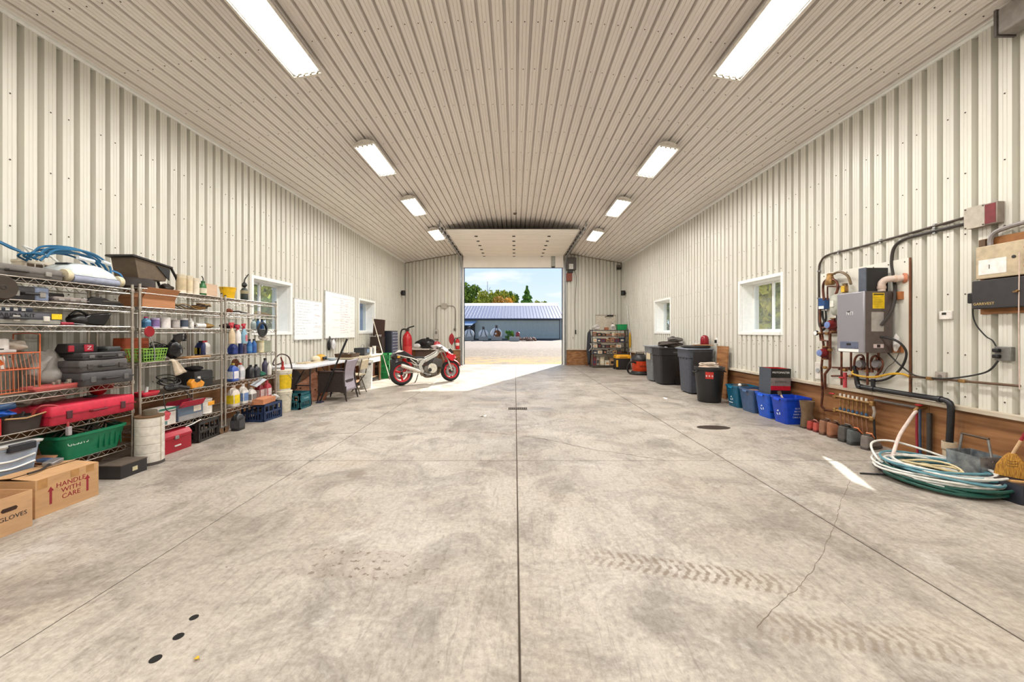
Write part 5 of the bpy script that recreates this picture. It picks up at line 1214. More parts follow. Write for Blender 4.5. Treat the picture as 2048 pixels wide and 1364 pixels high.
lump(B(), (0.0, -0.02, 0.09), 0.09, (0.8, 1.0, 1.0), 0.35, 93).build('motor', pm(44, 38, 36, 0.5), vm, sub=1); B().tube(coil((0.03, -0.05, 0.12), 0.06, 0.09, 4, 0.03, 0.06, 94, tilt=Matrix.Rotation(0.9, 4, 'Y')), 0.006, 5).build('cable', M_BLACK, vm); B().ball((0.06, -0.08, 0.11), 0.03).build('copper_winding', pm(170, 96, 56, 0.4), vm)
sack('shiny black plastic bag on the fourth shelf of the middle unit', -4.13, 4.565, z4, 0.10, (0.75, 0.95, 1.15), (26, 27, 31), 'plastic_bag', seed=97, amp=0.3, rough=0.18, fold=(((0, -0.02, 0.18), (0.03, -0.05, 0.29), (0.02, 0.15, 0.22)),))
cs = thing('cardboard_strip', 'flat brown cardboard pieces on the fourth shelf of the middle unit', 'cardboard', (-4.13, 4.85, z4)); B().cbox((0, 0, 0.006), (0.16, 0.36, 0.01), (0, 0, 0.05)).build('sheet', pm(178, 128, 80, 0.8), cs); B().cbox((0.02, 0.03, 0.017), (0.12, 0.28, 0.008), (0, 0, -0.06)).build('sheet', pm(204, 160, 110, 0.8), cs)
hc = thing('hanging_cloth', 'beige rag hanging over the fourth shelf edge of the middle unit', 'rag', (-4.025, 4.49, z4)); b = B(); b.grid(lambda a, c: (0.0 + 0.012*math.sin(6*c) - 0.03*(1-a if a < 0.1 else 0), -0.07 + 0.14*c*(0.45 + 0.75*a) + 0.05*a, 0.008 - 0.20*a + 0.03*c*a), 8, 8); b.build('cloth', pm(206, 190, 168, 0.85), hc, solid=0.004)
for (lab, u, r_, h_, c1, c2, c3, st, x_) in (('dark blue bottle with red cap on the fourth shelf of the middle unit', 407, 0.032, 0.19, (56, 66, 110), (180, 40, 56), None, 'round', -4.2), ('white jug with a red cap on the fourth shelf', 424, 0.046, 0.19, (230, 226, 222), (190, 50, 56), (224, 218, 212), 'jug', -4.2),
        ('navy oil jug with yellow label, left of two on the fourth shelf', 439, 0.05, 0.21, (40, 56, 120), (34, 34, 40), (206, 190, 80), 'jug', -4.24), ('navy oil jug with yellow label, right of two on the fourth shelf', 450, 0.05, 0.21, (38, 54, 112), (34, 34, 40), (206, 190, 80), 'jug', -4.28)):
    bottle(lab, x_, min(wy(u, x_), 5.13), z4 + (0.022 if u < 430 else 0), r_, h_, c1, c2, c3, st)
# shelf 5
dk = thing('corded_drill', 'black corded drill in a tangle of cable on the fifth shelf', 'power tool', (-4.12, 4.53, z5))
lump(B(), (0.0, 0, 0.05), 0.05, (0.9, 2.0, 0.9), 0.2, 101).build('body', pm(36, 34, 34, 0.45), dk, sub=1); B().tube(bez([(0, 0.02, 0.06), (0.05, 0.1, 0.04), (0.07, 0.16, 0.02)]), 0.02).build('handle', pm(40, 38, 38, 0.5), dk)
B().tube(coil((0.0, -0.06, 0.08), 0.09, 0.13, 4, 0.04, 0.08, 102, tilt=Matrix.Rotation(0.5, 4, 'Y')), 0.006, 6).build('power_cable', M_BLACK, dk); B().cyl((0, 0.09, 0.05), (0, 0.14, 0.05), 0.018, 0.01).build('chuck', M_GALV, dk)
os_ = thing('jigsaw', 'orange and black jigsaw on the fifth shelf of the middle unit', 'power tool', (-4.08, 4.82, z5))
B().prism([(-0.09, 0.0), (0.08, 0.0), (0.11, 0.06), (0.05, 0.1), (-0.06, 0.12), (-0.1, 0.08)], -0.035, 0.035, Matrix.Rotation(PI/2, 4, 'Z') @ Matrix.Rotation(PI/2, 4, 'X')).build('body', pm(226, 148, 40, 0.45), os_, bevel=0.012); B().prism([(-0.06, 0.1), (-0.03, 0.13), (0.05, 0.11), (0.03, 0.08), (-0.02, 0.07)], -0.038, 0.038, Matrix.Rotation(PI/2, 4, 'Z') @ Matrix.Rotation(PI/2, 4, 'X')).build('grip', M_BLACK, os_, bevel=0.006); B().cbox((0, 0.02, 0.004), (0.08, 0.18, 0.006)).build('shoe_plate', M_GALV, os_)
tool_case('upright black tool case at the right of the fifth shelf', -4.24, 5.0, z5, 0.26, 0.30, 0.20, (48, 48, 50), lcol=(206, 204, 200), latches=1)
sack('black bag lying on top of the upright black case', -4.26, 5.0, z5 + 0.202, 0.085, (1.1, 1.3, 0.35), (40, 38, 40), 'black_bag', seed=111)
rt = thing('red_scoop', 'red plastic tray at the left end of the fifth shelf', 'tray', (-4.12, 4.21, z5)); b = B(); tub(b, 0.14, 0.2, 0.05, 0.85, 0.004, 0.02, 0.004); b.build('tray', pm(206, 40, 62, 0.4), rt); B().cyl((0, 0, 0.02), (0.0, 0.02, 0.10), 0.02, 0.012).build('bottle_neck', pm(206, 210, 206, 0.4), rt)
# shelf 6
po = thing('product_box', 'white product box with a red flower picture on the bottom shelf', 'box', (-4.11, 4.37, z6)); B().box(-0.09, 0.085, -0.1, 0.11, 0, 0.20).build('carton', pm(222, 214, 206, 0.6), po, ang=0); B().prism([(0.05*math.cos(a)*(1 + 0.2*math.sin(5*a)), 0.055*math.sin(a)) for a in [2*PI*i/20 for i in range(20)]], 0, 0.001, Matrix.Translation((0.0855, -0.01, 0.115)) @ Matrix(((0, 0, 1, 0), (1, 0, 0, 0), (0, 1, 0, 0), (0, 0, 0, 1)))).build('red_picture', pm(216, 84, 96, 0.5), po, ang=0); B().box(0.085, 0.0865, -0.1, 0.11, 0.175, 0.20).build('green_band', pm(50, 120, 100, 0.5), po, ang=0); B().box(0.085, 0.0865, -0.08, 0.0, 0.01, 0.05).build('teal_print', pm(96, 130, 130, 0.5), po, ang=0)
rx = carton('open box with red inside and dark blue printed side on the bottom shelf', -4.12, 4.70, z6, 0.17, 0.36, 0.16, col=(90, 104, 122), flaps=(120, 60, None, None), name='product_box')
for c_ in rx.children:
    if c_.name.startswith('flap'): c_.data = c_.data.copy(); c_.data.materials[0] = pm(190, 40, 66, 0.6)
B().box(0.085, 0.0865, 0.04, 0.15, 0.08, 0.15).build('label', pm(220, 206, 190, 0.6), rx, ang=0); B().box(0.085, 0.0865, -0.17, 0.17, 0.0, 0.06).build('photo_strip', pm(150, 148, 150, 0.6), rx, ang=0)
wx = bottle('white bucket with an orange label on the bottom shelf of the middle unit', -4.15, 5.02, z6, 0.10, 0.19, (224, 218, 210), (200, 192, 184), (230, 224, 216), 'can', cat='bucket', name='bucket'); B().box(0.085, 0.1, -0.03, 0.07, 0.105, 0.155).build('orange_label', pm(236, 160, 30, 0.5), wx, bevel=0.004)
# floor under unit 2
rt_ = thing('red_toolbox', 'red steel toolbox on the floor under the middle unit', 'toolbox', (-4.12, 4.42, 0.001)); loft(B(), [(0.30, 0.44, 0, 0.015), (0.30, 0.44, 0.16, 0.015)]).build('body', pm(168, 22, 44, 0.3), rt_); loft(B(), [(0.31, 0.45, 0.163, 0.015), (0.31, 0.45, 0.19, 0.015), (0.24, 0.45, 0.235, 0.015)]).build('lid', pm(176, 24, 48, 0.3), rt_); B().box(0.15, 0.16, -0.02, 0.06, 0.06, 0.075).build('badge', pm(226, 220, 216, 0.4), rt_, ang=0); B().box(0.148, 0.165, -0.02, 0.03, 0.145, 0.185).build('latch', M_GALV, rt_, bevel=0.003)
B().tube([(0, -0.08, 0.23), (0, -0.08, 0.265), (0, 0.08, 0.265), (0, 0.08, 0.23)], 0.008).build('handle', M_GALV, rt_)
crate('black milk crate on the floor under the middle unit', -4.17, 4.93, 0.001, 0.32, 0.40, 0.26, (48, 44, 42), rz=0.12)
bl = thing('white_cable', 'loose end of white cable hanging from the bottom shelf', 'cable', (-4.03, 4.62, 0.24)); B().tube([(0, 0, 0), (0.01, 0.1, 0.015), (0.02, 0.2, 0.045)], 0.006).build('cable', M_WHITE, bl)
cord('black cable looped from the fifth shelf down to the product boxes', [(-4.03, 4.33, z5 + 0.01), (-4.0, 4.31, z5 - 0.12), (-4.0, 4.36, z5 - 0.2), (-4.02, 4.55, z5 - 0.19), (-4.0, 4.66, z5 - 0.1), (-4.03, 4.6, z5 + 0.006)], 0.005, (40, 36, 36))

# ---- unit 3
ts = thing('hand_tools', 'row of loose pliers and brushes on the second shelf beside the window', 'hand tools', (-4.14, 5.5, z2))
lump(B(), (0, -0.03, 0.03), 0.045, (0.9, 1.2, 0.65), 0.25, 120).build('brush_head', pm(150, 84, 56, 0.6), ts); B().tube(bez([(0, 0.03, 0.02), (0.03, 0.12, 0.03), (0, 0.24, 0.012)]), 0.011).build('pliers', M_DARK, ts); B().tube(bez([(0, 0.2, 0.012), (-0.03, 0.28, 0.02), (0, 0.34, 0.012)]), 0.010).build('pliers', M_BLACK, ts)
wt = thing('wire_scraper', 'brass wire tool with a clip at the right of the second shelf', 'hand tool', (-4.08, 6.1, z2)); B().tube([(0, -0.2, 0.01), (0, -0.12, 0.045), (0, 0.05, 0.03), (0, 0.22, 0.012)], 0.006).build('frame', pm(150, 120, 70, 0.5), wt); B().tube([(0, -0.2, 0.01), (0, 0.22, 0.012)], 0.008).build('bar', pm(110, 92, 66, 0.5), wt)
cap_ = thing('flat_cap', 'dark red and black cap lying on the third shelf beside the window', 'cap', (-4.2, 5.56, z3)); lump(B(), (0, 0, 0.04), 0.11, (1, 1.5, 0.36), 0.1, 125).build('crown', pm(60, 36, 34, 0.8), cap_, sub=1); B().cbox((0.1, -0.02, 0.014), (0.1, 0.2, 0.01), (0, 0.1, 0)).build('brim', pm(40, 30, 30, 0.8), cap_, bevel=0.003)
for (lab, u, r_, h_, c1, c2) in (('pale blue glass bottle on the third shelf beside the window', 507, 0.038, 0.15, (190, 206, 206), (120, 140, 150)), ('blue squeeze bottle with pointed cap, left of two', 516, 0.03, 0.165, (60, 120, 170), (34, 40, 50)), ('blue squeeze bottle with pointed cap, right of two', 524, 0.03, 0.165, (44, 90, 150), (34, 40, 50))):
    bottle(lab, -4.14, wy(u, -4.14), z3, r_, h_, c1, c2, None, 'round')
sw = thing('steering_ring', 'black ring hung on the third shelf front beside the window', 'ring', (-4.01, wy(525, -4.01), z3 - 0.005))
B().lathe([(0.085, -0.012), (0.115, -0.008), (0.122, 0.0), (0.115, 0.008), (0.085, 0.012)], 30, Matrix.Rotation(PI/2, 4, 'Y'), cap=False).build('rim', M_BLACK, sw); b = B(); b.prism([(0.10*math.cos(a), 0.10*math.sin(a)) for a in [PI + PI*i/14 for i in range(15)]], -0.006, 0.006, Matrix(((0, 0, 1, 0), (1, 0, 0, 0), (0, 1, 0, 0), (0, 0, 0, 1)))); b.build('lower_plate', M_BLACK, sw)
for (lab, u, c1, c2, lb_, h_) in (('cream spray bottle with a red trigger hooked on the third shelf', 464, (214, 192, 158), (206, 70, 76), None, 0.30), ('white spray bottle with a red trigger hooked on the third shelf', 476, (226, 222, 220), (186, 40, 62), None, 0.27), ('clear blue spray bottle with a red trigger hooked on the third shelf', 488, (136, 178, 200), (190, 44, 60), (206, 120, 130), 0.29)):
    x_ = -3.985; bottle(lab, x_, wy(u, x_), z3 - 0.21, 0.048, h_, c1, c2, lb_, 'spray', rz=0.25, group='spray bottles hooked on the shelf edge')
for (lab, u, r_, h_, c1, c2, c3, st, x_) in (('dark blue jug behind the cream spray bottle', 466, 0.055, 0.17, (40, 62, 140), (30, 32, 44), (50, 74, 150), 'jug', -4.2), ('navy aerosol can on the fourth shelf beside the window', 481, 0.03, 0.2, (40, 56, 116), (40, 42, 56), None, 'aero', -4.16), ('dusky purple can on the fourth shelf beside the window', 490, 0.032, 0.15, (120, 112, 140), (96, 88, 100), None, 'aero', -4.18),
        ('bright blue bottle with black pump, left of a pair on the fourth shelf', 499, 0.036, 0.22, (56, 120, 196), (36, 36, 42), (90, 150, 210), 'round', -4.13), ('bright blue bottle with black pump, right of a pair on the fourth shelf', 508, 0.036, 0.22, (50, 110, 186), (36, 36, 42), (60, 100, 170), 'round', -4.12), ('cream can with a dark lid on the fourth shelf beside the window', 521, 0.052, 0.19, (220, 206, 160), (56, 46, 36), (232, 222, 190), 'can', -4.13)):
    bottle(lab, x_, wy(u, x_), z4, r_, h_, c1, c2, c3, st)
carton('grey-green carton on the fourth shelf end beside the window', -4.17, 6.24, z4, 0.16, 0.17, 0.18, col=(150, 156, 136), flaps=(3, 3, None, None))
sack('crumpled clear plastic on top of the grey-green carton', -4.15, 6.22, z4 + 0.192, 0.075, (0.9, 1.1, 0.6), (214, 206, 196), 'plastic_bag', seed=131, amp=0.5, rough=0.2)
for (lab, u, r_, h_, c1, c2, c3, st, x_) in (('blue and white washer-fluid jug on the fifth shelf', 466, 0.062, 0.26, (60, 92, 176), (200, 176, 70), (226, 226, 230), 'jug', -4.11), ('white bottle with an orange-red cap on the fifth shelf', 481, 0.05, 0.25, (224, 220, 222), (206, 70, 54), (196, 200, 206), 'jug', -4.13), ('black oil jug, left of two on the fifth shelf', 501, 0.06, 0.2, (34, 34, 38), (30, 30, 32), None, 'jug', -4.13), ('black oil jug, right of two on the fifth shelf', 512, 0.058, 0.2, (40, 40, 44), (30, 30, 32), (56, 60, 66), 'jug', -4.11),
        ('grey-purple bottle with tall black cap on the fifth shelf', 530, 0.045, 0.28, (84, 80, 104), (34, 32, 40), None, 'round', -4.16), ('plain white bottle at the right end of the fifth shelf', 546, 0.035, 0.22, (232, 228, 222), (232, 228, 222), None, 'round', -4.1)):
    bottle(lab, x_, min(wy(u, x_), 6.3), z5, r_, h_, c1, c2, c3, st)
sack('brown leather pouch leaning behind the black oil jugs', -4.33, 5.85, z5, 0.11, (0.6, 1.0, 1.3), (124, 72, 44), 'leather_pouch', 'pouch', seed=141)
sack('green cloth beside the white bottle on the fifth shelf', -4.08, 6.08, z5, 0.05, (1, 1.4, 0.8), (30, 96, 76), 'green_rag', 'rag', seed=143)
for (lab, u, r_, h_, c1, c2, c3, st, x_) in (('white jug with a yellow label on the bottom shelf', 467, 0.07, 0.30, (226, 214, 204), (214, 190, 176), (240, 208, 30), 'jug', -4.10), ('white bottle with a blue logo on the bottom shelf', 486, 0.062, 0.29, (228, 224, 216), (226, 222, 214), (110, 140, 190), 'jug', -4.12), ('white jug printed in black on the bottom shelf', 503, 0.062, 0.22, (226, 222, 216), (200, 192, 180), (120, 118, 116), 'jug', -4.10),
        ('red oil jug, left of two on the bottom shelf', 519, 0.06, 0.27, (140, 34, 46), (120, 30, 40), (206, 186, 186), 'jug', -4.14), ('red oil jug with white label, right of two on the bottom shelf', 534, 0.06, 0.28, (176, 54, 66), (170, 40, 52), (220, 200, 200), 'jug', -4.10)):
    bottle(lab, x_, min(wy(u, x_), 6.28), z6, r_, h_, c1, c2, c3, st)
pp = thing('paper_pad', 'grey paper pad leaning over the bottles on the bottom shelf', 'paper', (-4.05, wy(517, -4.05), z6 + 0.255)); B().cbox((0, 0, 0.03), (0.11, 0.22, 0.008), (0.45, 0.3, 0)).build('pad', pm(196, 200, 208, 0.6), pp)
bottle('black fluid jug on the floor in front of the farthest unit', -3.96, wy(476, -3.96), 0.001, 0.075, 0.27, (36, 36, 40), (40, 38, 38), (70, 70, 74), 'jug')
crate('navy blue milk crate of parts on the floor under the farthest unit', -4.07, 6.08, 0.001, 0.36, 0.42, 0.27, (34, 54, 92), rz=-0.05)
for i in range(7): lump(B(), (0, 0, 0.04), 0.055, (1, 1.3, 0.75), 0.4, 150 + i).build('scrap_part', pm(52 + 6*i, 48 + 5*i, 46 + 5*i, 0.6), bpy.data.objects['milk_crate.001'], loc=(R.uniform(-0.09, 0.09), R.uniform(-0.13, 0.13), 0.10 + 0.012*i))
carton('flat brown carton lying on the navy milk crate', -4.06, 6.0, 0.273, 0.30, 0.36, 0.075, rz=0.1, col=(196, 130, 92), flaps=(3, 3, None, None))
sack('white and black plastic bag at the back corner of the navy crate', -3.98, 6.26, 0.273, 0.06, (1, 1, 0.8), (206, 204, 200), 'plastic_bag', seed=160, amp=0.4, rough=0.3)

# ------------------------------------------------------------------ left wall beyond the shelves
def bucket(label, x, y, z, r, h, col, lab=None, lid=True):
    t = thing('white_bucket', label, 'bucket', (x, y, z), group='stacked white buckets')
    B().lathe([(r*0.86, 0), (r*0.99, h*0.84), (r*1.04, h*0.85), (r*1.04, h*0.88), (r, h*0.885), (r, h*0.93)], 26).build('pail', pm(*col, 0.4), t)
    B().lathe([(r*1.05, h*0.93), (r*1.05, h*0.985), (r*0.98, h), (r*0.9, h*0.985), (r*0.02, h*0.985)], 26).build('lid', pm(*tint(col, 1.02), 0.4), t)
    if lab:
        b = B()
        for i in range(10):
            a0, a1 = -1.35 + 1.9*i/10, -1.35 + 1.9*(i+1)/10
            b.add([(r*0.915*math.cos(a0), r*0.915*math.sin(a0), h*0.12), (r*0.915*math.cos(a1), r*0.915*math.sin(a1), h*0.12), (r*1.0*math.cos(a1), r*1.0*math.sin(a1), h*0.78), (r*1.0*math.cos(a0), r*1.0*math.sin(a0), h*0.78)], [(0, 1, 2, 3)])
        b.build('yellow_label', pm(*lab, 0.5), t)
    B().tube([(r*1.05*math.cos(-0.6 + 2.2*i/12), r*1.05*math.sin(-0.6 + 2.2*i/12), h*0.86 - 0.12*math.sin(PI*i/12)) for i in range(13)], 0.003).build('handle', M_GALV, t)
    return t
bucket('lower plain white bucket of the stack beside the shelving', -4.10, 6.66, 0.001, 0.145, 0.37, (222, 214, 194))
bucket('upper white bucket with a yellow label, on the lower bucket', -4.10, 6.66, 0.368, 0.143, 0.37, (226, 220, 204), (226, 190, 20))
pu = thing('grease_pump', 'red pump head with an arching brown hose on the top bucket', 'pump', (-4.10, 6.66, 0.736))
B().lathe([(0.03, 0), (0.03, 0.05), (0.018, 0.06), (0.018, 0.13), (0.025, 0.14)], 14).build('pump_head', pm(176, 44, 40, 0.4), pu); B().tube([(0, 0, 0.13), (0, -0.05, 0.22)], 0.012).build('lever', pm(120, 40, 36, 0.4), pu)
B().tube(bez([(0, 0.0, 0.12), (-0.02, -0.22, 0.10), (-0.04, -0.15, 0.2), (-0.06, 0.05, 0.27), (-0.06, 0.28, 0.2), (-0.06, 0.38, -0.02), (-0.08, 0.38, -0.1)]), 0.011).build('hose', pm(66, 40, 36, 0.5), pu)
rh = thing('hose_reel', 'dark reel of red-brown air hose standing at the table end', 'hose reel', (-4.36, 7.33, 0.47))
B().lathe([(0.02, -0.09), (0.08, -0.09), (0.08, 0.09), (0.02, 0.09)], 20, Matrix.Rotation(PI/2, 4, 'Y')).build('drum', M_DARK, rh)
for k in range(5):
    q = [(-0.07 + 0.032*k, (0.20 - 0.012*abs(k-2))*math.cos(2*PI*i/30), (0.20 - 0.012*abs(k-2))*math.sin(2*PI*i/30)) for i in range(30)]
    B().tube(q, 0.016, 7, closed=True).build('hose_turn', pm(*[(150, 58, 54), (96, 44, 44)][k % 2], 0.5), rh)
for xx in (-0.09, 0.09): B().lathe([(0.175, -0.004), (0.19, 0.0), (0.175, 0.004)], 24, Matrix.Translation((xx, 0, 0)) @ Matrix.Rotation(PI/2, 4, 'Y')).build('side_disc', pm(60, 48, 46, 0.5), rh)
for yy in (-0.14, 0.14): B().tube([(0, 0, 0), (0, yy, -0.468)], 0.014).build('stand_leg', M_DARK, rh)
crate('teal milk crate on the floor under the folding table end', -4.04, 6.965, 0.001, 0.34, 0.36, 0.29, (28, 92, 104))
tl = bpy.data.objects['milk_crate.002']
text('TOWN', 0.05, pm(170, 206, 210, 0.6), tl, (0.1775, 0.02, 0.18), FX)
B().box(0.166, 0.1765, -0.14, 0.17, 0.125, 0.24).build('logo_panel', pm(30, 100, 112, 0.5), tl, ang=0)
B().box(-0.16, 0.16, -0.17, 0.17, 0.235, 0.25).build('inner_tray', pm(24, 76, 86, 0.6), tl, ang=0)
ft = thing('folding_table', 'white plastic folding table under the whiteboards', 'table', (-4.26, 7.95, 0))
loft(B(), [(0.74, 1.80, 0.700, 0.05), (0.76, 1.83, 0.71, 0.06), (0.76, 1.83, 0.74, 0.06), (0.75, 1.82, 0.745, 0.06)]).build('table_top', pm(232, 234, 240, 0.35), ft)
for yy, d in ((-0.62, 1), (0.68, -1)):
    for xx in (-0.28, 0.28): B().tube([(xx, yy, 0.70), (xx, yy, 0.35), (xx*1.15, yy - d*0.03, 0.0)], 0.013).build('leg', pm(50, 50, 56, 0.4), ft)
    B().tube([(-0.28, yy, 0.36), (0.28, yy, 0.36)], 0.011).build('cross_bar', pm(50, 50, 56, 0.4), ft)
    B().tube([(0.0, yy + d*0.35, 0.69), (0.0, yy + d*0.1, 0.45), (0.0, yy, 0.36)], 0.009).build('folding_brace', pm(60, 60, 66, 0.4), ft)
wsb = thing('wood_slab', 'knotty reddish-brown wood slab leaning under the folding table', 'wood slab', (-4.16, 7.60, 0.003), rz=-0.85)
B().prism([(-0.30, 0.0), (0.32, 0.0), (0.38, 0.28), (0.30, 0.50), (0.08, 0.62), (-0.10, 0.46), (-0.34, 0.30), (-0.40, 0.12)], -0.02, 0.025, Matrix.Rotation(0.18, 4, 'Y') @ Matrix(((0, 0, 1, 0), (1, 0, 0, 0), (0, 1, 0, 0), (0, 0, 0, 1)))).build('slab', mat('knotty_wood', srgb(206, 150, 122), 0.6, col2=srgb(146, 92, 66), scale=7, stretch=(1, 1, 2)), wsb, bevel=0.01)
for i in range(7): B().lathe([(0.012 + 0.006*(i % 3), 0), (0.003, 0.002)], 10, Matrix.Rotation(0.18, 4, 'Y') @ Matrix.Translation((0.026, -0.25 + 0.09*i, 0.12 + 0.06*((i*3) % 5))) @ Matrix.Rotation(PI/2, 4, 'Y')).build('knot', pm(90, 56, 40, 0.7), wsb)
pl = thing('black_pole', 'long black pole leaning across the wicker chair arm', 'pole', (-3.87, 7.49, 0.0)); B().tube([(0, 0, 0.012), (0.25, 0.05, 0.64), (0.49, 0.11, 1.26)], 0.016, 10).build('shaft', M_BLACK, pl); B().tube([(0.36, 0.078, 0.93), (0.49, 0.11, 1.26)], 0.02, 10).build('grip', pm(30, 30, 32, 0.7), pl)
B().cbox((0.0, 0.0, 0.012), (0.10, 0.14, 0.024)).build('foot', pm(46, 50, 80, 0.5), pl, bevel=0.006)
# things on the table
hat = thing('baseball_hat', 'cream baseball cap on the folding table', 'cap', (-4.40, 8.34, 0.746)); lump(B(), (0, 0, 0.055), 0.1, (1.0, 1.0, 0.75), 0.05, 201).build('crown', pm(226, 214, 186, 0.8), hat, sub=1); B().cbox((0.1, -0.08, 0.012), (0.13, 0.16, 0.012), (0.05, 0.08, -0.4)).build('brim', pm(214, 200, 170, 0.8), hat, bevel=0.004); B().lathe([(0.1, 0.0), (0.101, 0.02)], 18, cap=False).build('sweat_band', M_DARK, hat)
hh = thing('hard_hat', 'yellow hard hat with dark visor on the folding table', 'hard hat', (-4.46, 8.66, 0.746)); lump(B(), (0, 0, 0.065), 0.115, (1.0, 1.0, 0.72), 0.03, 202).build('shell', pm(216, 164, 40, 0.35), hh, sub=1); B().lathe([(0.135, 0.018), (0.10, 0.028)], 20, cap=False).build('brim', pm(206, 150, 36, 0.4), hh, solid=0.004); B().cbox((0.1, 0.0, 0.055), (0.04, 0.16, 0.07), (0, -0.3, 0)).build('visor', pm(40, 40, 46, 0.2), hh, bevel=0.008)
pb = thing('cutting_board', 'thin pale board lying on the folding table', 'board', (-4.36, 7.90, 0.746)); B().box(-0.12, 0.12, -0.22, 0.22, 0, 0.012).build('board', pm(222, 206, 176, 0.5), pb, bevel=0.004); B().box(-0.1, 0.1, -0.2, 0.2, 0.012, 0.022).build('rim', pm(206, 186, 150, 0.5), pb, bevel=0.004)
bl_ = thing('glass_bowl', 'grey glass bowl at the far end of the folding table', 'bowl', (-4.22, 8.70, 0.746)); B().lathe([(0.05, 0), (0.09, 0.03), (0.12, 0.06), (0.115, 0.06), (0.085, 0.034), (0.045, 0.008)], 22).build('bowl', pm(186, 196, 196, 0.15), bl_); B().lathe([(0.055, 0), (0.055, 0.006)], 20).build('foot_ring', pm(150, 160, 160, 0.2), bl_)
# whiteboards with faint handwriting
def whiteboard(label, y0, y1, z0, z1, seed, reds):
    t = thing('whiteboard', label, 'whiteboard', (XL + 0.04, (y0 + y1)/2, z0)); w, h = y1 - y0, z1 - z0
    B().box(0.0, 0.028, -w/2, w/2, 0, h).build('panel', mat('whiteboard_enamel', srgb(240, 241, 238), 0.16, var=0.01), t, ang=0)
    for (a, b_, c, d) in ((-w/2 - 0.012, w/2 + 0.012, -0.012, 0.006), (-w/2 - 0.012, w/2 + 0.012, h - 0.006, h + 0.012), (-w/2 - 0.012, -w/2 + 0.006, 0, h), (w/2 - 0.006, w/2 + 0.012, 0, h)):
        B().box(0.0, 0.034, a, b_, c, d).build('frame_edge', pm(216, 216, 212, 0.4), t, ang=0)
    q = random.Random(seed)
    for col, rows, ya, yb in reds:
        b = B()
        for i in range(rows):
            z = h*0.90 - h*0.84*i/rows; y = ya*w - w/2 + q.uniform(0, 0.05); e_ = ya*w - w/2 + (yb - ya)*w*q.uniform(0.45, 1)
            while y < e_:
                l = q.uniform(0.015, 0.05); n = 4
                b.tube([(0.0285, y + l*k/n, z + q.uniform(-0.012, 0.012)) for k in range(n + 1)], 0.0022, 4); y += l + q.uniform(0.004, 0.03)
        b.build('marker_writing', pm(*col, 0.6), t, ang=0)
    B().box(0.03, 0.07, -w*0.2, w*0.2, -0.012, 0.0).build('pen_tray', pm(206, 206, 204, 0.4), t, ang=0)
whiteboard('smaller whiteboard with faint grey writing, nearer the shelving', 7.93, 9.07, 1.24, 2.11, 5, (((150, 160, 170), 12, 0.04, 0.6), ((170, 176, 190), 7, 0.66, 0.96), ((214, 120, 120), 3, 0.7, 0.95)))
whiteboard('larger whiteboard with red writing beside the far window', 9.22, 10.92, 1.25, 2.41, 9, (((206, 150, 150), 16, 0.45, 0.72), ((186, 130, 140), 14, 0.62, 0.8), ((170, 176, 180), 9, 0.80, 0.98), ((222, 208, 130), 5, 0.2, 0.5)))
hb2 = thing('hanging_pouch', 'black and white pouch with straps hanging below the larger whiteboard', 'pouch', (XL + 0.09, 9.42, 0.93)); lump(B(), (0, -0.06, 0.15), 0.07, (0.5, 0.9, 2.0), 0.25, 210).build('black_pouch', M_BLACK, hb2, sub=1); lump(B(), (0.02, 0.12, 0.14), 0.09, (0.5, 1.0, 1.5), 0.3, 211).build('white_pouch', pm(226, 224, 226, 0.7), hb2, sub=1); B().tube(bez([(0, -0.06, 0.28), (0, -0.03, 0.36), (0, 0.02, 0.31)]), 0.008).build('strap', M_BLACK, hb2)
for k in range(4): B().tube(bez([(0.0, 0.02 + 0.06*k, 0.31), (0.02, 0.05 + 0.06*k, 0.25), (0.02, 0.06 + 0.05*k, 0.16)]), 0.006).build('strap', pm(90, 84, 96, 0.7), hb2)
# wicker armchair, seen from behind
wc = thing('wicker_chair', 'dark brown wicker armchair with a lilac-grey back at the folding table', 'chair', (-3.69, 7.87, 0)); mw = mat('dark_wicker', srgb(62, 48, 44), 0.6, col2=srgb(30, 22, 20), scale=60, bump=0.4); mb_ = mat('lilac_wicker', srgb(188, 180, 192), 0.6, col2=srgb(150, 142, 156), scale=70, bump=0.3)
for s, nm in ((-1, 'arm_panel'), (1, 'arm_panel')):
    B().prism([(-0.27, 0.60), (0.24, 0.585), (0.27, 0.2), (0.27, 0.16), (0.15, 0.19), (-0.15, 0.19), (-0.27, 0.16)], s*0.265 - 0.02, s*0.265 + 0.02, Matrix.Rotation(PI/2, 4, 'X')).build(nm, mw, wc, bevel=0.006)
    B().box(-0.28, 0.25, s*0.265 - 0.035, s*0.265 + 0.035, 0.585, 0.615).build('arm_rest', pm(70, 52, 50, 0.5), wc, bevel=0.008)
b = B()
def backf(a, c):
    z = 0.19 + 0.645*a; xo = 0.27 - 0.06*math.sin(PI*a*0.9) + 0.05*a*a; yw = 0.265 - 0.055*math.sin(PI*min(1, a*1.05)) + 0.02*a
    return (xo - 0.015*math.cos(PI*(c - 0.5)), (c - 0.5)*2*yw, z - (0.02*math.cos(PI*(c-0.5)) if a == 1 else 0))
b.grid(backf, 12, 8); b.build('backrest', mb_, wc, solid=0.03)
for s in (0, 1): B().tube([backf(a/10, s) for a in range(11)], 0.017).build('back_edge', mw, wc)
B().box(-0.26, 0.24, -0.24, 0.24, 0.36, 0.42).build('seat', mw, wc, bevel=0.01)
B().box(-0.27, -0.24, -0.25, 0.25, 0.18, 0.40).build('front_panel', mw, wc, bevel=0.006)
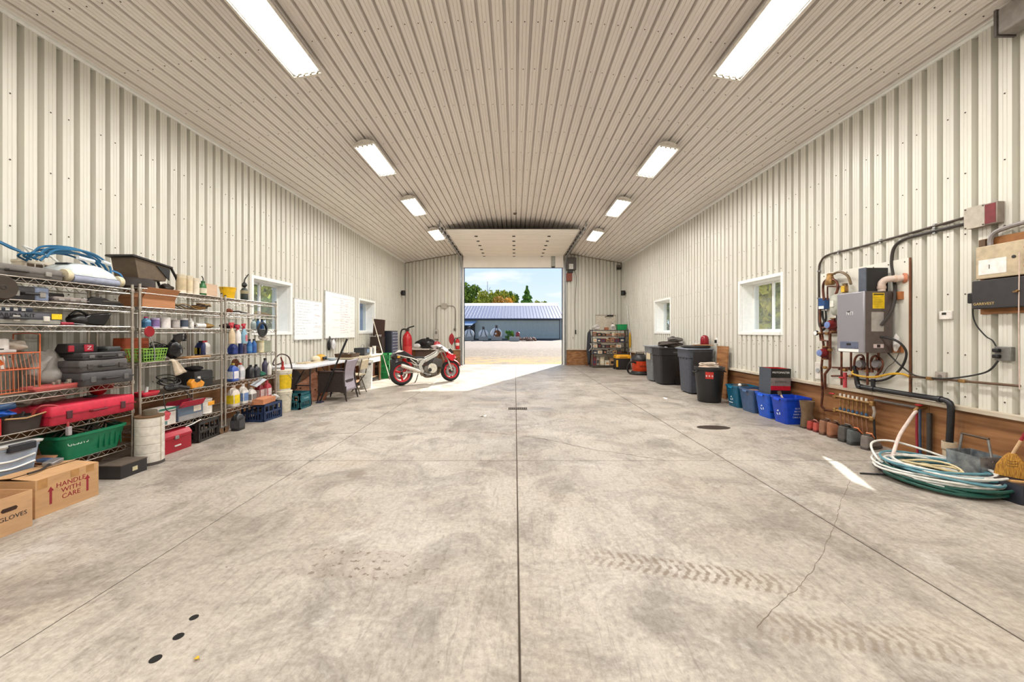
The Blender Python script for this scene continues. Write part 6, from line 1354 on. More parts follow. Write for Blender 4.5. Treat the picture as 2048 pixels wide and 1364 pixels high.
for (xx, yy) in ((0.27, -0.26), (0.27, 0.26), (-0.26, -0.26), (-0.26, 0.26)): B().tube([(xx, yy, 0.3), (xx*1.0, yy, 0.14), (xx + 0.03*(1 if xx > 0 else -1), yy*1.04, 0.0)], [0.022, 0.02, 0.013]).build('leg', pm(46, 36, 34, 0.5), wc)
sack('folded dark clothes on the wicker chair seat', -3.72, 7.85, 0.421, 0.16, (1.1, 1.2, 0.55), (60, 44, 46), 'folded_clothes', 'clothes', seed=220)
fcx = thing('folding_chair', 'cream folding chair behind the wicker chair', 'chair', (-3.60, 8.62, 0)); mcr = pm(222, 208, 178, 0.45)
B().cbox((0.16, 0, 0.66), (0.03, 0.40, 0.22), (0, 0.14, 0)).build('backrest', mcr, fcx, bevel=0.012); B().cbox((-0.06, 0, 0.435), (0.38, 0.38, 0.025), (0, 0.04, 0)).build('seat', mcr, fcx, bevel=0.01)
for s in (-1, 1):
    B().tube([(0.185, s*0.2, 0.79), (0.10, s*0.2, 0.42), (-0.22, s*0.2, 0.0)], 0.012).build('leg', pm(96, 84, 70, 0.4), fcx); B().tube([(-0.02, s*0.18, 0.43), (0.14, s*0.18, 0.0)], 0.012).build('leg', pm(96, 84, 70, 0.4), fcx)
for xx, zz_ in ((-0.10, 0.15), (0.09, 0.14)): B().tube([(xx, -0.19, zz_), (xx, 0.19, zz_)], 0.009).build('stretcher', pm(96, 84, 70, 0.4), fcx)
wbn = thing('white_bin', 'tall white waste bin beside the workbench', 'bin', (-3.72, 9.42, 0.001)); B().lathe([(0.14, 0), (0.17, 0.64), (0.18, 0.645), (0.18, 0.685), (0.165, 0.685), (0.135, 0.02)], 24).build('bin_body', pm(214, 212, 206, 0.45), wbn); B().cbox((0.14, -0.12, 0.61), (0.035, 0.06, 0.03), (0, 0, -0.7)).build('handle', M_DARK, wbn, bevel=0.006)
# workbench
wk = thing('workbench', 'long white-fronted wooden workbench along the left wall', 'workbench', (-4.25, 10.10, 0)); ml = pm(138, 104, 72, 0.6)
B().box(-0.33, 0.36, -0.98, 0.98, 0.735, 0.775).build('bench_top', pm(214, 200, 172, 0.5), wk, bevel=0.005); B().box(0.30, 0.325, -0.94, 0.94, 0.56, 0.735).build('apron', pm(232, 224, 208, 0.5), wk, ang=0)
for xx in (-0.28, 0.30):
    for yy in (-0.92, 0.92): B().lathe([(0.034, 0), (0.034, 0.12), (0.026, 0.16), (0.036, 0.25), (0.036, 0.735)], 10, Matrix.Translation((xx, yy, 0))).build('leg', ml, wk)
B().box(-0.3, 0.2, 0.1, 0.8, 0.14, 0.56).build('drawer_cabinet', pm(120, 72, 48, 0.6), wk, bevel=0.006)
B().box(-0.3, 0.25, -0.9, 0.9, 0.12, 0.14).build('lower_shelf', pm(150, 116, 84, 0.7), wk, ang=0)
tt = thing('tool_tray', 'wooden tray of loose tools at the near end of the workbench', 'tool tray', (-4.18, 9.42, 0.776)); b = B(); tub(b, 0.42, 0.5, 0.09, 0.95, 0.01, 0.02, 0.004); b.build('tray', pm(90, 66, 44, 0.6), tt)
for i in range(9): B().tube([(R.uniform(-0.16, 0.16), R.uniform(-0.2, 0.0), 0.05), (R.uniform(-0.16, 0.16), R.uniform(0.0, 0.22), 0.10)], 0.012).build('tool', pm(*[(40, 38, 36), (206, 196, 180), (120, 110, 96)][i % 3], 0.5), tt)
bcg = thing('battery_charger', 'black battery charger with a blue display and wire handle on the workbench', 'charger', (-4.12, 10.22, 0.776)); B().box(-0.15, 0.13, -0.22, 0.16, 0, 0.20).build('case', pm(30, 32, 38, 0.4), bcg, bevel=0.012); B().box(0.13, 0.136, -0.06, 0.13, 0.07, 0.16).build('display', pm(110, 140, 170, 0.2), bcg, ang=0); B().tube(bez([(0, -0.14, 0.19), (0, -0.10, 0.27), (0, 0.04, 0.28), (0, 0.10, 0.19)]), 0.008).build('handle', M_GALV, bcg); B().box(-0.12, 0.12, -0.225, -0.22, 0.03, 0.17).build('side_grille', pm(60, 62, 68, 0.5), bcg, ang=0)
for i, (yy, r_, h_, c1) in enumerate(((10.56, 0.055, 0.20, (226, 222, 214)), (10.72, 0.06, 0.17, (120, 124, 126)), (10.88, 0.05, 0.22, (234, 230, 222)))):
    bottle(['white jar next to the battery charger', 'grey tin on the workbench between two white jars', 'white jar at the far end of the workbench'][i], -4.06, yy, 0.776, r_, h_, c1, (90, 90, 92), None, 'can', cat='jar', name='jar')
for k in range(2):
    g2 = crate(['lower green crate standing past the workbench', 'upper green crate with a pale rim past the workbench'][k], -3.95, 11.5, 0.001 + 0.38*k, 0.30, 0.32, 0.375, (34, 150, 76), group='stacked green crates')
    B().box(-0.14, 0.14, -0.15, 0.15, 0.02, 0.33).build('contents', pm(30, 120, 66, 0.7), g2, ang=0)
wp = thing('white_pole', 'white broom pole leaning in front of the brown cabinet', 'pole', (-3.70, 11.15, 0.0)); B().tube([(0, 0, 0.01), (-0.72, 0.55, 1.86)], 0.013, 8).build('shaft', pm(226, 216, 196, 0.5), wp); B().tube([(0, 0, 0.01), (-0.04, 0.03, 0.10)], 0.02).build('tip', pm(120, 100, 80, 0.6), wp)
bs = thing('speaker_cabinet', 'dark brown speaker cabinet standing past the green crates', 'speaker', (-4.32, 11.88, 0)); B().box(-0.2, 0.2, -0.11, 0.11, 0, 1.25).build('cabinet', pm(52, 36, 30, 0.5), bs, bevel=0.01)
for zz_ in (0.4, 0.85): B().lathe([(0.08, 0), (0.12, 0.01), (0.11, 0.02), (0.03, -0.0)], 20, Matrix.Translation((0.0, -0.11, zz_)) @ Matrix.Rotation(PI/2, 4, 'X')).build('speaker_cone', pm(90, 66, 48, 0.6), bs)
bd = thing('brown_panel', 'dark brown panel leaning on top of the speaker cabinet', 'panel', (-4.28, 11.88, 1.25)); B().cbox((0, 0, 0.28), (0.36, 0.03, 0.54), (0.12, 0.1, 0)).build('panel', pm(66, 42, 34, 0.4), bd, bevel=0.005); text('DPE', 0.12, pm(230, 226, 222, 0.6), bd, (0.0, -0.045, 0.02), FYN)
tc_ = thing('tool_chest', 'dark blue rolling tool chest with many drawers by the left wall', 'tool chest', (-4.20, 12.40, 0)); B().box(-0.25, 0.25, -0.32, 0.32, 0.10, 1.44).build('cabinet', pm(30, 34, 48, 0.4), tc_, bevel=0.01)
for k in range(13):
    dw = B().box(0.245, 0.262, -0.29, 0.29, 0.14 + 0.098*k, 0.225 + 0.098*k).build('drawer', pm(74, 84, 110, 0.35), tc_, bevel=0.004); B().box(0.262, 0.278, -0.26, 0.26, 0.205 + 0.098*k, 0.222 + 0.098*k).build('drawer_pull', pm(206, 210, 220, 0.3, metal=0.6), dw, ang=0)
for (xx, yy) in ((-0.2, -0.26), (0.2, -0.26), (-0.2, 0.26), (0.2, 0.26)): B().cyl((xx - 0.02, yy, 0.05), (xx + 0.02, yy, 0.05), 0.05).build('caster', M_DARK, tc_)
B().lathe([(0.035, 0), (0.03, 0.02)], 14, Matrix.Translation((0.0, -0.32, 1.2)) @ Matrix.Rotation(PI/2, 4, 'X')).build('badge', pm(226, 226, 226, 0.4), tc_)
extinguisher(-4.08, 14.3, 0.0, 1.58, 0.175, 'tall red gas cylinder standing near the far left corner', 'gas cylinders', (190, 28, 34), band=(206, 60, 56))
cart_t = thing('plant_box', 'small planter with green leaves between the chest and the red cylinder', 'planter', (-4.25, 13.35, 0)); B().box(-0.2, 0.2, -0.2, 0.2, 0, 0.62).build('box', pm(84, 62, 48, 0.7), cart_t, bevel=0.01); lump(B(), (0, 0, 0.7), 0.14, (1, 1, 0.7), 0.5, 230).build('leaves', pm(96, 120, 60, 0.7), cart_t, sub=1)
# table at the end wall with a loose fairing
et = thing('side_table', 'white-topped table at the end wall behind the motorcycle', 'table', (-3.62, 15.25, 0)); B().box(-0.72, 0.62, -0.35, 0.35, 0.70, 0.74).build('table_top', pm(228, 218, 206, 0.5), et, bevel=0.005)
for xx in (-0.64, 0.54):
    for yy in (-0.29, 0.29): B().box(xx - 0.03, xx + 0.03, yy - 0.03, yy + 0.03, 0, 0.70).build('leg', pm(110, 80, 62, 0.6), et, ang=0)
B().box(-0.35, 0.45, -0.2, 0.2, 0.05, 0.66).build('brown_cabinet', pm(96, 76, 66, 0.6), et, bevel=0.01)
fa = thing('loose_fairing', 'loose black and white motorcycle tank cover on the end table', 'motorcycle part', (-3.58, 15.12, 0.741)); lump(B(), (0, 0, 0.2), 0.26, (1.6, 0.8, 0.78), 0.12, 240, 20, 12).build('shell', pm(36, 34, 36, 0.25), fa, sub=1); lump(B(), (-0.3, -0.14, 0.12), 0.12, (1.3, 0.5, 0.7), 0.1, 241).build('white_flash', pm(236, 234, 232, 0.3), fa, sub=1); B().lathe([(0.06, 0), (0.06, 0.05), (0.045, 0.055)], 16, Matrix.Translation((0.08, 0, 0.39))).build('filler_cap', M_BLACK, fa)
sack('red and white fairing piece on the end table', -3.14, 15.15, 0.741, 0.16, (1.1, 0.8, 0.9), (196, 70, 74), 'loose_fairing', 'motorcycle part', seed=243, amp=0.15, rough=0.3)

# ------------------------------------------------------------------ motorcycle
rc, fcn = Vector((-2.97, 9.90, 0)), Vector((-1.83, 10.76, 0))
WB = (fcn - rc).length
mo_ = thing('motorcycle', 'stripped sport motorcycle with red wheels and silver frame parked in the sun', 'motorcycle', rc, rot=(-0.10, 0, math.atan2(fcn.y - rc.y, fcn.x - rc.x)))
M_TYRE = pm(34, 33, 33, 0.75); M_RED = pm(206, 26, 40, 0.3); M_ALU = mat('frame_alloy', srgb(206, 204, 196), 0.32, metal=0.55, var=0.06); M_ENG = mat('engine_alloy', srgb(120, 114, 106), 0.4, metal=0.5, var=0.25, scale=12)
def wheel(name, cx, r, w, spokes):
    W = B(); Mx = Matrix.Translation((cx, 0, r)) @ Matrix.Rotation(PI/2, 4, 'X')
    W.lathe([(r*0.70, -w*0.42), (r*0.86, -w*0.5), (r*0.97, -w*0.28), (r, 0), (r*0.97, w*0.28), (r*0.86, w*0.5), (r*0.70, w*0.42)], 36, Mx, cap=False)
    o = W.build(name, M_TYRE, mo_)
    B().lathe([(r*0.62, -w*0.40), (r*0.73, -w*0.44), (r*0.73, w*0.44), (r*0.62, w*0.40), (r*0.62, -w*0.40)], 36, Mx, cap=False).build('rim', M_RED, o)
    b = B()
    for k in range(spokes):
        a = 2*PI*k/spokes + 0.4
        p0 = Vector((cx + 0.04*math.cos(a), 0, r + 0.04*math.sin(a))); p1 = Vector((cx + r*0.64*math.cos(a + 0.25), 0, r + r*0.64*math.sin(a + 0.25)))
        b.tube([p0, p0.lerp(p1, 0.5), p1], [0.032, 0.026, 0.03], 8)
    b.build('spokes', M_RED, o)
    B().lathe([(0.045, -0.06), (0.045, 0.06)], 18, Mx).build('hub', M_DARK, o)
    for s in ((-1, 1) if spokes == 3 and cx > 0.5 else (-1,)): B().lathe([(r*0.30, s*0.062), (r*0.50, s*0.062), (r*0.50, s*0.068), (r*0.30, s*0.068), (r*0.30, s*0.062)], 28, Mx, cap=False).build('brake_disc', M_GALV, o)
wheel('rear_wheel', 0.0, 0.315, 0.17, 3); wheel('front_wheel', WB, 0.30, 0.12, 3)
for s in (-1, 1):
    y = s * 0.15
    b = B(); P = [(WB - 0.36, s*0.06, 0.86), (WB - 0.50, y, 0.76), (WB - 0.72, y, 0.66), (WB - 0.92, y, 0.58), (WB - 0.97, y, 0.50), (WB - 0.93, y, 0.36), (WB - 0.88, y*0.9, 0.30)]
    rs = []
    for i, p in enumerate(P):
        p = Vector(p); d = (Vector(P[min(i+1, len(P)-1)]) - Vector(P[max(i-1, 0)])).normalized(); n = Vector((-d.z, 0, d.x)); yv = Vector((0, 1, 0)); hh_, ww = (0.046, 0.022) if i else (0.044, 0.03)
        rs.append([p + n*hh_ + yv*ww, p + n*hh_ - yv*ww, p - n*hh_ - yv*ww, p - n*hh_ + yv*ww])
    b.rings(rs); b.build('frame_spar', M_ALU, mo_, bevel=0.008)
    B().tube([(0.0, s*0.12, 0.315), (0.22, s*0.12, 0.34), (WB - 0.92, s*0.11, 0.40)], [0.026, 0.034, 0.036], 8).build('swingarm', M_ALU, mo_)
    B().tube([(WB - 0.92, s*0.11, 0.60), (0.25, s*0.11, 0.70), (-0.14, s*0.09, 0.80)], 0.017).build('subframe_rail', M_ALU, mo_)
    B().tube([(WB - 0.94, s*0.11, 0.46), (0.22, s*0.11, 0.67)], 0.014).build('subframe_strut', M_ALU, mo_)
    B().tube([(WB, s*0.10, 0.30), (WB - 0.10, s*0.10, 0.58)], 0.028, 10).build('fork_slider', M_ALU, mo_); B().tube([(WB - 0.10, s*0.10, 0.58), (WB - 0.26, s*0.10, 0.95)], 0.021, 10).build('fork_tube', M_CHROME, mo_)
    B().tube([(WB - 0.30, s*0.10, 0.95), (WB - 0.34, s*0.26, 0.97), (WB - 0.46, s*0.33, 0.94)], 0.015).build('handlebar', M_BLACK, mo_)
B().cbox((WB - 0.22, 0, 0.86), (0.10, 0.26, 0.035), (0, 0.4, 0)).build('triple_clamp', M_ALU, mo_, bevel=0.008)
loft(B(), [(0.36, 0.26, 0.20, 0.05), (0.42, 0.32, 0.26, 0.06), (0.42, 0.34, 0.40, 0.06), (0.34, 0.32, 0.47, 0.05)], M=Matrix.Translation((WB - 0.66, 0, 0))).build('crankcase', M_ENG, mo_)
loft(B(), [(0.30, 0.36, 0.46, 0.03), (0.30, 0.38, 0.60, 0.03), (0.24, 0.36, 0.68, 0.03)], M=Matrix.Translation((WB - 0.60, 0, 0)) @ Matrix.Rotation(0.25, 4, 'Y')).build('cylinder_block', pm(70, 66, 62, 0.5), mo_)
B().lathe([(0.13, -0.185), (0.135, -0.165), (0.135, -0.15)], 24, Matrix.Translation((WB - 0.62, 0, 0.40)) @ Matrix.Rotation(PI/2, 4, 'X') @ Matrix.Scale(-1, 4, (0, 0, 1))).build('clutch_cover', pm(222, 216, 202, 0.4, metal=0.3), mo_)
B().lathe([(0.02, -0.2), (0.05, -0.19), (0.05, -0.185)], 14, Matrix.Translation((WB - 0.70, 0, 0.36)) @ Matrix.Rotation(PI/2, 4, 'X') @ Matrix.Scale(-1, 4, (0, 0, 1))).build('oil_filter', M_DARK, mo_)
for k in range(4): B().tube(bez([(WB - 0.44, -0.12 + 0.08*k, 0.52), (WB - 0.36, -0.12 + 0.08*k, 0.40), (WB - 0.40, -0.10 + 0.06*k, 0.24), (WB - 0.62, -0.06 + 0.03*k, 0.17)], 5), 0.02).build('header_pipe', pm(128, 112, 92, 0.35, metal=0.6), mo_)
B().tube(bez([(WB - 0.62, -0.03, 0.17), (0.62, -0.10, 0.18), (0.50, -0.17, 0.26), (0.42, -0.20, 0.33)], 5), 0.024).build('exhaust_pipe', pm(128, 112, 92, 0.35, metal=0.6), mo_)
B().tube([(0.44, -0.205, 0.32), (0.30, -0.215, 0.38), (-0.02, -0.225, 0.50), (-0.08, -0.225, 0.525)], [0.036, 0.052, 0.055, 0.04], 16).build('silencer', mat('brushed_silencer', srgb(222, 216, 206), 0.25, metal=0.7, var=0.06), mo_)
loft(B(), [(0.46, 0.16, 0.60, 0.05), (0.52, 0.20, 0.66, 0.05), (0.40, 0.16, 0.74, 0.05)], M=Matrix.Translation((0.42, 0, 0))).build('airbox_and_wiring', pm(40, 38, 37, 0.5), mo_)
for k in range(6): B().tube(bez([(R.uniform(0.2, 0.5), R.uniform(-0.14, 0.0), R.uniform(0.5, 0.72)), (R.uniform(0.4, 0.7), -0.16, R.uniform(0.45, 0.7)), (R.uniform(0.6, 0.9), -0.12, R.uniform(0.6, 0.76))]), 0.012).build('cable', pm(*[(30, 29, 29), (210, 206, 198)][k % 2], 0.4), mo_)
B().prism([(-0.24, 0.80), (-0.10, 0.93), (0.08, 0.90), (0.24, 0.80), (0.34, 0.74), (0.30, 0.70), (0.0, 0.72), (-0.18, 0.68), (-0.26, 0.74)], -0.10, 0.10, Matrix.Rotation(PI/2, 4, 'X')).build('tail_section', pm(38, 34, 36, 0.3), mo_, bevel=0.03, seg=3)
B().prism([(-0.20, 0.84), (-0.09, 0.925), (0.06, 0.90), (0.0, 0.87), (-0.1, 0.86)], -0.104, 0.104, Matrix.Rotation(PI/2, 4, 'X')).build('white_tail_panel', pm(232, 226, 224, 0.3), mo_, bevel=0.01)
B().cbox((-0.10, -0.125, 0.74), (0.07, 0.05, 0.05)).build('indicator', pm(236, 170, 50, 0.3), mo_, bevel=0.012); B().prism([(-0.28, 0.70), (-0.14, 0.70), (-0.2, 0.42), (-0.27, 0.38)], -0.07, 0.07, Matrix.Rotation(PI/2, 4, 'X')).build('rear_mudguard', M_BLACK, mo_, bevel=0.01)
b = B()
b.grid(lambda a, c: (WB + (0.335)*math.cos(0.35 + 1.75*a), (c - 0.5)*0.15*(1 if 0.05 < a < 0.95 else 0.7), 0.30 + 0.335*math.sin(0.35 + 1.75*a) - 0.05*(2*c - 1)**2), 14, 6); b.build('front_fender', M_RED, mo_, solid=0.008)
def cowl(a, c):
    t = (c - 0.5) * 2; x = WB + 0.20 - 0.50*a - 0.20*t*t; z = 0.66 + 0.50*a - 0.03*t*t - 0.10*a*a; return (x, t*(0.17 + 0.05*math.sin(PI*a)), z)
b = B(); b.grid(lambda a, c: cowl(a*0.42, c), 6, 10); b.build('lower_cowl', M_RED, mo_, solid=0.008)
b = B(); b.grid(lambda a, c: cowl(0.42 + a*0.58, c), 6, 10); b.build('upper_cowl', pm(238, 228, 230, 0.25), mo_, solid=0.008)
B().prism([(0.08, 0.80), (-0.02, 0.92), (-0.10, 0.88), (0.0, 0.78)], -0.21, -0.20, Matrix.Translation((WB - 0.05, 0, 0)) @ Matrix.Rotation(PI/2, 4, 'X') @ Matrix.Scale(-1, 4, (0, 0, 1))).build('headlight_opening', M_BLACK, mo_)
B().ball((WB + 0.02, 0, 0.80), 0.09, sc=(0.7, 1.3, 0.8)).build('headlight', pm(40, 38, 40, 0.2), mo_)
B().prism([(0.0, 0.56), (0.12, 0.74), (-0.14, 0.76), (-0.20, 0.70)], -0.20, -0.19, Matrix.Translation((WB - 0.02, 0, 0)) @ Matrix.Rotation(PI/2, 4, 'X') @ Matrix.Scale(-1, 4, (0, 0, 1))).build('side_cowl', M_RED, mo_)
B().box(WB - 0.36, WB - 0.32, -0.17, 0.17, 0.36, 0.62).build('radiator', pm(50, 50, 50, 0.5), mo_, bevel=0.006)
B().tube([(0.52, 0.14, 0.26), (0.50, 0.24, 0.1), (0.46, 0.30, 0.0)], 0.012).build('side_stand', M_DARK, mo_)
B().tube([(0.52, -0.14, 0.30), (0.66, -0.2, 0.24), (0.72, -0.24, 0.235)], 0.012).build('footpeg', M_GALV, mo_)

# ------------------------------------------------------------------ right side, far end
sr = thing('steel_rack', 'black metal rack crammed with small boxes in front of the far door', 'rack', (3.72, 14.98, 0)); RZ = [0.10, 0.55, 0.79, 1.01, 1.25, 1.48]
for xx in (-0.70, 0.70):
    for yy in (-0.2, 0.2): B().box(xx - 0.02, xx + 0.02, yy - 0.02, yy + 0.02, 0, 1.50).build('upright', pm(96, 92, 88, 0.5), sr, ang=0)
for z in RZ: B().box(-0.72, 0.72, -0.22, 0.22, z - 0.03, z).build('shelf', pm(62, 58, 56, 0.5), sr, bevel=0.004)
cols = [(206, 190, 160), (60, 54, 50), (170, 116, 84), (224, 214, 196), (120, 44, 48), (86, 82, 84), (196, 150, 106), (44, 60, 92), (150, 140, 126), (30, 29, 30)]
cn = ['tan', 'dark brown', 'rust-brown', 'cream', 'dark red', 'grey', 'kraft', 'navy', 'stone-grey', 'black']
lv = ['bottom', 'second', 'third', 'fourth', 'fifth']
q = random.Random(21)
for li in range(5):
    x = -0.66; k = 0
    gap = RZ[li + 1] - RZ[li] - 0.05
    while x < 0.55:
        w = q.uniform(0.10, 0.24); h = gap * q.uniform(0.45, 0.92); c = q.randrange(10); d = q.uniform(0.2, 0.36)
        if x + w > 0.66: break
        t = thing('stock_box', '%s box with %s label, far rack %s shelf, %s' % (cn[c], cn[(c + 3) % 10], lv[li], ['at its left end', 'second from left', 'third from left', 'fourth from left', 'fifth from left', 'sixth from left', 'seventh from left', 'eighth from left'][k]), 'box', (3.72 + x + w/2, 14.98 - 0.04, RZ[li] + 0.001), group='boxes on the far rack')
        loft(B(), [(w*0.94, d, 0, 0.008), (w*0.95, d, h*0.8, 0.008)]).build('carton', pm(*cols[c], 0.6), t)
        loft(B(), [(w*0.97, d + 0.01, h*0.8, 0.008), (w*0.97, d + 0.01, h, 0.008)]).build('lid', pm(*tint(cols[c], 0.8), 0.6), t)
        B().box(-w*0.3, w*0.3, -d/2 - 0.002, -d/2, h*0.2, h*0.6).build('label', pm(*cols[(c + 3) % 10], 0.6), t, ang=0)
        x += w + 0.012; k += 1
fg = thing('green_tote', 'bright green tote on the top right of the far rack', 'bin', (4.22, 14.98, 1.481)); b = B(); tub(b, 0.40, 0.34, 0.22, 0.85, 0.006, 0.04, 0.012); b.build('tote', pm(20, 150, 84, 0.4), fg); lump(B(), (0, 0, 0.17), 0.13, (1.2, 1, 0.4), 0.3, 300).build('contents', pm(60, 110, 60, 0.7), fg, sub=1)
bottle('white jug with black print on top of the far rack', 3.86, 14.93, 1.481, 0.085, 0.26, (232, 226, 220), (60, 58, 58), (150, 146, 142), 'jug')
carton('small rust-brown box on top of the far rack', 3.62, 14.95, 1.481, 0.14, 0.16, 0.10, col=(166, 104, 72), flaps=(2, 2, None, None))
sack('white rags heaped at the top left of the far rack', 3.22, 14.95, 1.481, 0.13, (1.2, 0.9, 0.8), (206, 200, 194), 'rag_heap', 'rags', seed=310, amp=0.45)
gb_ = thing('hanging_coat', 'dark coat hanging down the left side of the far rack', 'coat', (2.93, 14.95, 0.06)); b = B(); lump(b, (0, 0, 0.70), 0.16, (0.55, 1.1, 4.2), 0.2, 312); b.build('coat', pm(44, 44, 50, 0.8), gb_, sub=1); B().tube(bez([(0.02, -0.16, 0.9), (0.06, -0.2, 0.75), (-0.04, -0.2, 0.6)]), 0.014).build('strap', pm(190, 186, 180, 0.7), gb_)
mp_ = thing('yellow_mop', 'yellow mop head with a long white pole in the far right corner', 'mop', (4.475, 14.5, 0)); B().tube([(0.0, 0.0, 0.02), (0.0, 0.3, 1.45), (-0.01, 0.55, 2.45)], 0.016).build('pole', pm(226, 226, 220, 0.4), mp_); lump(B(), (0.0, 0.2, 1.05), 0.11, (0.3, 0.9, 3.2), 0.15, 320).build('mop_head', pm(206, 160, 36, 0.8), mp_, sub=1)
yt_ = thing('rolling_toolbox', 'black rolling toolbox with a yellow lid by the far rack', 'toolbox', (4.02, 14.18, 0)); loft(B(), [(0.50, 0.36, 0.03, 0.03), (0.54, 0.40, 0.10, 0.03), (0.54, 0.40, 0.42, 0.03)]).build('tub', pm(34, 32, 32, 0.5), yt_); loft(B(), [(0.56, 0.42, 0.422, 0.03), (0.56, 0.42, 0.50, 0.03), (0.48, 0.36, 0.55, 0.04)]).build('lid', pm(232, 166, 30, 0.4), yt_); B().box(-0.27, -0.2, -0.215, -0.19, 0.10, 0.36).build('latch', pm(232, 176, 36, 0.4), yt_, bevel=0.01); B().box(-0.15, 0.15, -0.216, -0.2, 0.44, 0.49).build('label', pm(176, 120, 20, 0.5), yt_, ang=0)
for s in (-1, 1): B().cyl((s*0.29, 0.12, 0.08), (s*0.25, 0.12, 0.08), 0.08).build('wheel', M_BLACK, yt_)
sv = thing('shop_vacuum', 'orange and black shop vacuum with a coiled hose on the floor', 'vacuum', (4.14, 12.5, 0)); B().lathe([(0.22, 0.08), (0.25, 0.12), (0.265, 0.45), (0.27, 0.46)], 28).build('drum', pm(232, 78, 36, 0.35), sv); B().lathe([(0.275, 0.45), (0.285, 0.50), (0.26, 0.56), (0.20, 0.64), (0.12, 0.68), (0.02, 0.68)], 28).build('motor_head', pm(36, 34, 36, 0.4), sv)
B().lathe([(0.20, 0.03), (0.28, 0.03), (0.30, 0.07), (0.25, 0.12), (0.20, 0.10)], 28).build('dolly_base', M_BLACK, sv)
for k in range(4): B().ball((0.24*math.cos(0.8 + k*PI/2), 0.24*math.sin(0.8 + k*PI/2), 0.03), 0.03, 8, 6).build('caster', M_BLACK, sv)
B().tube(bez([(-0.2, -0.18, 0.40), (-0.38, -0.22, 0.42), (-0.46, -0.16, 0.25), (-0.40, -0.12, 0.07), (-0.2, -0.32, 0.05), (0.05, -0.36, 0.05), (0.2, -0.34, 0.05)]), 0.032, 10).build('hose', M_BLACK, sv)
B().tube(coil((0.0, 0.0, 0.70), 0.14, 0.12, 3, 0.03, 0.05, 330), 0.018, 6).build('power_cord', pm(196, 186, 176, 0.5), sv); B().tube([(-0.12, 0, 0.64), (-0.12, 0, 0.76), (0.12, 0, 0.76), (0.12, 0, 0.64)], 0.02).build('handle', M_BLACK, sv)
text('RIDGID', 0.07, pm(40, 36, 34, 0.5), sv, (0.02, -0.272, 0.28), FYN)
jn = sack('blue and white bundled tarp between the vacuum and the bins', 4.18, 11.45, 0.0, 0.17, (0.8, 0.9, 2.1), (80, 104, 140), 'tarp_bundle', 'tarp', seed=340, amp=0.25)
def wheelie(label, x, y, dx, dy, h, face, side, lidc, rz=0):
    t = thing('wheelie_bin', label, 'wheelie bin', (x, y, 0), rz, group='wheeled garbage bins')
    b = B(); b.rings([rr(dx*0.80, dy*0.80, 0.03, 0.05, 4), rr(dx*0.93, dy*0.93, h*0.80, 0.05, 4), rr(dx*0.99, dy*0.99, h*0.82, 0.05, 4), rr(dx, dy, h - 0.02, 0.05, 4), rr(dx, dy, h, 0.05, 4), rr(dx*0.95, dy*0.95, h, 0.04, 4), rr(dx*0.76, dy*0.76, 0.06, 0.04, 4)]); b.build('bin_body', pm(*face, 0.45), t)
    B().box(-dx*0.56, dx*0.50, -dy*0.55, dy*0.55, h + 0.002, h + 0.03).build('lid', pm(*lidc, 0.45), t, bevel=0.012)
    B().tube([(dx*0.5, -dy*0.3, h - 0.03), (dx*0.56, -dy*0.3, h - 0.02), (dx*0.56, dy*0.3, h - 0.02), (dx*0.5, dy*0.3, h - 0.03)], 0.014).build('handle', pm(*tint(face, 0.8), 0.5), t)
    for s in (-1, 1): B().cyl((dx*0.34, s*dy*0.47, 0.11), (dx*0.34, s*dy*0.40, 0.11), 0.11, n=20).build('wheel', M_BLACK, t)
    for s in (-1, 0, 1): B().box(-dx*0.49, -dx*0.46, s*dy*0.25 - 0.02, s*dy*0.25 + 0.02, h*0.78, h*0.93).build('stiffener', pm(*tint(face, 0.8), 0.5), t, bevel=0.006)
    return t
w0 = wheelie('grey bin farthest back, with a cream sticker', 4.10, 10.86, 0.58, 0.56, 0.98, (120, 122, 124), None, (150, 154, 160)); B().box(-0.285, -0.28, -0.2, 0.1, 0.62, 0.86).build('sticker', pm(222, 206, 172, 0.6), w0, ang=0)
w1 = wheelie('black bin with a jacket piled on its lid', 4.10, 10.2, 0.60, 0.60, 0.96, (36, 35, 35), None, (50, 46, 44)); text('TOTER', 0.045, pm(170, 168, 166, 0.6), w1, (0.12, -0.312, 0.86), FYN)
w2 = wheelie('grey bin with a black round lid left of the plywood', 4.15, 8.72, 0.56, 0.62, 1.0, (74, 78, 88), None, (130, 138, 152))
B().lathe([(0.27, 0), (0.30, 0.02), (0.30, 0.05), (0.26, 0.06), (0.02, 0.065)], 28, Matrix.Translation((0.02, -0.02, 1.032))).build('black_round_lid', pm(40, 39, 40, 0.5), w2)
B().box(-0.19, 0.24, -0.315, -0.295, 0.45, 0.96).build('front_panel', pm(44, 43, 45, 0.5), w2, bevel=0.01)
jk = thing('jacket', 'grey-brown jacket heaped on the black bin', 'jacket', (4.18, 10.15, 0.992)); lump(B(), (-0.02, 0, 0.085), 0.17, (1.9, 1.5, 0.5), 0.25, 350, 22, 12).build('jacket_body', pm(72, 62, 56, 0.85), jk, sub=1); lump(B(), (0.10, -0.05, 0.20), 0.13, (1.7, 1.2, 0.5), 0.3, 351, 18, 10).build('sleeve', pm(98, 94, 90, 0.85), jk, sub=1); lump(B(), (0.06, 0.0, 0.265), 0.06, (1.1, 1, 0.5), 0.2, 352).build('hood', M_BLACK, jk, sub=1)
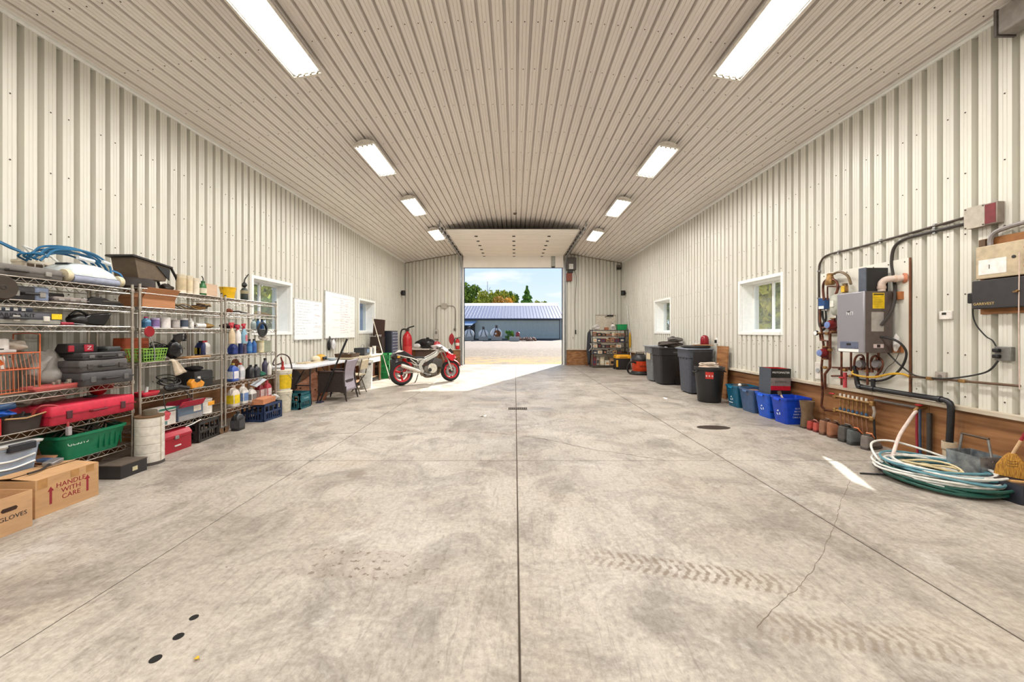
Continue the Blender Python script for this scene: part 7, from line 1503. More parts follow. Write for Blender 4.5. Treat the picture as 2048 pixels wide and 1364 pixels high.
rdm = thing('red_lamp_glass', 'dark red glass dome on the round lid of the grey bin', 'lamp', (4.38, 8.72, 1.10)); B().lathe([(0.085, 0), (0.09, 0.02), (0.09, 0.13), (0.075, 0.19), (0.04, 0.222), (0.01, 0.228)], 24).build('dome', pm(140, 18, 34, 0.12), rdm); B().lathe([(0.095, 0), (0.095, 0.018)], 24).build('base', pm(70, 20, 26, 0.4), rdm)
tb_ = thing('tan_board', 'tan board lying on the round black lid', 'board', (4.24, 8.66, 1.098)); B().cbox((-0.0, -0.14, 0.008), (0.40, 0.16, 0.014), (0, 0, -0.15)).build('board', pm(196, 150, 104, 0.6), tb_); B().cbox((-0.14, -0.15, 0.03), (0.12, 0.08, 0.028), (0.1, 0, 0.4)).build('white_rag', pm(210, 208, 204, 0.8), tb_, bevel=0.008)
pw_ = thing('plywood_sheet', 'brown plywood sheet leaning on the wall behind the trash can', 'plywood', (4.44, 8.05, 0)); B().cbox((-0.03, 0, 0.55), (0.02, 0.42, 1.1), (0, 0.045, 0)).build('sheet', M_PLY, pw_)
hk_ = thing('wall_outlet', 'small white outlet with a black plug above the plywood sheet', 'outlet', (XR - 0.04, 8.45, 1.2)); B().box(-0.012, 0, -0.04, 0.04, -0.07, 0.07).build('plate', M_WHITE, hk_, bevel=0.003); B().cbox((-0.03, 0, -0.01), (0.035, 0.04, 0.07)).build('plug', M_BLACK, hk_, bevel=0.006)
tcn = thing('trash_can', 'black round trash can with a red sticker and rope on top', 'trash can', (3.92, 7.62, 0.001)); B().lathe([(0.205, 0), (0.215, 0.02), (0.268, 0.64), (0.285, 0.645), (0.285, 0.70), (0.272, 0.705), (0.255, 0.66), (0.20, 0.03)], 32).build('can_body', pm(34, 34, 36, 0.4), tcn)
b = B()
for i in range(8):
    a0, a1 = -2.30 + 0.55*i/8, -2.30 + 0.55*(i+1)/8
    b.add([(0.257*math.cos(a0), 0.257*math.sin(a0), 0.48), (0.257*math.cos(a1), 0.257*math.sin(a1), 0.48), (0.2685*math.cos(a1), 0.2685*math.sin(a1), 0.615), (0.2685*math.cos(a0), 0.2685*math.sin(a0), 0.615)], [(0, 1, 2, 3)])
b.build('red_sticker', pm(206, 54, 44, 0.4), tcn)
for i in range(3): text('B', 0.05, M_WHITE, tcn, (0.27*math.cos(-2.22 + 0.19*i), 0.27*math.sin(-2.22 + 0.19*i), 0.535), (PI/2 - 0.09, 0, -2.22 + 0.19*i + PI/2))
B().tube(coil((0, 0, 0.69), 0.17, 0.16, 4, 0.05, 0.06, 360), 0.012, 6).build('white_rope', pm(222, 206, 190, 0.8), tcn); lump(B(), (-0.06, 0, 0.67), 0.14, (1.2, 1.1, 0.45), 0.4, 361).build('trash', pm(206, 180, 160, 0.8), tcn, sub=1)
for s in (-1, 1): B().tube([(s*0.27, -0.06, 0.62), (s*0.31, -0.05, 0.60), (s*0.31, 0.05, 0.60), (s*0.27, 0.06, 0.62)], 0.012).build('side_handle', M_BLACK, tcn)
# recycling bins
def rbin(label, y0, y1, col, logo, x0=4.04, x1=4.49, h=0.40):
    t = thing('recycling_bin', label, 'recycling bin', ((x0 + x1)/2, (y0 + y1)/2, 0.001), group='recycling bins'); sx_, sy_ = x1 - x0, y1 - y0
    b = B(); tub(b, sx_ - 0.04, sy_ - 0.03, h, 0.80, 0.006, 0.035, 0.012, lip=0.03); b.build('tub', pm(*col, 0.35), t)
    B().box(-sx_/2 - 0.004, -sx_/2 + 0.006, -0.06, 0.06, h - 0.055, h - 0.02).build('hand_grip', pm(*tint(col, 1.25), 0.35), t, bevel=0.01)
    if logo:
        th = math.atan2((sx_ - 0.04)*0.10, h)
        recycle_logo(pm(226, 236, 240, 0.5), t, (-sx_*0.40 - 0.011, 0.0, 0.155), (PI/2 + th, 0, -PI/2), 0.05)
    return t
ra = rbin('teal recycling bin next to the black trash can', 6.90, 7.30, (20, 96, 128), True); B().box(-0.205, -0.2, -0.06, 0.06, 0.075, 0.09).build('lettering_bar', pm(220, 230, 234, 0.5), ra, ang=0)
rb2 = rbin('slate-blue bin without a logo, second from the trash can', 6.44, 6.87, (66, 92, 130), False)
rc2 = rbin('bright blue recycling bin holding the battery carton', 6.04, 6.41, (24, 88, 206), True)
rd2 = rbin('bright blue recycling bin nearest the viewer with white lettering', 5.66, 6.02, (16, 66, 190), True)
th = math.atan2(0.33*0.10, 0.4)
for i, s_ in enumerate(('BLUE BOX', 'RECYCLING', 'PAPER GLASS', 'CANS PLASTIC')): text(s_, 0.032, pm(206, 214, 232, 0.5), rd2, (0.02, -0.148 - 0.0165*(0.25 - 0.045*i)/0.4*0.0 - (0.245 - 0.045*i)*0.078, 0.245 - 0.045*i), (PI/2 + th*0.5, 0, 0))
lump(B(), (0, 0.02, 0.36), 0.15, (1.0, 0.8, 0.5), 0.35, 370).build('black_cable_heap', pm(46, 46, 48, 0.6), ra, sub=1); B().ball((-0.12, -0.14, 0.42), 0.03).build('white_ball', M_WHITE, ra)
lump(B(), (-0.05, -0.02, 0.33), 0.14, (1.0, 0.9, 0.4), 0.35, 371).build('brown_rags', pm(150, 104, 84, 0.8), rb2, sub=1); B().box(-0.16, 0.17, 0.0, 0.15, 0.20, 0.33).build('dark_box', pm(40, 40, 46, 0.6), rb2, ang=0)
bx = carton('red-lined black and grey battery charger carton standing in the blue bin', 4.27, 6.225, 0.10, 0.32, 0.29, 0.71, col=(70, 76, 86), flaps=(None, None, None, None), name='product_carton')
bx.rotation_euler = (0, 0.02, 0.0)
for c_ in bx.children:
    if c_.name.startswith('flap'): c_.data = c_.data.copy(); c_.data.materials[0] = pm(206, 16, 26, 0.5)
B().box(-0.154, 0.154, -0.139, -0.138, 0.30, 0.705).build('inner_red', pm(200, 14, 24, 0.5), bx, ang=0)
for (z0, z1, c) in ((0.56, 0.71, (26, 24, 24)), (0.43, 0.56, (136, 124, 120)), (0.36, 0.43, (196, 24, 46)), (0.0, 0.36, (22, 20, 21))): B().box(-0.16, 0.16, -0.1465, -0.1455, z0, z1).build('printed_band', pm(*c, 0.4), bx, ang=0)
text('MOTOMASTER', 0.042, M_WHITE, bx, (0.0, -0.148, 0.645), FYN); text('EXTREME', 0.045, pm(70, 62, 62, 0.5), bx, (0.0, -0.148, 0.495), FYN)
B().box(-0.158, 0.158, 0.1385, 0.1395, 0.30, 0.708).build('inner_red', pm(206, 16, 26, 0.5), bx, ang=0); B().box(0.153, 0.154, -0.138, 0.138, 0.30, 0.708).build('inner_red', pm(206, 16, 26, 0.5), bx, ang=0)
pt = thing('paint_brush', 'small brush with a pale handle sticking out of the nearest blue bin', 'brush', (4.17, 5.76, 0.20)); B().tube([(0, 0, 0), (-0.02, 0.08, 0.16), (-0.03, 0.12, 0.22)], 0.014).build('handle', pm(226, 196, 180, 0.6), pt); B().cbox((-0.035, 0.14, 0.245), (0.035, 0.04, 0.06), (-0.5, 0, 0)).build('bristles', pm(90, 74, 60, 0.8), pt)
sack('blue and white wrappers inside the nearest blue bin', 4.28, 5.85, 0.03, 0.12, (1.1, 1.0, 0.7), (70, 110, 190), 'wrapper_heap', 'wrappers', seed=375)
# boots and shoes along the wall
bo = thing('tall_boot', 'tall dirty brown rubber boot beside the blue bin', 'boot', (4.27, 5.52, 0.001)); b = B(); b.rings([rr(0.26, 0.10, 0.0, 0.045, 4, 0.05, 0), rr(0.27, 0.11, 0.05, 0.05, 4, 0.05, 0), rr(0.20, 0.11, 0.11, 0.05, 4, 0.02, 0), rr(0.14, 0.115, 0.19, 0.055, 4, 0, 0), rr(0.16, 0.14, 0.30, 0.06, 4, 0, 0), rr(0.18, 0.155, 0.39, 0.065, 4, 0, 0), rr(0.16, 0.135, 0.39, 0.06, 4, 0, 0), rr(0.13, 0.1, 0.25, 0.05, 4, 0, 0)]); b.build('boot_shaft', pm(112, 90, 66, 0.8), bo); B().box(-0.085, 0.19, -0.052, 0.052, 0.0, 0.022).build('sole', pm(60, 48, 38, 0.8), bo, bevel=0.01)
def shoe(label, x, y, L_, w, h, col, acc, rz=0.0, hi=False):
    t = thing('shoe', label, 'shoe', (x, y, 0.001), rz, group='shoes along the right wall'); hx = -L_/2
    b = B(); top_ = h
    S = [(hx, 0.60*w, 0.026, h*0.93), (hx + 0.004, 0.66*w, 0.02, h*0.97), (hx + 0.012, 0.78*w, 0.02, top_), (hx + 0.03, 0.84*w, 0.02, top_), (hx + 0.28*L_, 0.86*w, 0.025, top_*0.96), (hx + 0.45*L_, 0.9*w, 0.025, h*0.72), (hx + 0.65*L_, 0.98*w, 0.025, h*0.5), (hx + 0.85*L_, 0.9*w, 0.025, h*0.4), (hx + L_*0.97, 0.55*w, 0.028, h*0.28)]
    rs = []
    for (px, ww, z0, z1) in S:
        rs.append([Vector((px, ww/2*c, z0 + (z1 - z0)*d)) for c, d in ((-0.95, 0), (-1, 0.15), (-0.92, 0.6), (-0.78, 0.94), (-0.6, 1), (0.6, 1), (0.78, 0.94), (0.92, 0.6), (1, 0.15), (0.95, 0))])
    b.rings(rs); b.build('upper', pm(*col, 0.75), t, sub=1, ang=70)
    b = B(); so = [(hx - 0.004, 0.3), (hx, 0.66), (hx + 0.3*L_, 0.8), (hx + 0.65*L_, 1.0), (hx + 0.88*L_, 0.86), (hx + L_, 0.4)]
    b.prism([(px, ww*w/2) for px, ww in so] + [(px, -ww*w/2) for px, ww in reversed(so)], 0.0, 0.028); b.build('sole', pm(*tint(col, 0.62), 0.8), t, bevel=0.005)
    B().lathe([(0.034, h*0.95), (0.035, h*1.03), (0.028, h*1.03), (0.02, h*0.95)], 16, Matrix.Translation((hx + 0.19*L_, 0, 0)), sx=1.35).build('collar', pm(*tint(col, 0.6), 0.85), t)
    B().cbox((hx + 0.42*L_, 0, h*0.92), (0.012, w*0.55, h*0.5), (0, -0.7, 0)).build('tongue', pm(*[min(255, int(c*1.2)) for c in acc], 0.8), t, bevel=0.004)
    for k in range(4): B().tube([(hx + (0.42 + 0.09*k)*L_, -w*0.26, h*(0.80 - 0.11*k)), (hx + (0.44 + 0.09*k)*L_, 0, h*(0.86 - 0.11*k)), (hx + (0.42 + 0.09*k)*L_, w*0.26, h*(0.80 - 0.11*k))], 0.004, 5).build('lace', pm(70, 56, 50, 0.8), t)
    return t
for (lab, x, y, L_, w, h, col, acc, rz) in (('red and white sneaker nearest the tall boot', 4.33, 5.40, 0.28, 0.098, 0.13, (176, 66, 56), (206, 150, 140), 0.05), ('red and white sneaker, second from the tall boot', 4.33, 5.285, 0.28, 0.098, 0.13, (190, 84, 74), (214, 176, 166), 0.0), ('tan work boot, left of a pair', 4.31, 5.15, 0.29, 0.11, 0.20, (150, 106, 80), (120, 100, 84), 0.06), ('tan work boot, right of a pair', 4.31, 5.01, 0.29, 0.115, 0.20, (160, 106, 76), (110, 92, 78), -0.05),
        ('wide dark grey boot in the middle of the shoe row', 4.31, 4.84, 0.30, 0.14, 0.20, (86, 82, 78), (104, 98, 90), 0.12), ('grey hiking shoe with an orange collar, left of a pair', 4.29, 4.69, 0.29, 0.11, 0.19, (92, 96, 96), (206, 120, 76), 0.0), ('grey and pink hiking shoe at the right end of the row', 4.29, 4.54, 0.30, 0.115, 0.17, (126, 118, 112), (210, 130, 90), 0.35)):
    shoe(lab, x, y, L_, w, h, col, acc, rz)

# ------------------------------------------------------------------ boiler and plumbing on the right wall
WX = XR - 0.04
def P(u, v, X): Y = wy(u, X); return Vector((X, Y, zz(v, Y)))
bbd = thing('boiler_backboard', 'white-painted plywood backboard behind the boiler', 'panel', (WX, 0, 0)); B().box(-0.018, 0.0, 4.315, 5.56, SILLZ + 0.002, 2.25).build('board', mat('painted_board', srgb(226, 222, 210), 0.5, var=0.06, scale=3), bbd, ang=0); B().box(-0.02, 0.0, 4.303, 4.315, SILLZ + 0.002, 2.25).build('raw_edge', pm(132, 86, 60, 0.7), bbd, ang=0)
for i in range(7): B().cyl((-0.021, 4.36 + 0.19*i, 2.21), (-0.017, 4.36 + 0.19*i, 2.21), 0.008, n=8).build('screw', M_SCREW, bbd)
for z in (1.78, 1.16): B().box(-0.05, -0.018, 4.37, 5.0, z, z + 0.09).build('mounting_rail', pm(176, 110, 60, 0.6), bbd, ang=0)
blr = thing('boiler', 'silver wall-hung boiler with a dark side and yellow notice', 'boiler', (4.295, 4.645, 1.152)); dx, dy, hh_ = 0.34, 0.37, 0.73
B().box(-dx/2 + 0.012, dx/2, -dy/2, dy/2, 0, hh_).build('cabinet', pm(96, 84, 80, 0.4), blr, bevel=0.006); B().box(-dx/2 - 0.006, -dx/2 + 0.02, -dy/2 - 0.004, dy/2 + 0.004, -0.002, hh_ + 0.002).build('front_panel', mat('silver_enamel', srgb(152, 150, 157), 0.3, metal=0.35, var=0.03, scale=3), blr, bevel=0.012)
B().box(-dx/2 - 0.010, -dx/2 - 0.004, -0.115, 0.135, 0.045, 0.13).build('control_panel', pm(96, 104, 126, 0.35), blr, bevel=0.004); B().box(-dx/2 - 0.012, -dx/2 - 0.010, -0.02, 0.04, 0.085, 0.11).build('display', M_BLACK, blr, ang=0); B().box(-dx/2 - 0.009, -dx/2 - 0.004, -0.12, 0.16, 0.006, 0.04).build('white_strip', M_WHITE, blr, ang=0)
text('NTI', 0.06, pm(240, 240, 240, 0.4), blr, (-dx/2 - 0.0075, 0.0, 0.475), FXN); B().prism([(-0.04, 0.024), (0.005, 0.034), (0.005, 0.018), (-0.04, 0.018)], 0, 0.001, Matrix.Translation((-dx/2 - 0.008, 0.0, 0.475)) @ Matrix.Rotation(-PI/2, 4, 'Z') @ Matrix.Rotation(PI/2, 4, 'X')).build('logo_flash', M_BLACK, blr, ang=0)
B().box(-0.07, 0.07, -dy/2 - 0.0015, -dy/2, 0.525, 0.71).build('yellow_notice', pm(238, 200, 20, 0.5), blr, ang=0); B().box(-0.06, 0.06, -dy/2 - 0.0022, -dy/2 - 0.0015, 0.685, 0.70).build('notice_heading', pm(60, 44, 20, 0.5), blr, ang=0)
for k in range(6): B().box(-0.055, 0.05 - 0.01*(k % 3), -dy/2 - 0.0022, -dy/2 - 0.0015, 0.55 + 0.02*k, 0.553 + 0.02*k).build('print_line', pm(150, 120, 30, 0.6), blr, ang=0)
B().box(-0.085, 0.06, -dy/2 - 0.0015, -dy/2, 0.255, 0.485).build('data_plate', pm(176, 170, 164, 0.4), blr, ang=0); B().box(-0.06, 0.06, -dy/2 - 0.0015, -dy/2, 0.06, 0.105).build('warning_label', pm(226, 206, 202, 0.5), blr, ang=0); B().box(-0.02, 0.02, -dy/2 - 0.0022, -dy/2 - 0.0015, 0.065, 0.10).build('warning_mark', pm(40, 30, 30, 0.5), blr, ang=0)
fbx = thing('flue_box', 'black flue box standing on top of the boiler', 'flue', (4.33, 4.66, 1.884)); B().box(-0.14, 0.13, -0.15, -0.06, 0, 0.285).build('box', pm(26, 26, 29, 0.4), fbx, bevel=0.006); B().box(-0.142, -0.13, -0.152, -0.058, 0.0, 0.287).build('front_cover', pm(84, 90, 104, 0.4), fbx, ang=0)
pvc = thing('vent_pipe', 'white plastic vent pipe elbowing from the boiler into the wall', 'pipe', (4.36, 4.49, 1.884)); B().tube(bez([(0, 0, 0.0), (0, 0.0, 0.05), (0.0, -0.005, 0.10), (0.02, -0.035, 0.135), (0.06, -0.07, 0.14), (0.155, -0.13, 0.14)], 6), 0.037, 14).build('pipe', pm(226, 204, 190, 0.4), pvc)
for p_, q_ in (((0, 0, 0.03), (0, 0, 0.06)), ((0.07, -0.077, 0.14), (0.09, -0.089, 0.14))): B().cyl(p_, q_, 0.043, n=16).build('coupling', pm(214, 186, 168, 0.4), pvc)
B().cyl((0.135, -0.116, 0.14), (0.158, -0.131, 0.14), 0.058, n=18).build('wall_flange', pm(206, 130, 96, 0.5), pvc)
M_COP = mat('copper_pipe', srgb(134, 82, 62), 0.38, metal=0.6, col2=srgb(74, 48, 40), scale=14); M_BRASS = mat('brass', srgb(176, 138, 84), 0.38, metal=0.6, col2=srgb(120, 88, 52), scale=20)
cp = thing('copper_piping', 'maze of copper pipes under and beside the boiler', 'pipes', (4.40, 4.8, 1.0))
o_ = Vector((4.40, 4.8, 1.0))
def cpipe(pts, r=0.0125, nm='copper_pipe', m=None): B().tube([Vector(p) - o_ for p in pts], r, 8).build(nm, m or M_COP, cp)
for (u, vb, x) in ((1683, 770, 4.40), (1702, 742, 4.42), (1735, 770, 4.40), (1757, 745, 4.42)):
    Y = wy(u, x); cpipe([(x, Y, 1.15), (x, Y, zz(vb, Y))])
cpipe([P(1640, 600, 4.44), P(1640, 640, 4.44), P(1647, 690, 4.44), P(1643, 735, 4.44), P(1645, 790, 4.44), P(1643, 812, 4.44), P(1650, 820, 4.44), P(1672, 823, 4.43)], 0.015)
cpipe([P(1660, 640, 4.42), P(1660, 735, 4.42), P(1650, 748, 4.42), P(1650, 778, 4.44)], 0.017)
cpipe(bez([P(1648, 600, 4.42), P(1646, 575, 4.42), P(1650, 562, 4.42), P(1660, 558, 4.42), P(1672, 562, 4.42), P(1676, 575, 4.42), P(1672, 588, 4.42)], 4), 0.016)
cpipe([P(1655, 600, 4.43), P(1655, 573, 4.43), P(1690, 573, 4.43), P(1690, 585, 4.43)], 0.011)
cpipe([P(1638, 667, 4.42), P(1675, 665, 4.42)], 0.015); cpipe([P(1640, 668, 4.44), P(1641, 680, 4.44), P(1655, 682, 4.44), P(1655, 700, 4.44)], 0.014); cpipe([P(1645, 655, 4.44), P(1678, 655, 4.44)], 0.012)
cpipe([P(1665, 735, 4.44), P(1760, 738, 4.44)], 0.012); cpipe([P(1663, 752, 4.44), P(1690, 752, 4.44), P(1700, 752, 4.44)], 0.012)
cpipe(bez([P(1708, 735, 4.42), P(1710, 718, 4.42), P(1718, 710, 4.42), P(1727, 715, 4.42), P(1728, 740, 4.42)], 4), 0.013); cpipe(bez([P(1745, 745, 4.42), P(1742, 722, 4.42), P(1750, 712, 4.42), P(1764, 722, 4.42), P(1762, 740, 4.42), P(1750, 755, 4.42)], 4), 0.013)
for (u, v) in ((1655, 667), (1660, 700), (1690, 740), (1735, 742), (1650, 735), (1702, 752)):
    p_ = P(u, v, 4.42) - o_; B().cbox(p_, (0.045, 0.05, 0.04)).build('fitting', M_BRASS, cp, bevel=0.01)
for k in range(5): B().cyl(P(1679 + 18*k, 737, 4.43) - o_ - Vector((0, 0, 0.02)), P(1679 + 18*k, 737, 4.43) - o_ + Vector((0, 0, 0.02)), 0.018, n=10).build('coupling', M_COP, cp)
exp_ = thing('expansion_tank', 'pale grey expansion tank hanging left of the boiler', 'tank', (4.37, 5.10, 1.62)); B().lathe([(0.02, -0.0), (0.06, 0.01), (0.082, 0.04), (0.088, 0.08), (0.088, 0.22), (0.08, 0.27), (0.04, 0.285), (0.012, 0.30)], 24).build('tank', pm(186, 186, 174, 0.35), exp_); B().lathe([(0.03, -0.06), (0.025, 0.0)], 12).build('neck', M_DARK, exp_); B().box(-0.095, -0.085, -0.03, 0.03, 0.12, 0.2).build('label', pm(226, 224, 214, 0.5), exp_, ang=0)
ase = thing('air_separator', 'tarnished brass air separator above the expansion tank', 'valve', P(1660, 566, 4.42)); B().lathe([(0.05, -0.03), (0.06, 0.0), (0.05, 0.05), (0.038, 0.09), (0.04, 0.12), (0.03, 0.135)], 18).build('body', M_BRASS, ase); B().cyl((0, 0, 0.1), (0, -0.05, 0.12), 0.018).build('port', M_BRASS, ase); B().tube(bez([(0, -0.05, 0.12), (0.0, -0.16, 0.13), (0.0, -0.28, 0.06), (0.0, -0.33, -0.06)]), 0.016).build('flex_hose', pm(112, 90, 58, 0.4), ase)
ybl = thing('relief_valve', 'small valve with a yellow tag at the top of the boiler', 'valve', P(1690, 578, 4.40)); B().cbox((0, 0, 0), (0.05, 0.06, 0.10)).build('body', M_BRASS, ybl, bevel=0.01); B().cbox((-0.03, 0, 0), (0.008, 0.05, 0.08)).build('yellow_tag', pm(222, 180, 40, 0.5), ybl); B().cyl((0, 0, 0.05), (0, 0, 0.075), 0.03).build('lever_cap', pm(120, 96, 60, 0.5), ybl)
cbx = thing('blue_controller', 'blue pump controller box left of the expansion tank', 'controller', P(1648, 608, 4.46)); B().box(-0.04, 0.03, -0.055, 0.055, -0.075, 0.085).build('case', pm(30, 74, 130, 0.4), cbx, bevel=0.006); B().box(-0.043, -0.04, -0.045, 0.045, -0.07, -0.03).build('white_panel', M_WHITE, cbx, ang=0)
for k in range(3): B().cyl((0, -0.035 + 0.035*k, -0.10), (0, -0.035 + 0.035*k, -0.075), 0.011).build('cable_gland', pm(206, 206, 204, 0.4), cbx)
B().tube(bez([(0, -0.03, -0.10), (0, -0.03, -0.22), (0, 0.03, -0.33), (0.0, 0.08, -0.30)]), 0.012).build('cable', M_BLACK, cbx); B().tube(bez([(0, 0.03, -0.10), (0, 0.02, -0.2), (0.0, -0.03, -0.32), (0.0, 0.02, -0.38)]), 0.014).build('cable', M_BLACK, cbx)
def pump(label, u, v, X, s=1.0):
    t = thing('circulator_pump', label, 'pump', P(u, v, X), group='circulator pumps'); B().lathe([(0.03, 0), (0.055, 0.01), (0.06, 0.06), (0.045, 0.09), (0.02, 0.095)], 18, Matrix.Rotation(-PI/2, 4, 'Y')).build('motor', pm(130, 30, 36, 0.4), t); B().lathe([(0.045, 0.09), (0.045, 0.10), (0.02, 0.105)], 18, Matrix.Rotation(-PI/2, 4, 'Y')).build('dial', pm(120, 140, 196, 0.3), t); B().cyl((0.0, 0, -0.09), (0, 0, 0.09), 0.032).build('volute', pm(110, 28, 32, 0.4), t)
    for zz_ in (-0.095, 0.085): B().cyl((0, 0, zz_), (0, 0, zz_ + 0.012), 0.048, n=8).build('flange', M_BRASS, t)
    return t
pump('red circulator pump with a blue dial, upper', 1668, 650, 4.42); pump('red circulator pump with a blue dial, lower', 1652, 706, 4.42)
gg = thing('pressure_gauge', 'small round white pressure gauge left of the pumps', 'gauge', P(1632, 666, 4.40)); B().lathe([(0.036, -0.012), (0.036, 0.012), (0.03, 0.014)], 20, Matrix.Rotation(-PI/2, 4, 'Y') @ Matrix.Rotation(0.0, 4, 'X')).build('case', M_DARK, gg); B().lathe([(0.031, 0.0141), (0.002, 0.0145)], 20, Matrix.Rotation(-PI/2, 4, 'Y')).build('face', M_WHITE, gg); B().cyl((0.0, -0.03, 0), (0.0, -0.10, -0.0), 0.012).build('stem', M_BRASS, gg)
for i, (u, v, lab) in enumerate(((1722, 728, 'grey gauge on the pipes under the boiler, left'), (1754, 728, 'grey round valve on the pipes under the boiler, right'))):
    t = thing('pipe_valve', lab, 'valve', P(u, v, 4.40)); B().lathe([(0.05, -0.02), (0.055, 0.0), (0.045, 0.03), (0.01, 0.035)], 16, Matrix.Rotation(-PI/2, 4, 'Y')).build('body', pm(126, 122, 124, 0.4), t); B().cyl((0, 0, -0.08), (0, 0, 0.08), 0.014).build('stem', M_COP, t)
fr = thing('red_flow_valve', 'red valve body on a vertical pipe left of the yellow cable', 'valve', P(1690, 760, 4.42)); B().cyl((0, 0, -0.10), (0, 0, 0.10), 0.022).build('body', pm(196, 70, 78, 0.4), fr); B().cbox((-0.03, 0.02, 0.03), (0.02, 0.07, 0.02)).build('lever', pm(190, 30, 40, 0.4), fr, bevel=0.005)
cord('yellow cable looped across the backboard under the boiler', [P(1705, 742, 4.44), P(1712, 740, 4.42), P(1704, 746, 4.40), P(1720, 752, 4.40), P(1750, 754, 4.40), P(1780, 748, 4.42), P(1805, 748, 4.44), P(1818, 753, 4.45)], 0.013, (216, 166, 40))
cord('thick black cable dropping from the boiler side to the sill', [P(1748, 672, 4.30), P(1790, 680, 4.36), P(1812, 702, 4.42), P(1806, 730, 4.44), P(1785, 752, 4.44), P(1755, 762, 4.44), P(1712, 758, 4.44)], 0.012, (34, 32, 32))
cord('black cable crossing the lower backboard to the right', [P(1776, 706, 4.44), P(1800, 730, 4.46), P(1828, 750, 4.47), P(1860, 756, 4.46), P(1900, 757, 4.46), P(1970, 745, 4.46), P(1996, 722, 4.46)], 0.008, (40, 38, 36))
cord('thin grey wire hanging below the boiler', [P(1800, 700, 4.44), P(1790, 722, 4.46), P(1775, 735, 4.46), P(1762, 755, 4.46)], 0.004, (96, 90, 84))
bp_ = thing('wall_pipe', 'thin brown pipe running along the right wall above the sill', 'pipe', P(1820, 753, 4.47)); o2 = P(1820, 753, 4.47); B().tube([Vector((0, 0, 0)), P(1900, 760, 4.47) - o2, P(2040, 772, 4.47) - o2], 0.012).build('pipe', pm(104, 78, 58, 0.4, metal=0.3), bp_)
for u_, v_ in ((1860, 757), (1925, 762)): B().cbox(P(u_, v_, 4.47) - o2, (0.035, 0.06, 0.035)).build('pipe_union', M_BRASS, bp_, bevel=0.006)
rgw = sack('white paper tag bundle hung at the right of the boiler', 4.42, 4.375, 1.17, 0.05, (0.5, 0.7, 2.0), (216, 212, 208), 'paper_tags', 'paper', seed=400, amp=0.35)
mf = thing('heating_manifold', 'brass floor-heating manifold with seven flow tubes on the plywood', 'manifold', (4.42, 4.94, 0)); zt, zb_ = 0.515, 0.325
B().cyl((0, -0.25, zt), (0, 0.25, zt), 0.018, n=12).build('supply_bar', M_BRASS, mf); B().cyl((0, -0.25, zb_), (0, 0.25, zb_), 0.018, n=12).build('return_bar', M_BRASS, mf)
for k in range(7):
    yy = -0.19 + 0.063*k
    f_ = B().cyl((0, yy, zb_ + 0.05), (0, yy, zt - 0.015), 0.009, n=8).build('flow_tube', M_BRASS, mf); B().cyl((-0.0, yy, zb_ + 0.02), (0, yy, zb_ + 0.055), 0.017, 0.013, n=10).build('blue_cap', pm(50, 84, 116, 0.4), f_); B().cyl((0, yy, zt + 0.015), (0, yy, zt + 0.05), 0.013, n=10).build('white_cap', pm(228, 220, 206, 0.4), f_)
    B().tube([(0, yy, zb_ - 0.015), (0.0, yy - 0.01, 0.2), (0.01, yy - 0.02, 0.02)], 0.009, 7).build('outlet_pipe', pm(140, 96, 70, 0.5), mf)
for yy in (-0.27, 0.27):
    for z in (zt, zb_): B().cbox((0, yy, z), (0.05, 0.05, 0.06)).build('end_valve', M_BRASS, mf, bevel=0.01)
B().tube([(0, -0.27, zt), (0.0, -0.30, 0.42), (0, -0.28, zb_)], 0.015).build('bypass_pipe', pm(160, 150, 140, 0.4), mf); B().cbox((-0.02, 0.30, zt + 0.03), (0.02, 0.08, 0.02)).build('red_handle', pm(176, 30, 36, 0.4), mf, bevel=0.005); B().tube([(0, -0.29, zb_), (0, -0.31, 0.02)], 0.012).build('drain_pipe', M_DARK, mf)
abs_ = thing('drain_pipe', 'thick black drain pipe running along the sill and down', 'pipe', (4.42, 4.86, 0.70)); B().tube(bez([(0, 0.02, 0.06), (0, 0.0, 0.005), (0, -0.04, 0.0), (0, -0.5, 0.0), (0, -0.93, 0.0), (-0.0, -1.0, -0.01), (0.0, -1.03, -0.05), (0.0, -1.03, -0.2), (0.0, -1.02, -0.42)], 6), 0.028, 12).build('pipe', pm(28, 29, 33, 0.35), abs_)
for yy in (-0.03, -0.2, -0.93): B().cyl((0, yy - 0.02, 0), (0, yy + 0.02, 0), 0.034, n=14).build('coupling', pm(34, 35, 40, 0.35), abs_)
B().cyl((0, -0.2, 0.03), (0, -0.2, 0.12), 0.022).build('tee', pm(30, 31, 36, 0.35), abs_)
B().tube([(0.0, 0.02, 0.06), (0.0, 0.035, 0.18), (0.0, 0.05, 0.26)], 0.026).build('trap', pm(28, 29, 33, 0.35), abs_)
stp = thing('stand_pipe', 'pale cup of the floor drain under the black pipe', 'pipe', (4.42, 3.84, 0.0)); B().lathe([(0.05, 0), (0.05, 0.2), (0.058, 0.21), (0.058, 0.285), (0.05, 0.285), (0.044, 0.2)], 18).build('cup', pm(206, 186, 158, 0.5), stp); B().lathe([(0.07, 0), (0.06, 0.02)], 18).build('flange', M_DARK, stp)
spg = thing('hose_bib', 'hose tap with a red handle on the plywood knee wall', 'tap', (4.46, 4.15, 0.57)); B().cyl((0.06, 0, 0), (-0.03, 0, 0), 0.014).build('body', M_BRASS, spg); B().lathe([(0.03, 0), (0.032, 0.01), (0.02, 0.016)], 12, Matrix.Translation((-0.02, 0, 0.02))).build('red_handle', pm(176, 30, 36, 0.4), spg); B().tube([(-0.03, 0, 0), (-0.06, 0.01, -0.04)], 0.016).build('spout', M_BRASS, spg)
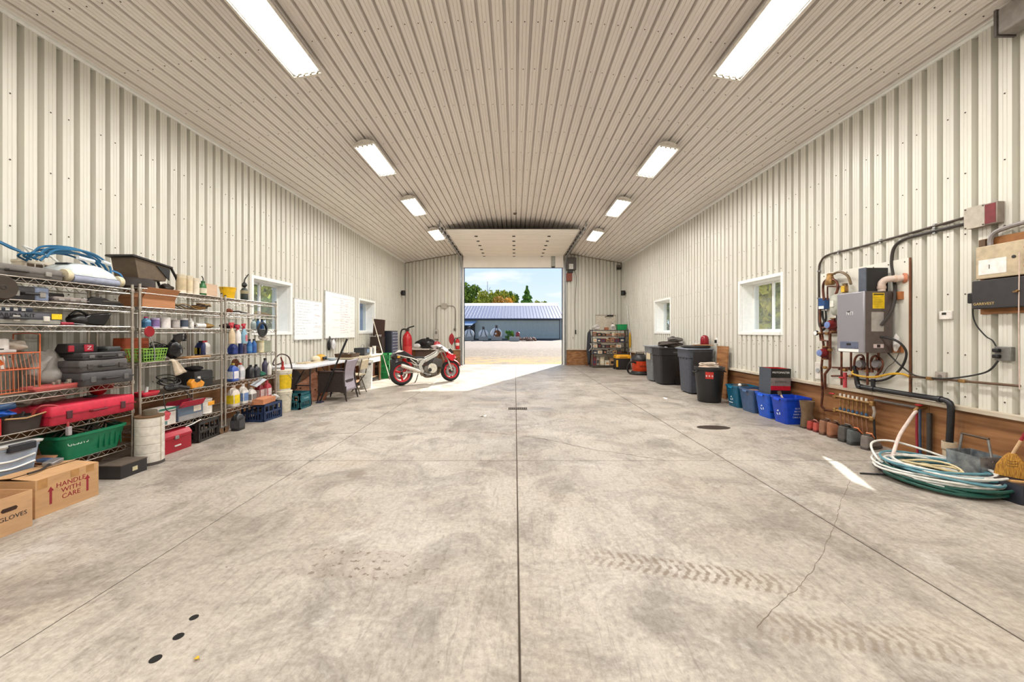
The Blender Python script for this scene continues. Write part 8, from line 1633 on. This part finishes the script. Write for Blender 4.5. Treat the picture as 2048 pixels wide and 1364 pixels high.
B().tube([(0.02, 0.0, -0.01), (0.02, 0.55, -0.015)], 0.016).build('feed_pipe', pm(112, 104, 98, 0.4), spg); B().tube([(0.03, 0.07, 0.0), (0.03, 0.07, -0.3), (0.03, 0.06, -0.56)], 0.011).build('red_tube', pm(150, 40, 56, 0.4), spg); B().tube([(0.03, 0.035, 0.0), (0.03, 0.035, -0.3), (0.03, 0.03, -0.56)], 0.011).build('blue_tube', pm(60, 84, 110, 0.4), spg); B().cyl((0.03, -0.06, -0.56), (0.03, -0.06, -0.05), 0.022).build('vertical_pipe', pm(60, 56, 52, 0.5), spg)
# garden hoses coiled on the floor
HC = Vector((3.96, 3.50, 0.0))
def hose_coil(name, label, col, r, turns, rx, ry, h, seed, off=(0, 0), extra=None, z0=0.012):
    t = thing(name, label, 'hose', HC + Vector((off[0], off[1], 0)), rz=-0.75)
    B().tube(coil((0, 0, z0), rx, ry, turns, 0.075, h, seed, 44), r, 7).build('coil', pm(*col, 0.4), t)
    if extra: B().tube(bez([Matrix.Rotation(0.75, 4, 'Z') @ (Vector(p) - HC - Vector((off[0], off[1], 0))) for p in extra], 8), r, 7).build('loose_end', pm(*col, 0.4), t)
    return t
hose_coil('green_hose', 'dark green garden hose coiled on the floor at the right', (30, 84, 74), 0.0125, 14, 0.44, 0.38, 0.05, 501)
hose_coil('white_hose', 'white hose coiled loosely over the green hose', (232, 230, 224), 0.0105, 12, 0.45, 0.38, 0.12, 502, extra=[(3.72, 3.62, 0.05), (3.66, 3.80, 0.12), (3.80, 4.02, 0.22), (4.02, 4.0, 0.24), (4.25, 3.72, 0.16), (4.35, 3.52, 0.06)])
hose_coil('teal_hose', 'pale teal hose mixed into the coil on the floor', (96, 146, 160), 0.0105, 8, 0.40, 0.34, 0.10, 503, z0=0.03)
hose_coil('cream_hose', 'cream hose in a small loop inside the coil', (222, 204, 160), 0.009, 4, 0.24, 0.16, 0.07, 504, (-0.02, 0.06), z0=0.05)
hose_coil('black_cable', 'black cable around the outside of the hose coil', (36, 36, 40), 0.008, 5, 0.48, 0.41, 0.02, 505, extra=[(3.66, 3.6, 0.03), (3.56, 3.68, 0.012), (3.40, 3.72, 0.008)])
cord('thick white hose rising from the coil to the tap', [(3.72, 3.78, 0.06), (3.86, 3.86, 0.14), (4.05, 3.98, 0.30), (4.22, 4.06, 0.42), (4.36, 4.13, 0.50), (4.41, 4.15, 0.53)], 0.016, (226, 206, 196), 'supply_hose', 'hose', 10)
# galvanised tote, broom, dustpan
gt = thing('galvanised_tote', 'galvanised steel tool tote with a wooden-bar handle', 'tool tote', (4.30, 3.53, 0.001)); b = B(); b.rings([rr(0.24, 0.26, 0, 0.008, 1), rr(0.25, 0.27, 0.26, 0.008, 1), rr(0.25, 0.27, 0.27, 0.008, 1), rr(0.238, 0.258, 0.27, 0.006, 1), rr(0.23, 0.25, 0.01, 0.006, 1)]); b.build('pan', mat('spangled_zinc', srgb(166, 172, 176), 0.38, metal=0.55, col2=srgb(112, 118, 124), scale=16), gt)
for s in (-1, 1): B().tube([(s*0.0, s*0.13, 0.22), (0, s*0.10, 0.42)], 0.010, 6).build('handle_strap', M_GALV, gt)
B().cyl((0, -0.105, 0.425), (0, 0.105, 0.425), 0.011).build('handle_bar', pm(84, 66, 50, 0.6), gt)
bm_ = thing('corn_broom', 'straw broom with a red handle standing on the dustpan', 'broom', (4.28, 3.25, 0.155)); b = B(); b.rings([rr(0.06, 0.20, 0.0, 0.02, 3), rr(0.055, 0.17, 0.09, 0.02, 3), rr(0.045, 0.10, 0.16, 0.02, 3), rr(0.035, 0.045, 0.20, 0.016, 3)]); b.build('bristles', mat('broom_straw', srgb(206, 154, 60), 0.8, col2=srgb(140, 92, 34), scale=30, stretch=(6, 6, 0.6), bump=0.6), bm_, rot=(0.0, 0, 0.6))
for z in (0.10, 0.12, 0.14): B().lathe([(0.082 - 0.45*(z - 0.10), z), (0.082 - 0.45*(z - 0.10), z + 0.005)], 16, sx=0.4, cap=False).build('stitching', pm(120, 84, 40, 0.8), bm_, rot=(0, 0, 0.6 + PI/2))
B().tube([(0, 0, 0.19), (0.035, -0.03, 0.32)], 0.011).build('wooden_shank', pm(206, 170, 130, 0.6), bm_); B().tube([(0.035, -0.03, 0.32), (0.14, -0.14, 0.75)], 0.0115).build('red_handle', pm(150, 24, 40, 0.4), bm_)
dp = thing('dust_pan', 'black long-handled dustpan on the floor beside the hose coil', 'dustpan', (4.26, 3.18, 0.001)); b = B(); b.rings([rr(0.36, 0.28, 0.0, 0.02, 2), rr(0.36, 0.30, 0.02, 0.02, 2), rr(0.30, 0.26, 0.15, 0.02, 2)]); b.build('pan', pm(38, 40, 52, 0.4), dp); B().tube([(0.10, -0.08, 0.11), (0.12, -0.09, 0.25), (0.20, -0.16, 0.62)], 0.013).build('handle', pm(46, 46, 76, 0.4), dp); B().cbox((-0.06, -0.05, 0.156), (0.15, 0.035, 0.012), (0, 0, -0.3)).build('wood_strip', pm(206, 160, 104, 0.6), dp)
pbz = thing('push_brush', 'wooden push brush with red bristles at the right edge', 'brush', (4.22, 2.98, 0.0)); B().box(-0.05, 0.16, -0.03, 0.03, 0.045, 0.075).build('wood_block', pm(214, 178, 144, 0.6), pbz, bevel=0.008); B().box(-0.05, 0.16, -0.035, 0.035, 0.0, 0.045).build('red_bristles', pm(150, 34, 46, 0.8), pbz, ang=0)
# electrical things on the right wall
con = thing('wall_conduit', 'dark conduit running along the right wall to the boiler controls', 'conduit', (WX - 0.02, 3.75, 2.5)); mk = pm(70, 58, 50, 0.4)
B().tube(bez([(0, 0.0, 0.045), (0, 0.6, 0.025), (0, 1.2, 0.01), (0, 1.66, 0.01), (0.0, 1.80, -0.06), (0.0, 1.84, -0.2), (0.0, 1.84, -0.6), (0.0, 1.84, -0.95), (0, 1.80, -1.03), (0, 1.75, -0.95)], 6), 0.013).build('upper_conduit', mk, con)
B().tube(bez([(0, 0.0, -0.02), (0, 0.4, -0.02), (0, 0.62, -0.03), (0, 0.73, -0.10), (0.0, 0.76, -0.26), (0.0, 0.74, -0.42), (-0.04, 0.68, -0.65), (-0.10, 0.66, -0.85), (-0.18, 0.70, -1.02)], 6), 0.017).build('lower_conduit', pm(52, 46, 42, 0.4), con)
for yy, z in ((0.3, 0.035), (0.3, -0.02), (0.9, 0.018), (1.5, 0.01)): B().cbox((0.005, yy, z), (0.03, 0.025, 0.05)).build('strap_clip', M_GALV, con)
for z in (-0.2, -0.6): B().cbox((0.005, 1.84, z), (0.03, 0.05, 0.02)).build('strap_clip', M_GALV, con)
jx_ = thing('splice_box', 'grey splice box with an open red end high on the right wall', 'electrical', (WX - 0.005, 3.60, 2.51)); B().box(-0.07, 0, -0.12, 0.13, -0.10, 0.10).build('box', pm(150, 136, 124, 0.5), jx_, bevel=0.006); B().box(-0.076, -0.07, -0.03, 0.135, -0.105, 0.105).build('cover', pm(186, 176, 162, 0.4), jx_, bevel=0.004); B().box(-0.073, -0.07, -0.11, -0.03, -0.09, 0.09).build('red_inside', pm(120, 36, 40, 0.5), jx_, ang=0)
for yy in (-0.02, 0.12):
    for z in (-0.09, 0.09): B().cyl((-0.08, yy, z), (-0.075, yy, z), 0.007, n=8).build('screw', M_SCREW, jx_)
pn = thing('electrical_panel', 'beige breaker panel with a white sheet taped to it', 'electrical panel', (WX - 0.002, 3.45, 1.97)); B().box(-0.018, 0, -0.30, 0.20, -0.40, 0.32).build('backing_board', pm(150, 98, 50, 0.6), pn, ang=0); B().box(-0.09, -0.018, -0.27, 0.18, -0.07, 0.24).build('cabinet', pm(196, 178, 148, 0.5), pn, bevel=0.008); B().cyl((-0.095, -0.10, 0.10), (-0.09, -0.10, 0.10), 0.014).build('key_lock', M_DARK, pn); B().box(-0.0925, -0.09, -0.05, 0.155, -0.03, 0.11).build('paper_sheet', pm(240, 236, 230, 0.7), pn, ang=0); B().box(-0.094, -0.0925, 0.07, 0.075, 0.02, 0.06).build('pen_mark', M_DARK, pn, ang=0)
for k in range(12): B().box(-0.0925, -0.09, -0.19 + R.uniform(-0.012, 0.012), -0.175 + R.uniform(-0.01, 0.01), 0.0 + 0.018*k, 0.012 + 0.018*k).build('red_smear', pm(166, 70, 64, 0.6), pn, ang=0)
B().tube(bez([(-0.045, 0.1, 0.24), (-0.045, 0.1, 0.30), (-0.045, 0.06, 0.36), (-0.045, -0.05, 0.385), (-0.045, -0.3, 0.42), (-0.045, -0.42, 0.55)]), 0.02).build('grey_conduit', pm(150, 144, 142, 0.4, metal=0.4), pn); B().box(-0.06, -0.018, 0.13, 0.18, 0.245, 0.31).build('cable_clamp', pm(96, 70, 44, 0.5), pn, ang=0)
dbx = thing('alarm_box', 'black locked control box with gold lettering under the breaker panel', 'control box', (WX - 0.022, 3.45, 1.62)); B().box(-0.08, 0, -0.24, 0.20, 0.0, 0.27).build('cabinet', pm(44, 40, 42, 0.45), dbx, bevel=0.008); B().box(-0.086, -0.08, -0.235, 0.195, 0.005, 0.265).build('door', pm(48, 45, 47, 0.4), dbx, bevel=0.004); text('GARRVEST', 0.034, pm(206, 176, 110, 0.4), dbx, (-0.087, 0.105, 0.045), FXN); B().cyl((-0.095, -0.14, 0.14), (-0.086, -0.14, 0.14), 0.012).build('lock', M_BRASS, dbx); B().cbox((-0.1, -0.13, 0.135), (0.006, 0.03, 0.012)).build('key', M_BRASS, dbx)
ada = thing('power_adapter', 'black plug-in adapter with a dangling cord beside the black control box', 'adapter', (WX - 0.03, 3.70, 1.68)); B().box(-0.03, 0.0, -0.02, 0.025, 0.0, 0.10).build('brick', M_BLACK, ada, bevel=0.008); B().tube(bez([(0, 0.0, 0.10), (0, 0.0, 0.15), (0.0, -0.04, 0.2)]), 0.005).build('upper_cord', M_BLACK, ada); B().tube(bez([(0, 0.0, 0.0), (0, 0.0, -0.12), (0, -0.03, -0.22), (0, -0.10, -0.32), (0, -0.15, -0.36), (0, -0.18, -0.42), (-0.02, -0.22, -0.45)]), 0.0055).build('lower_cord', M_BLACK, ada)
ol = thing('double_outlet', 'grey outlet box with two black plugs on the right wall', 'outlet', (WX - 0.002, 3.475, 1.20)); B().box(-0.045, 0, -0.07, 0.05, -0.065, 0.065).build('box', pm(128, 126, 122, 0.4, metal=0.3), ol, bevel=0.006)
for z in (0.03, -0.025): B().cbox((-0.06, 0.02, z), (0.04, 0.045, 0.035)).build('plug', M_BLACK, ol, bevel=0.008)
thm = thing('thermostat', 'white thermostat on the ribbed right wall', 'thermostat', (WX - 0.0, 3.945, 1.575)); B().box(-0.025, 0, -0.06, 0.06, -0.045, 0.045).build('case', pm(232, 226, 218, 0.4), thm, bevel=0.008); B().box(-0.027, -0.025, -0.01, 0.03, 0.005, 0.028).build('display', pm(40, 42, 40, 0.3), thm, ang=0)
sw_ = thing('dial_switch', 'white plate with a round dial at the left of the boiler pipes', 'switch', (WX - 0.005, 5.60, 0.83)); B().box(-0.02, 0, -0.06, 0.06, -0.13, 0.12).build('plate', pm(226, 220, 210, 0.4), sw_, bevel=0.005); B().lathe([(0.035, 0.02), (0.033, 0.03), (0.01, 0.032)], 18, Matrix.Rotation(-PI/2, 4, 'Y')).build('dial', pm(170, 172, 174, 0.4), sw_)
jp = thing('joint_plate', 'small grey junction box low on the right wall', 'electrical', (WX - 0.0, 3.99, 0.93)); B().box(-0.03, 0, -0.05, 0.05, -0.05, 0.05).build('box', pm(176, 166, 156, 0.5), jp, bevel=0.005); B().cyl((-0.034, 0, 0), (-0.03, 0, 0), 0.02).build('knockout', pm(120, 112, 104, 0.5), jp)
vc = thing('wall_string', 'thin white cord hanging down at the right edge of the picture', 'cord', (WX - 0.11, 3.30, 0.9)); B().tube([(0, 0, 0), (0, 0.005, 0.6), (0, 0.0, 1.2)], 0.004).build('cord', pm(222, 196, 184, 0.6), vc)
dct = thing('grey_duct', 'dark grey steel box under the ceiling at the right edge of the picture', 'duct', (4.44, 3.22, 4.06)); B().box(-0.12, 0.05, -0.22, 0.16, 0, 0.22).build('duct', pm(150, 144, 138, 0.5), dct, bevel=0.01); B().box(-0.13, 0.05, 0.16, 0.18, -0.01, 0.23).build('flange', pm(96, 90, 86, 0.5), dct, ang=0)
crn = thing('conduit_pipe', 'grey conduit running down the right wall at the picture edge', 'conduit', (4.49, 3.27, 2.3)); B().cyl((0, 0, 0), (0, 0, 1.76), 0.02).build('pipe', pm(150, 144, 136, 0.4), crn); B().cbox((0.01, 0, 0.9), (0.05, 0.06, 0.03)).build('strap', M_GALV, crn)
# small litter
lf = thing('yellow_leaf', 'small yellow leaf on the concrete near the bolt holes', 'leaf', fl(393, 1319, 0.002)); B().grid(lambda a, c: (0.022*(a - 0.5), 0.016*(c - 0.5)*(1 - (2*a - 1)**2 + 0.15), 0.003 + 0.006*math.sin(3*a)), 6, 4).build('blade', pm(226, 176, 30, 0.6), lf, solid=0.001); B().tube([(0.011, 0, 0.003), (0.018, -0.004, 0.002)], 0.0008, 4).build('stem', pm(150, 110, 30, 0.7), lf)
pp_ = thing('paper_scrap', 'small white paper scrap on the concrete left of the drain', 'paper', fl(966, 833, 0.002)); B().grid(lambda a, c: (0.10*(a - 0.5), 0.05*(c - 0.5) + 0.03*a, 0.004 + 0.008*math.sin(5*a + 3*c)), 6, 4).build('scrap', pm(240, 238, 234, 0.7), pp_, solid=0.001)
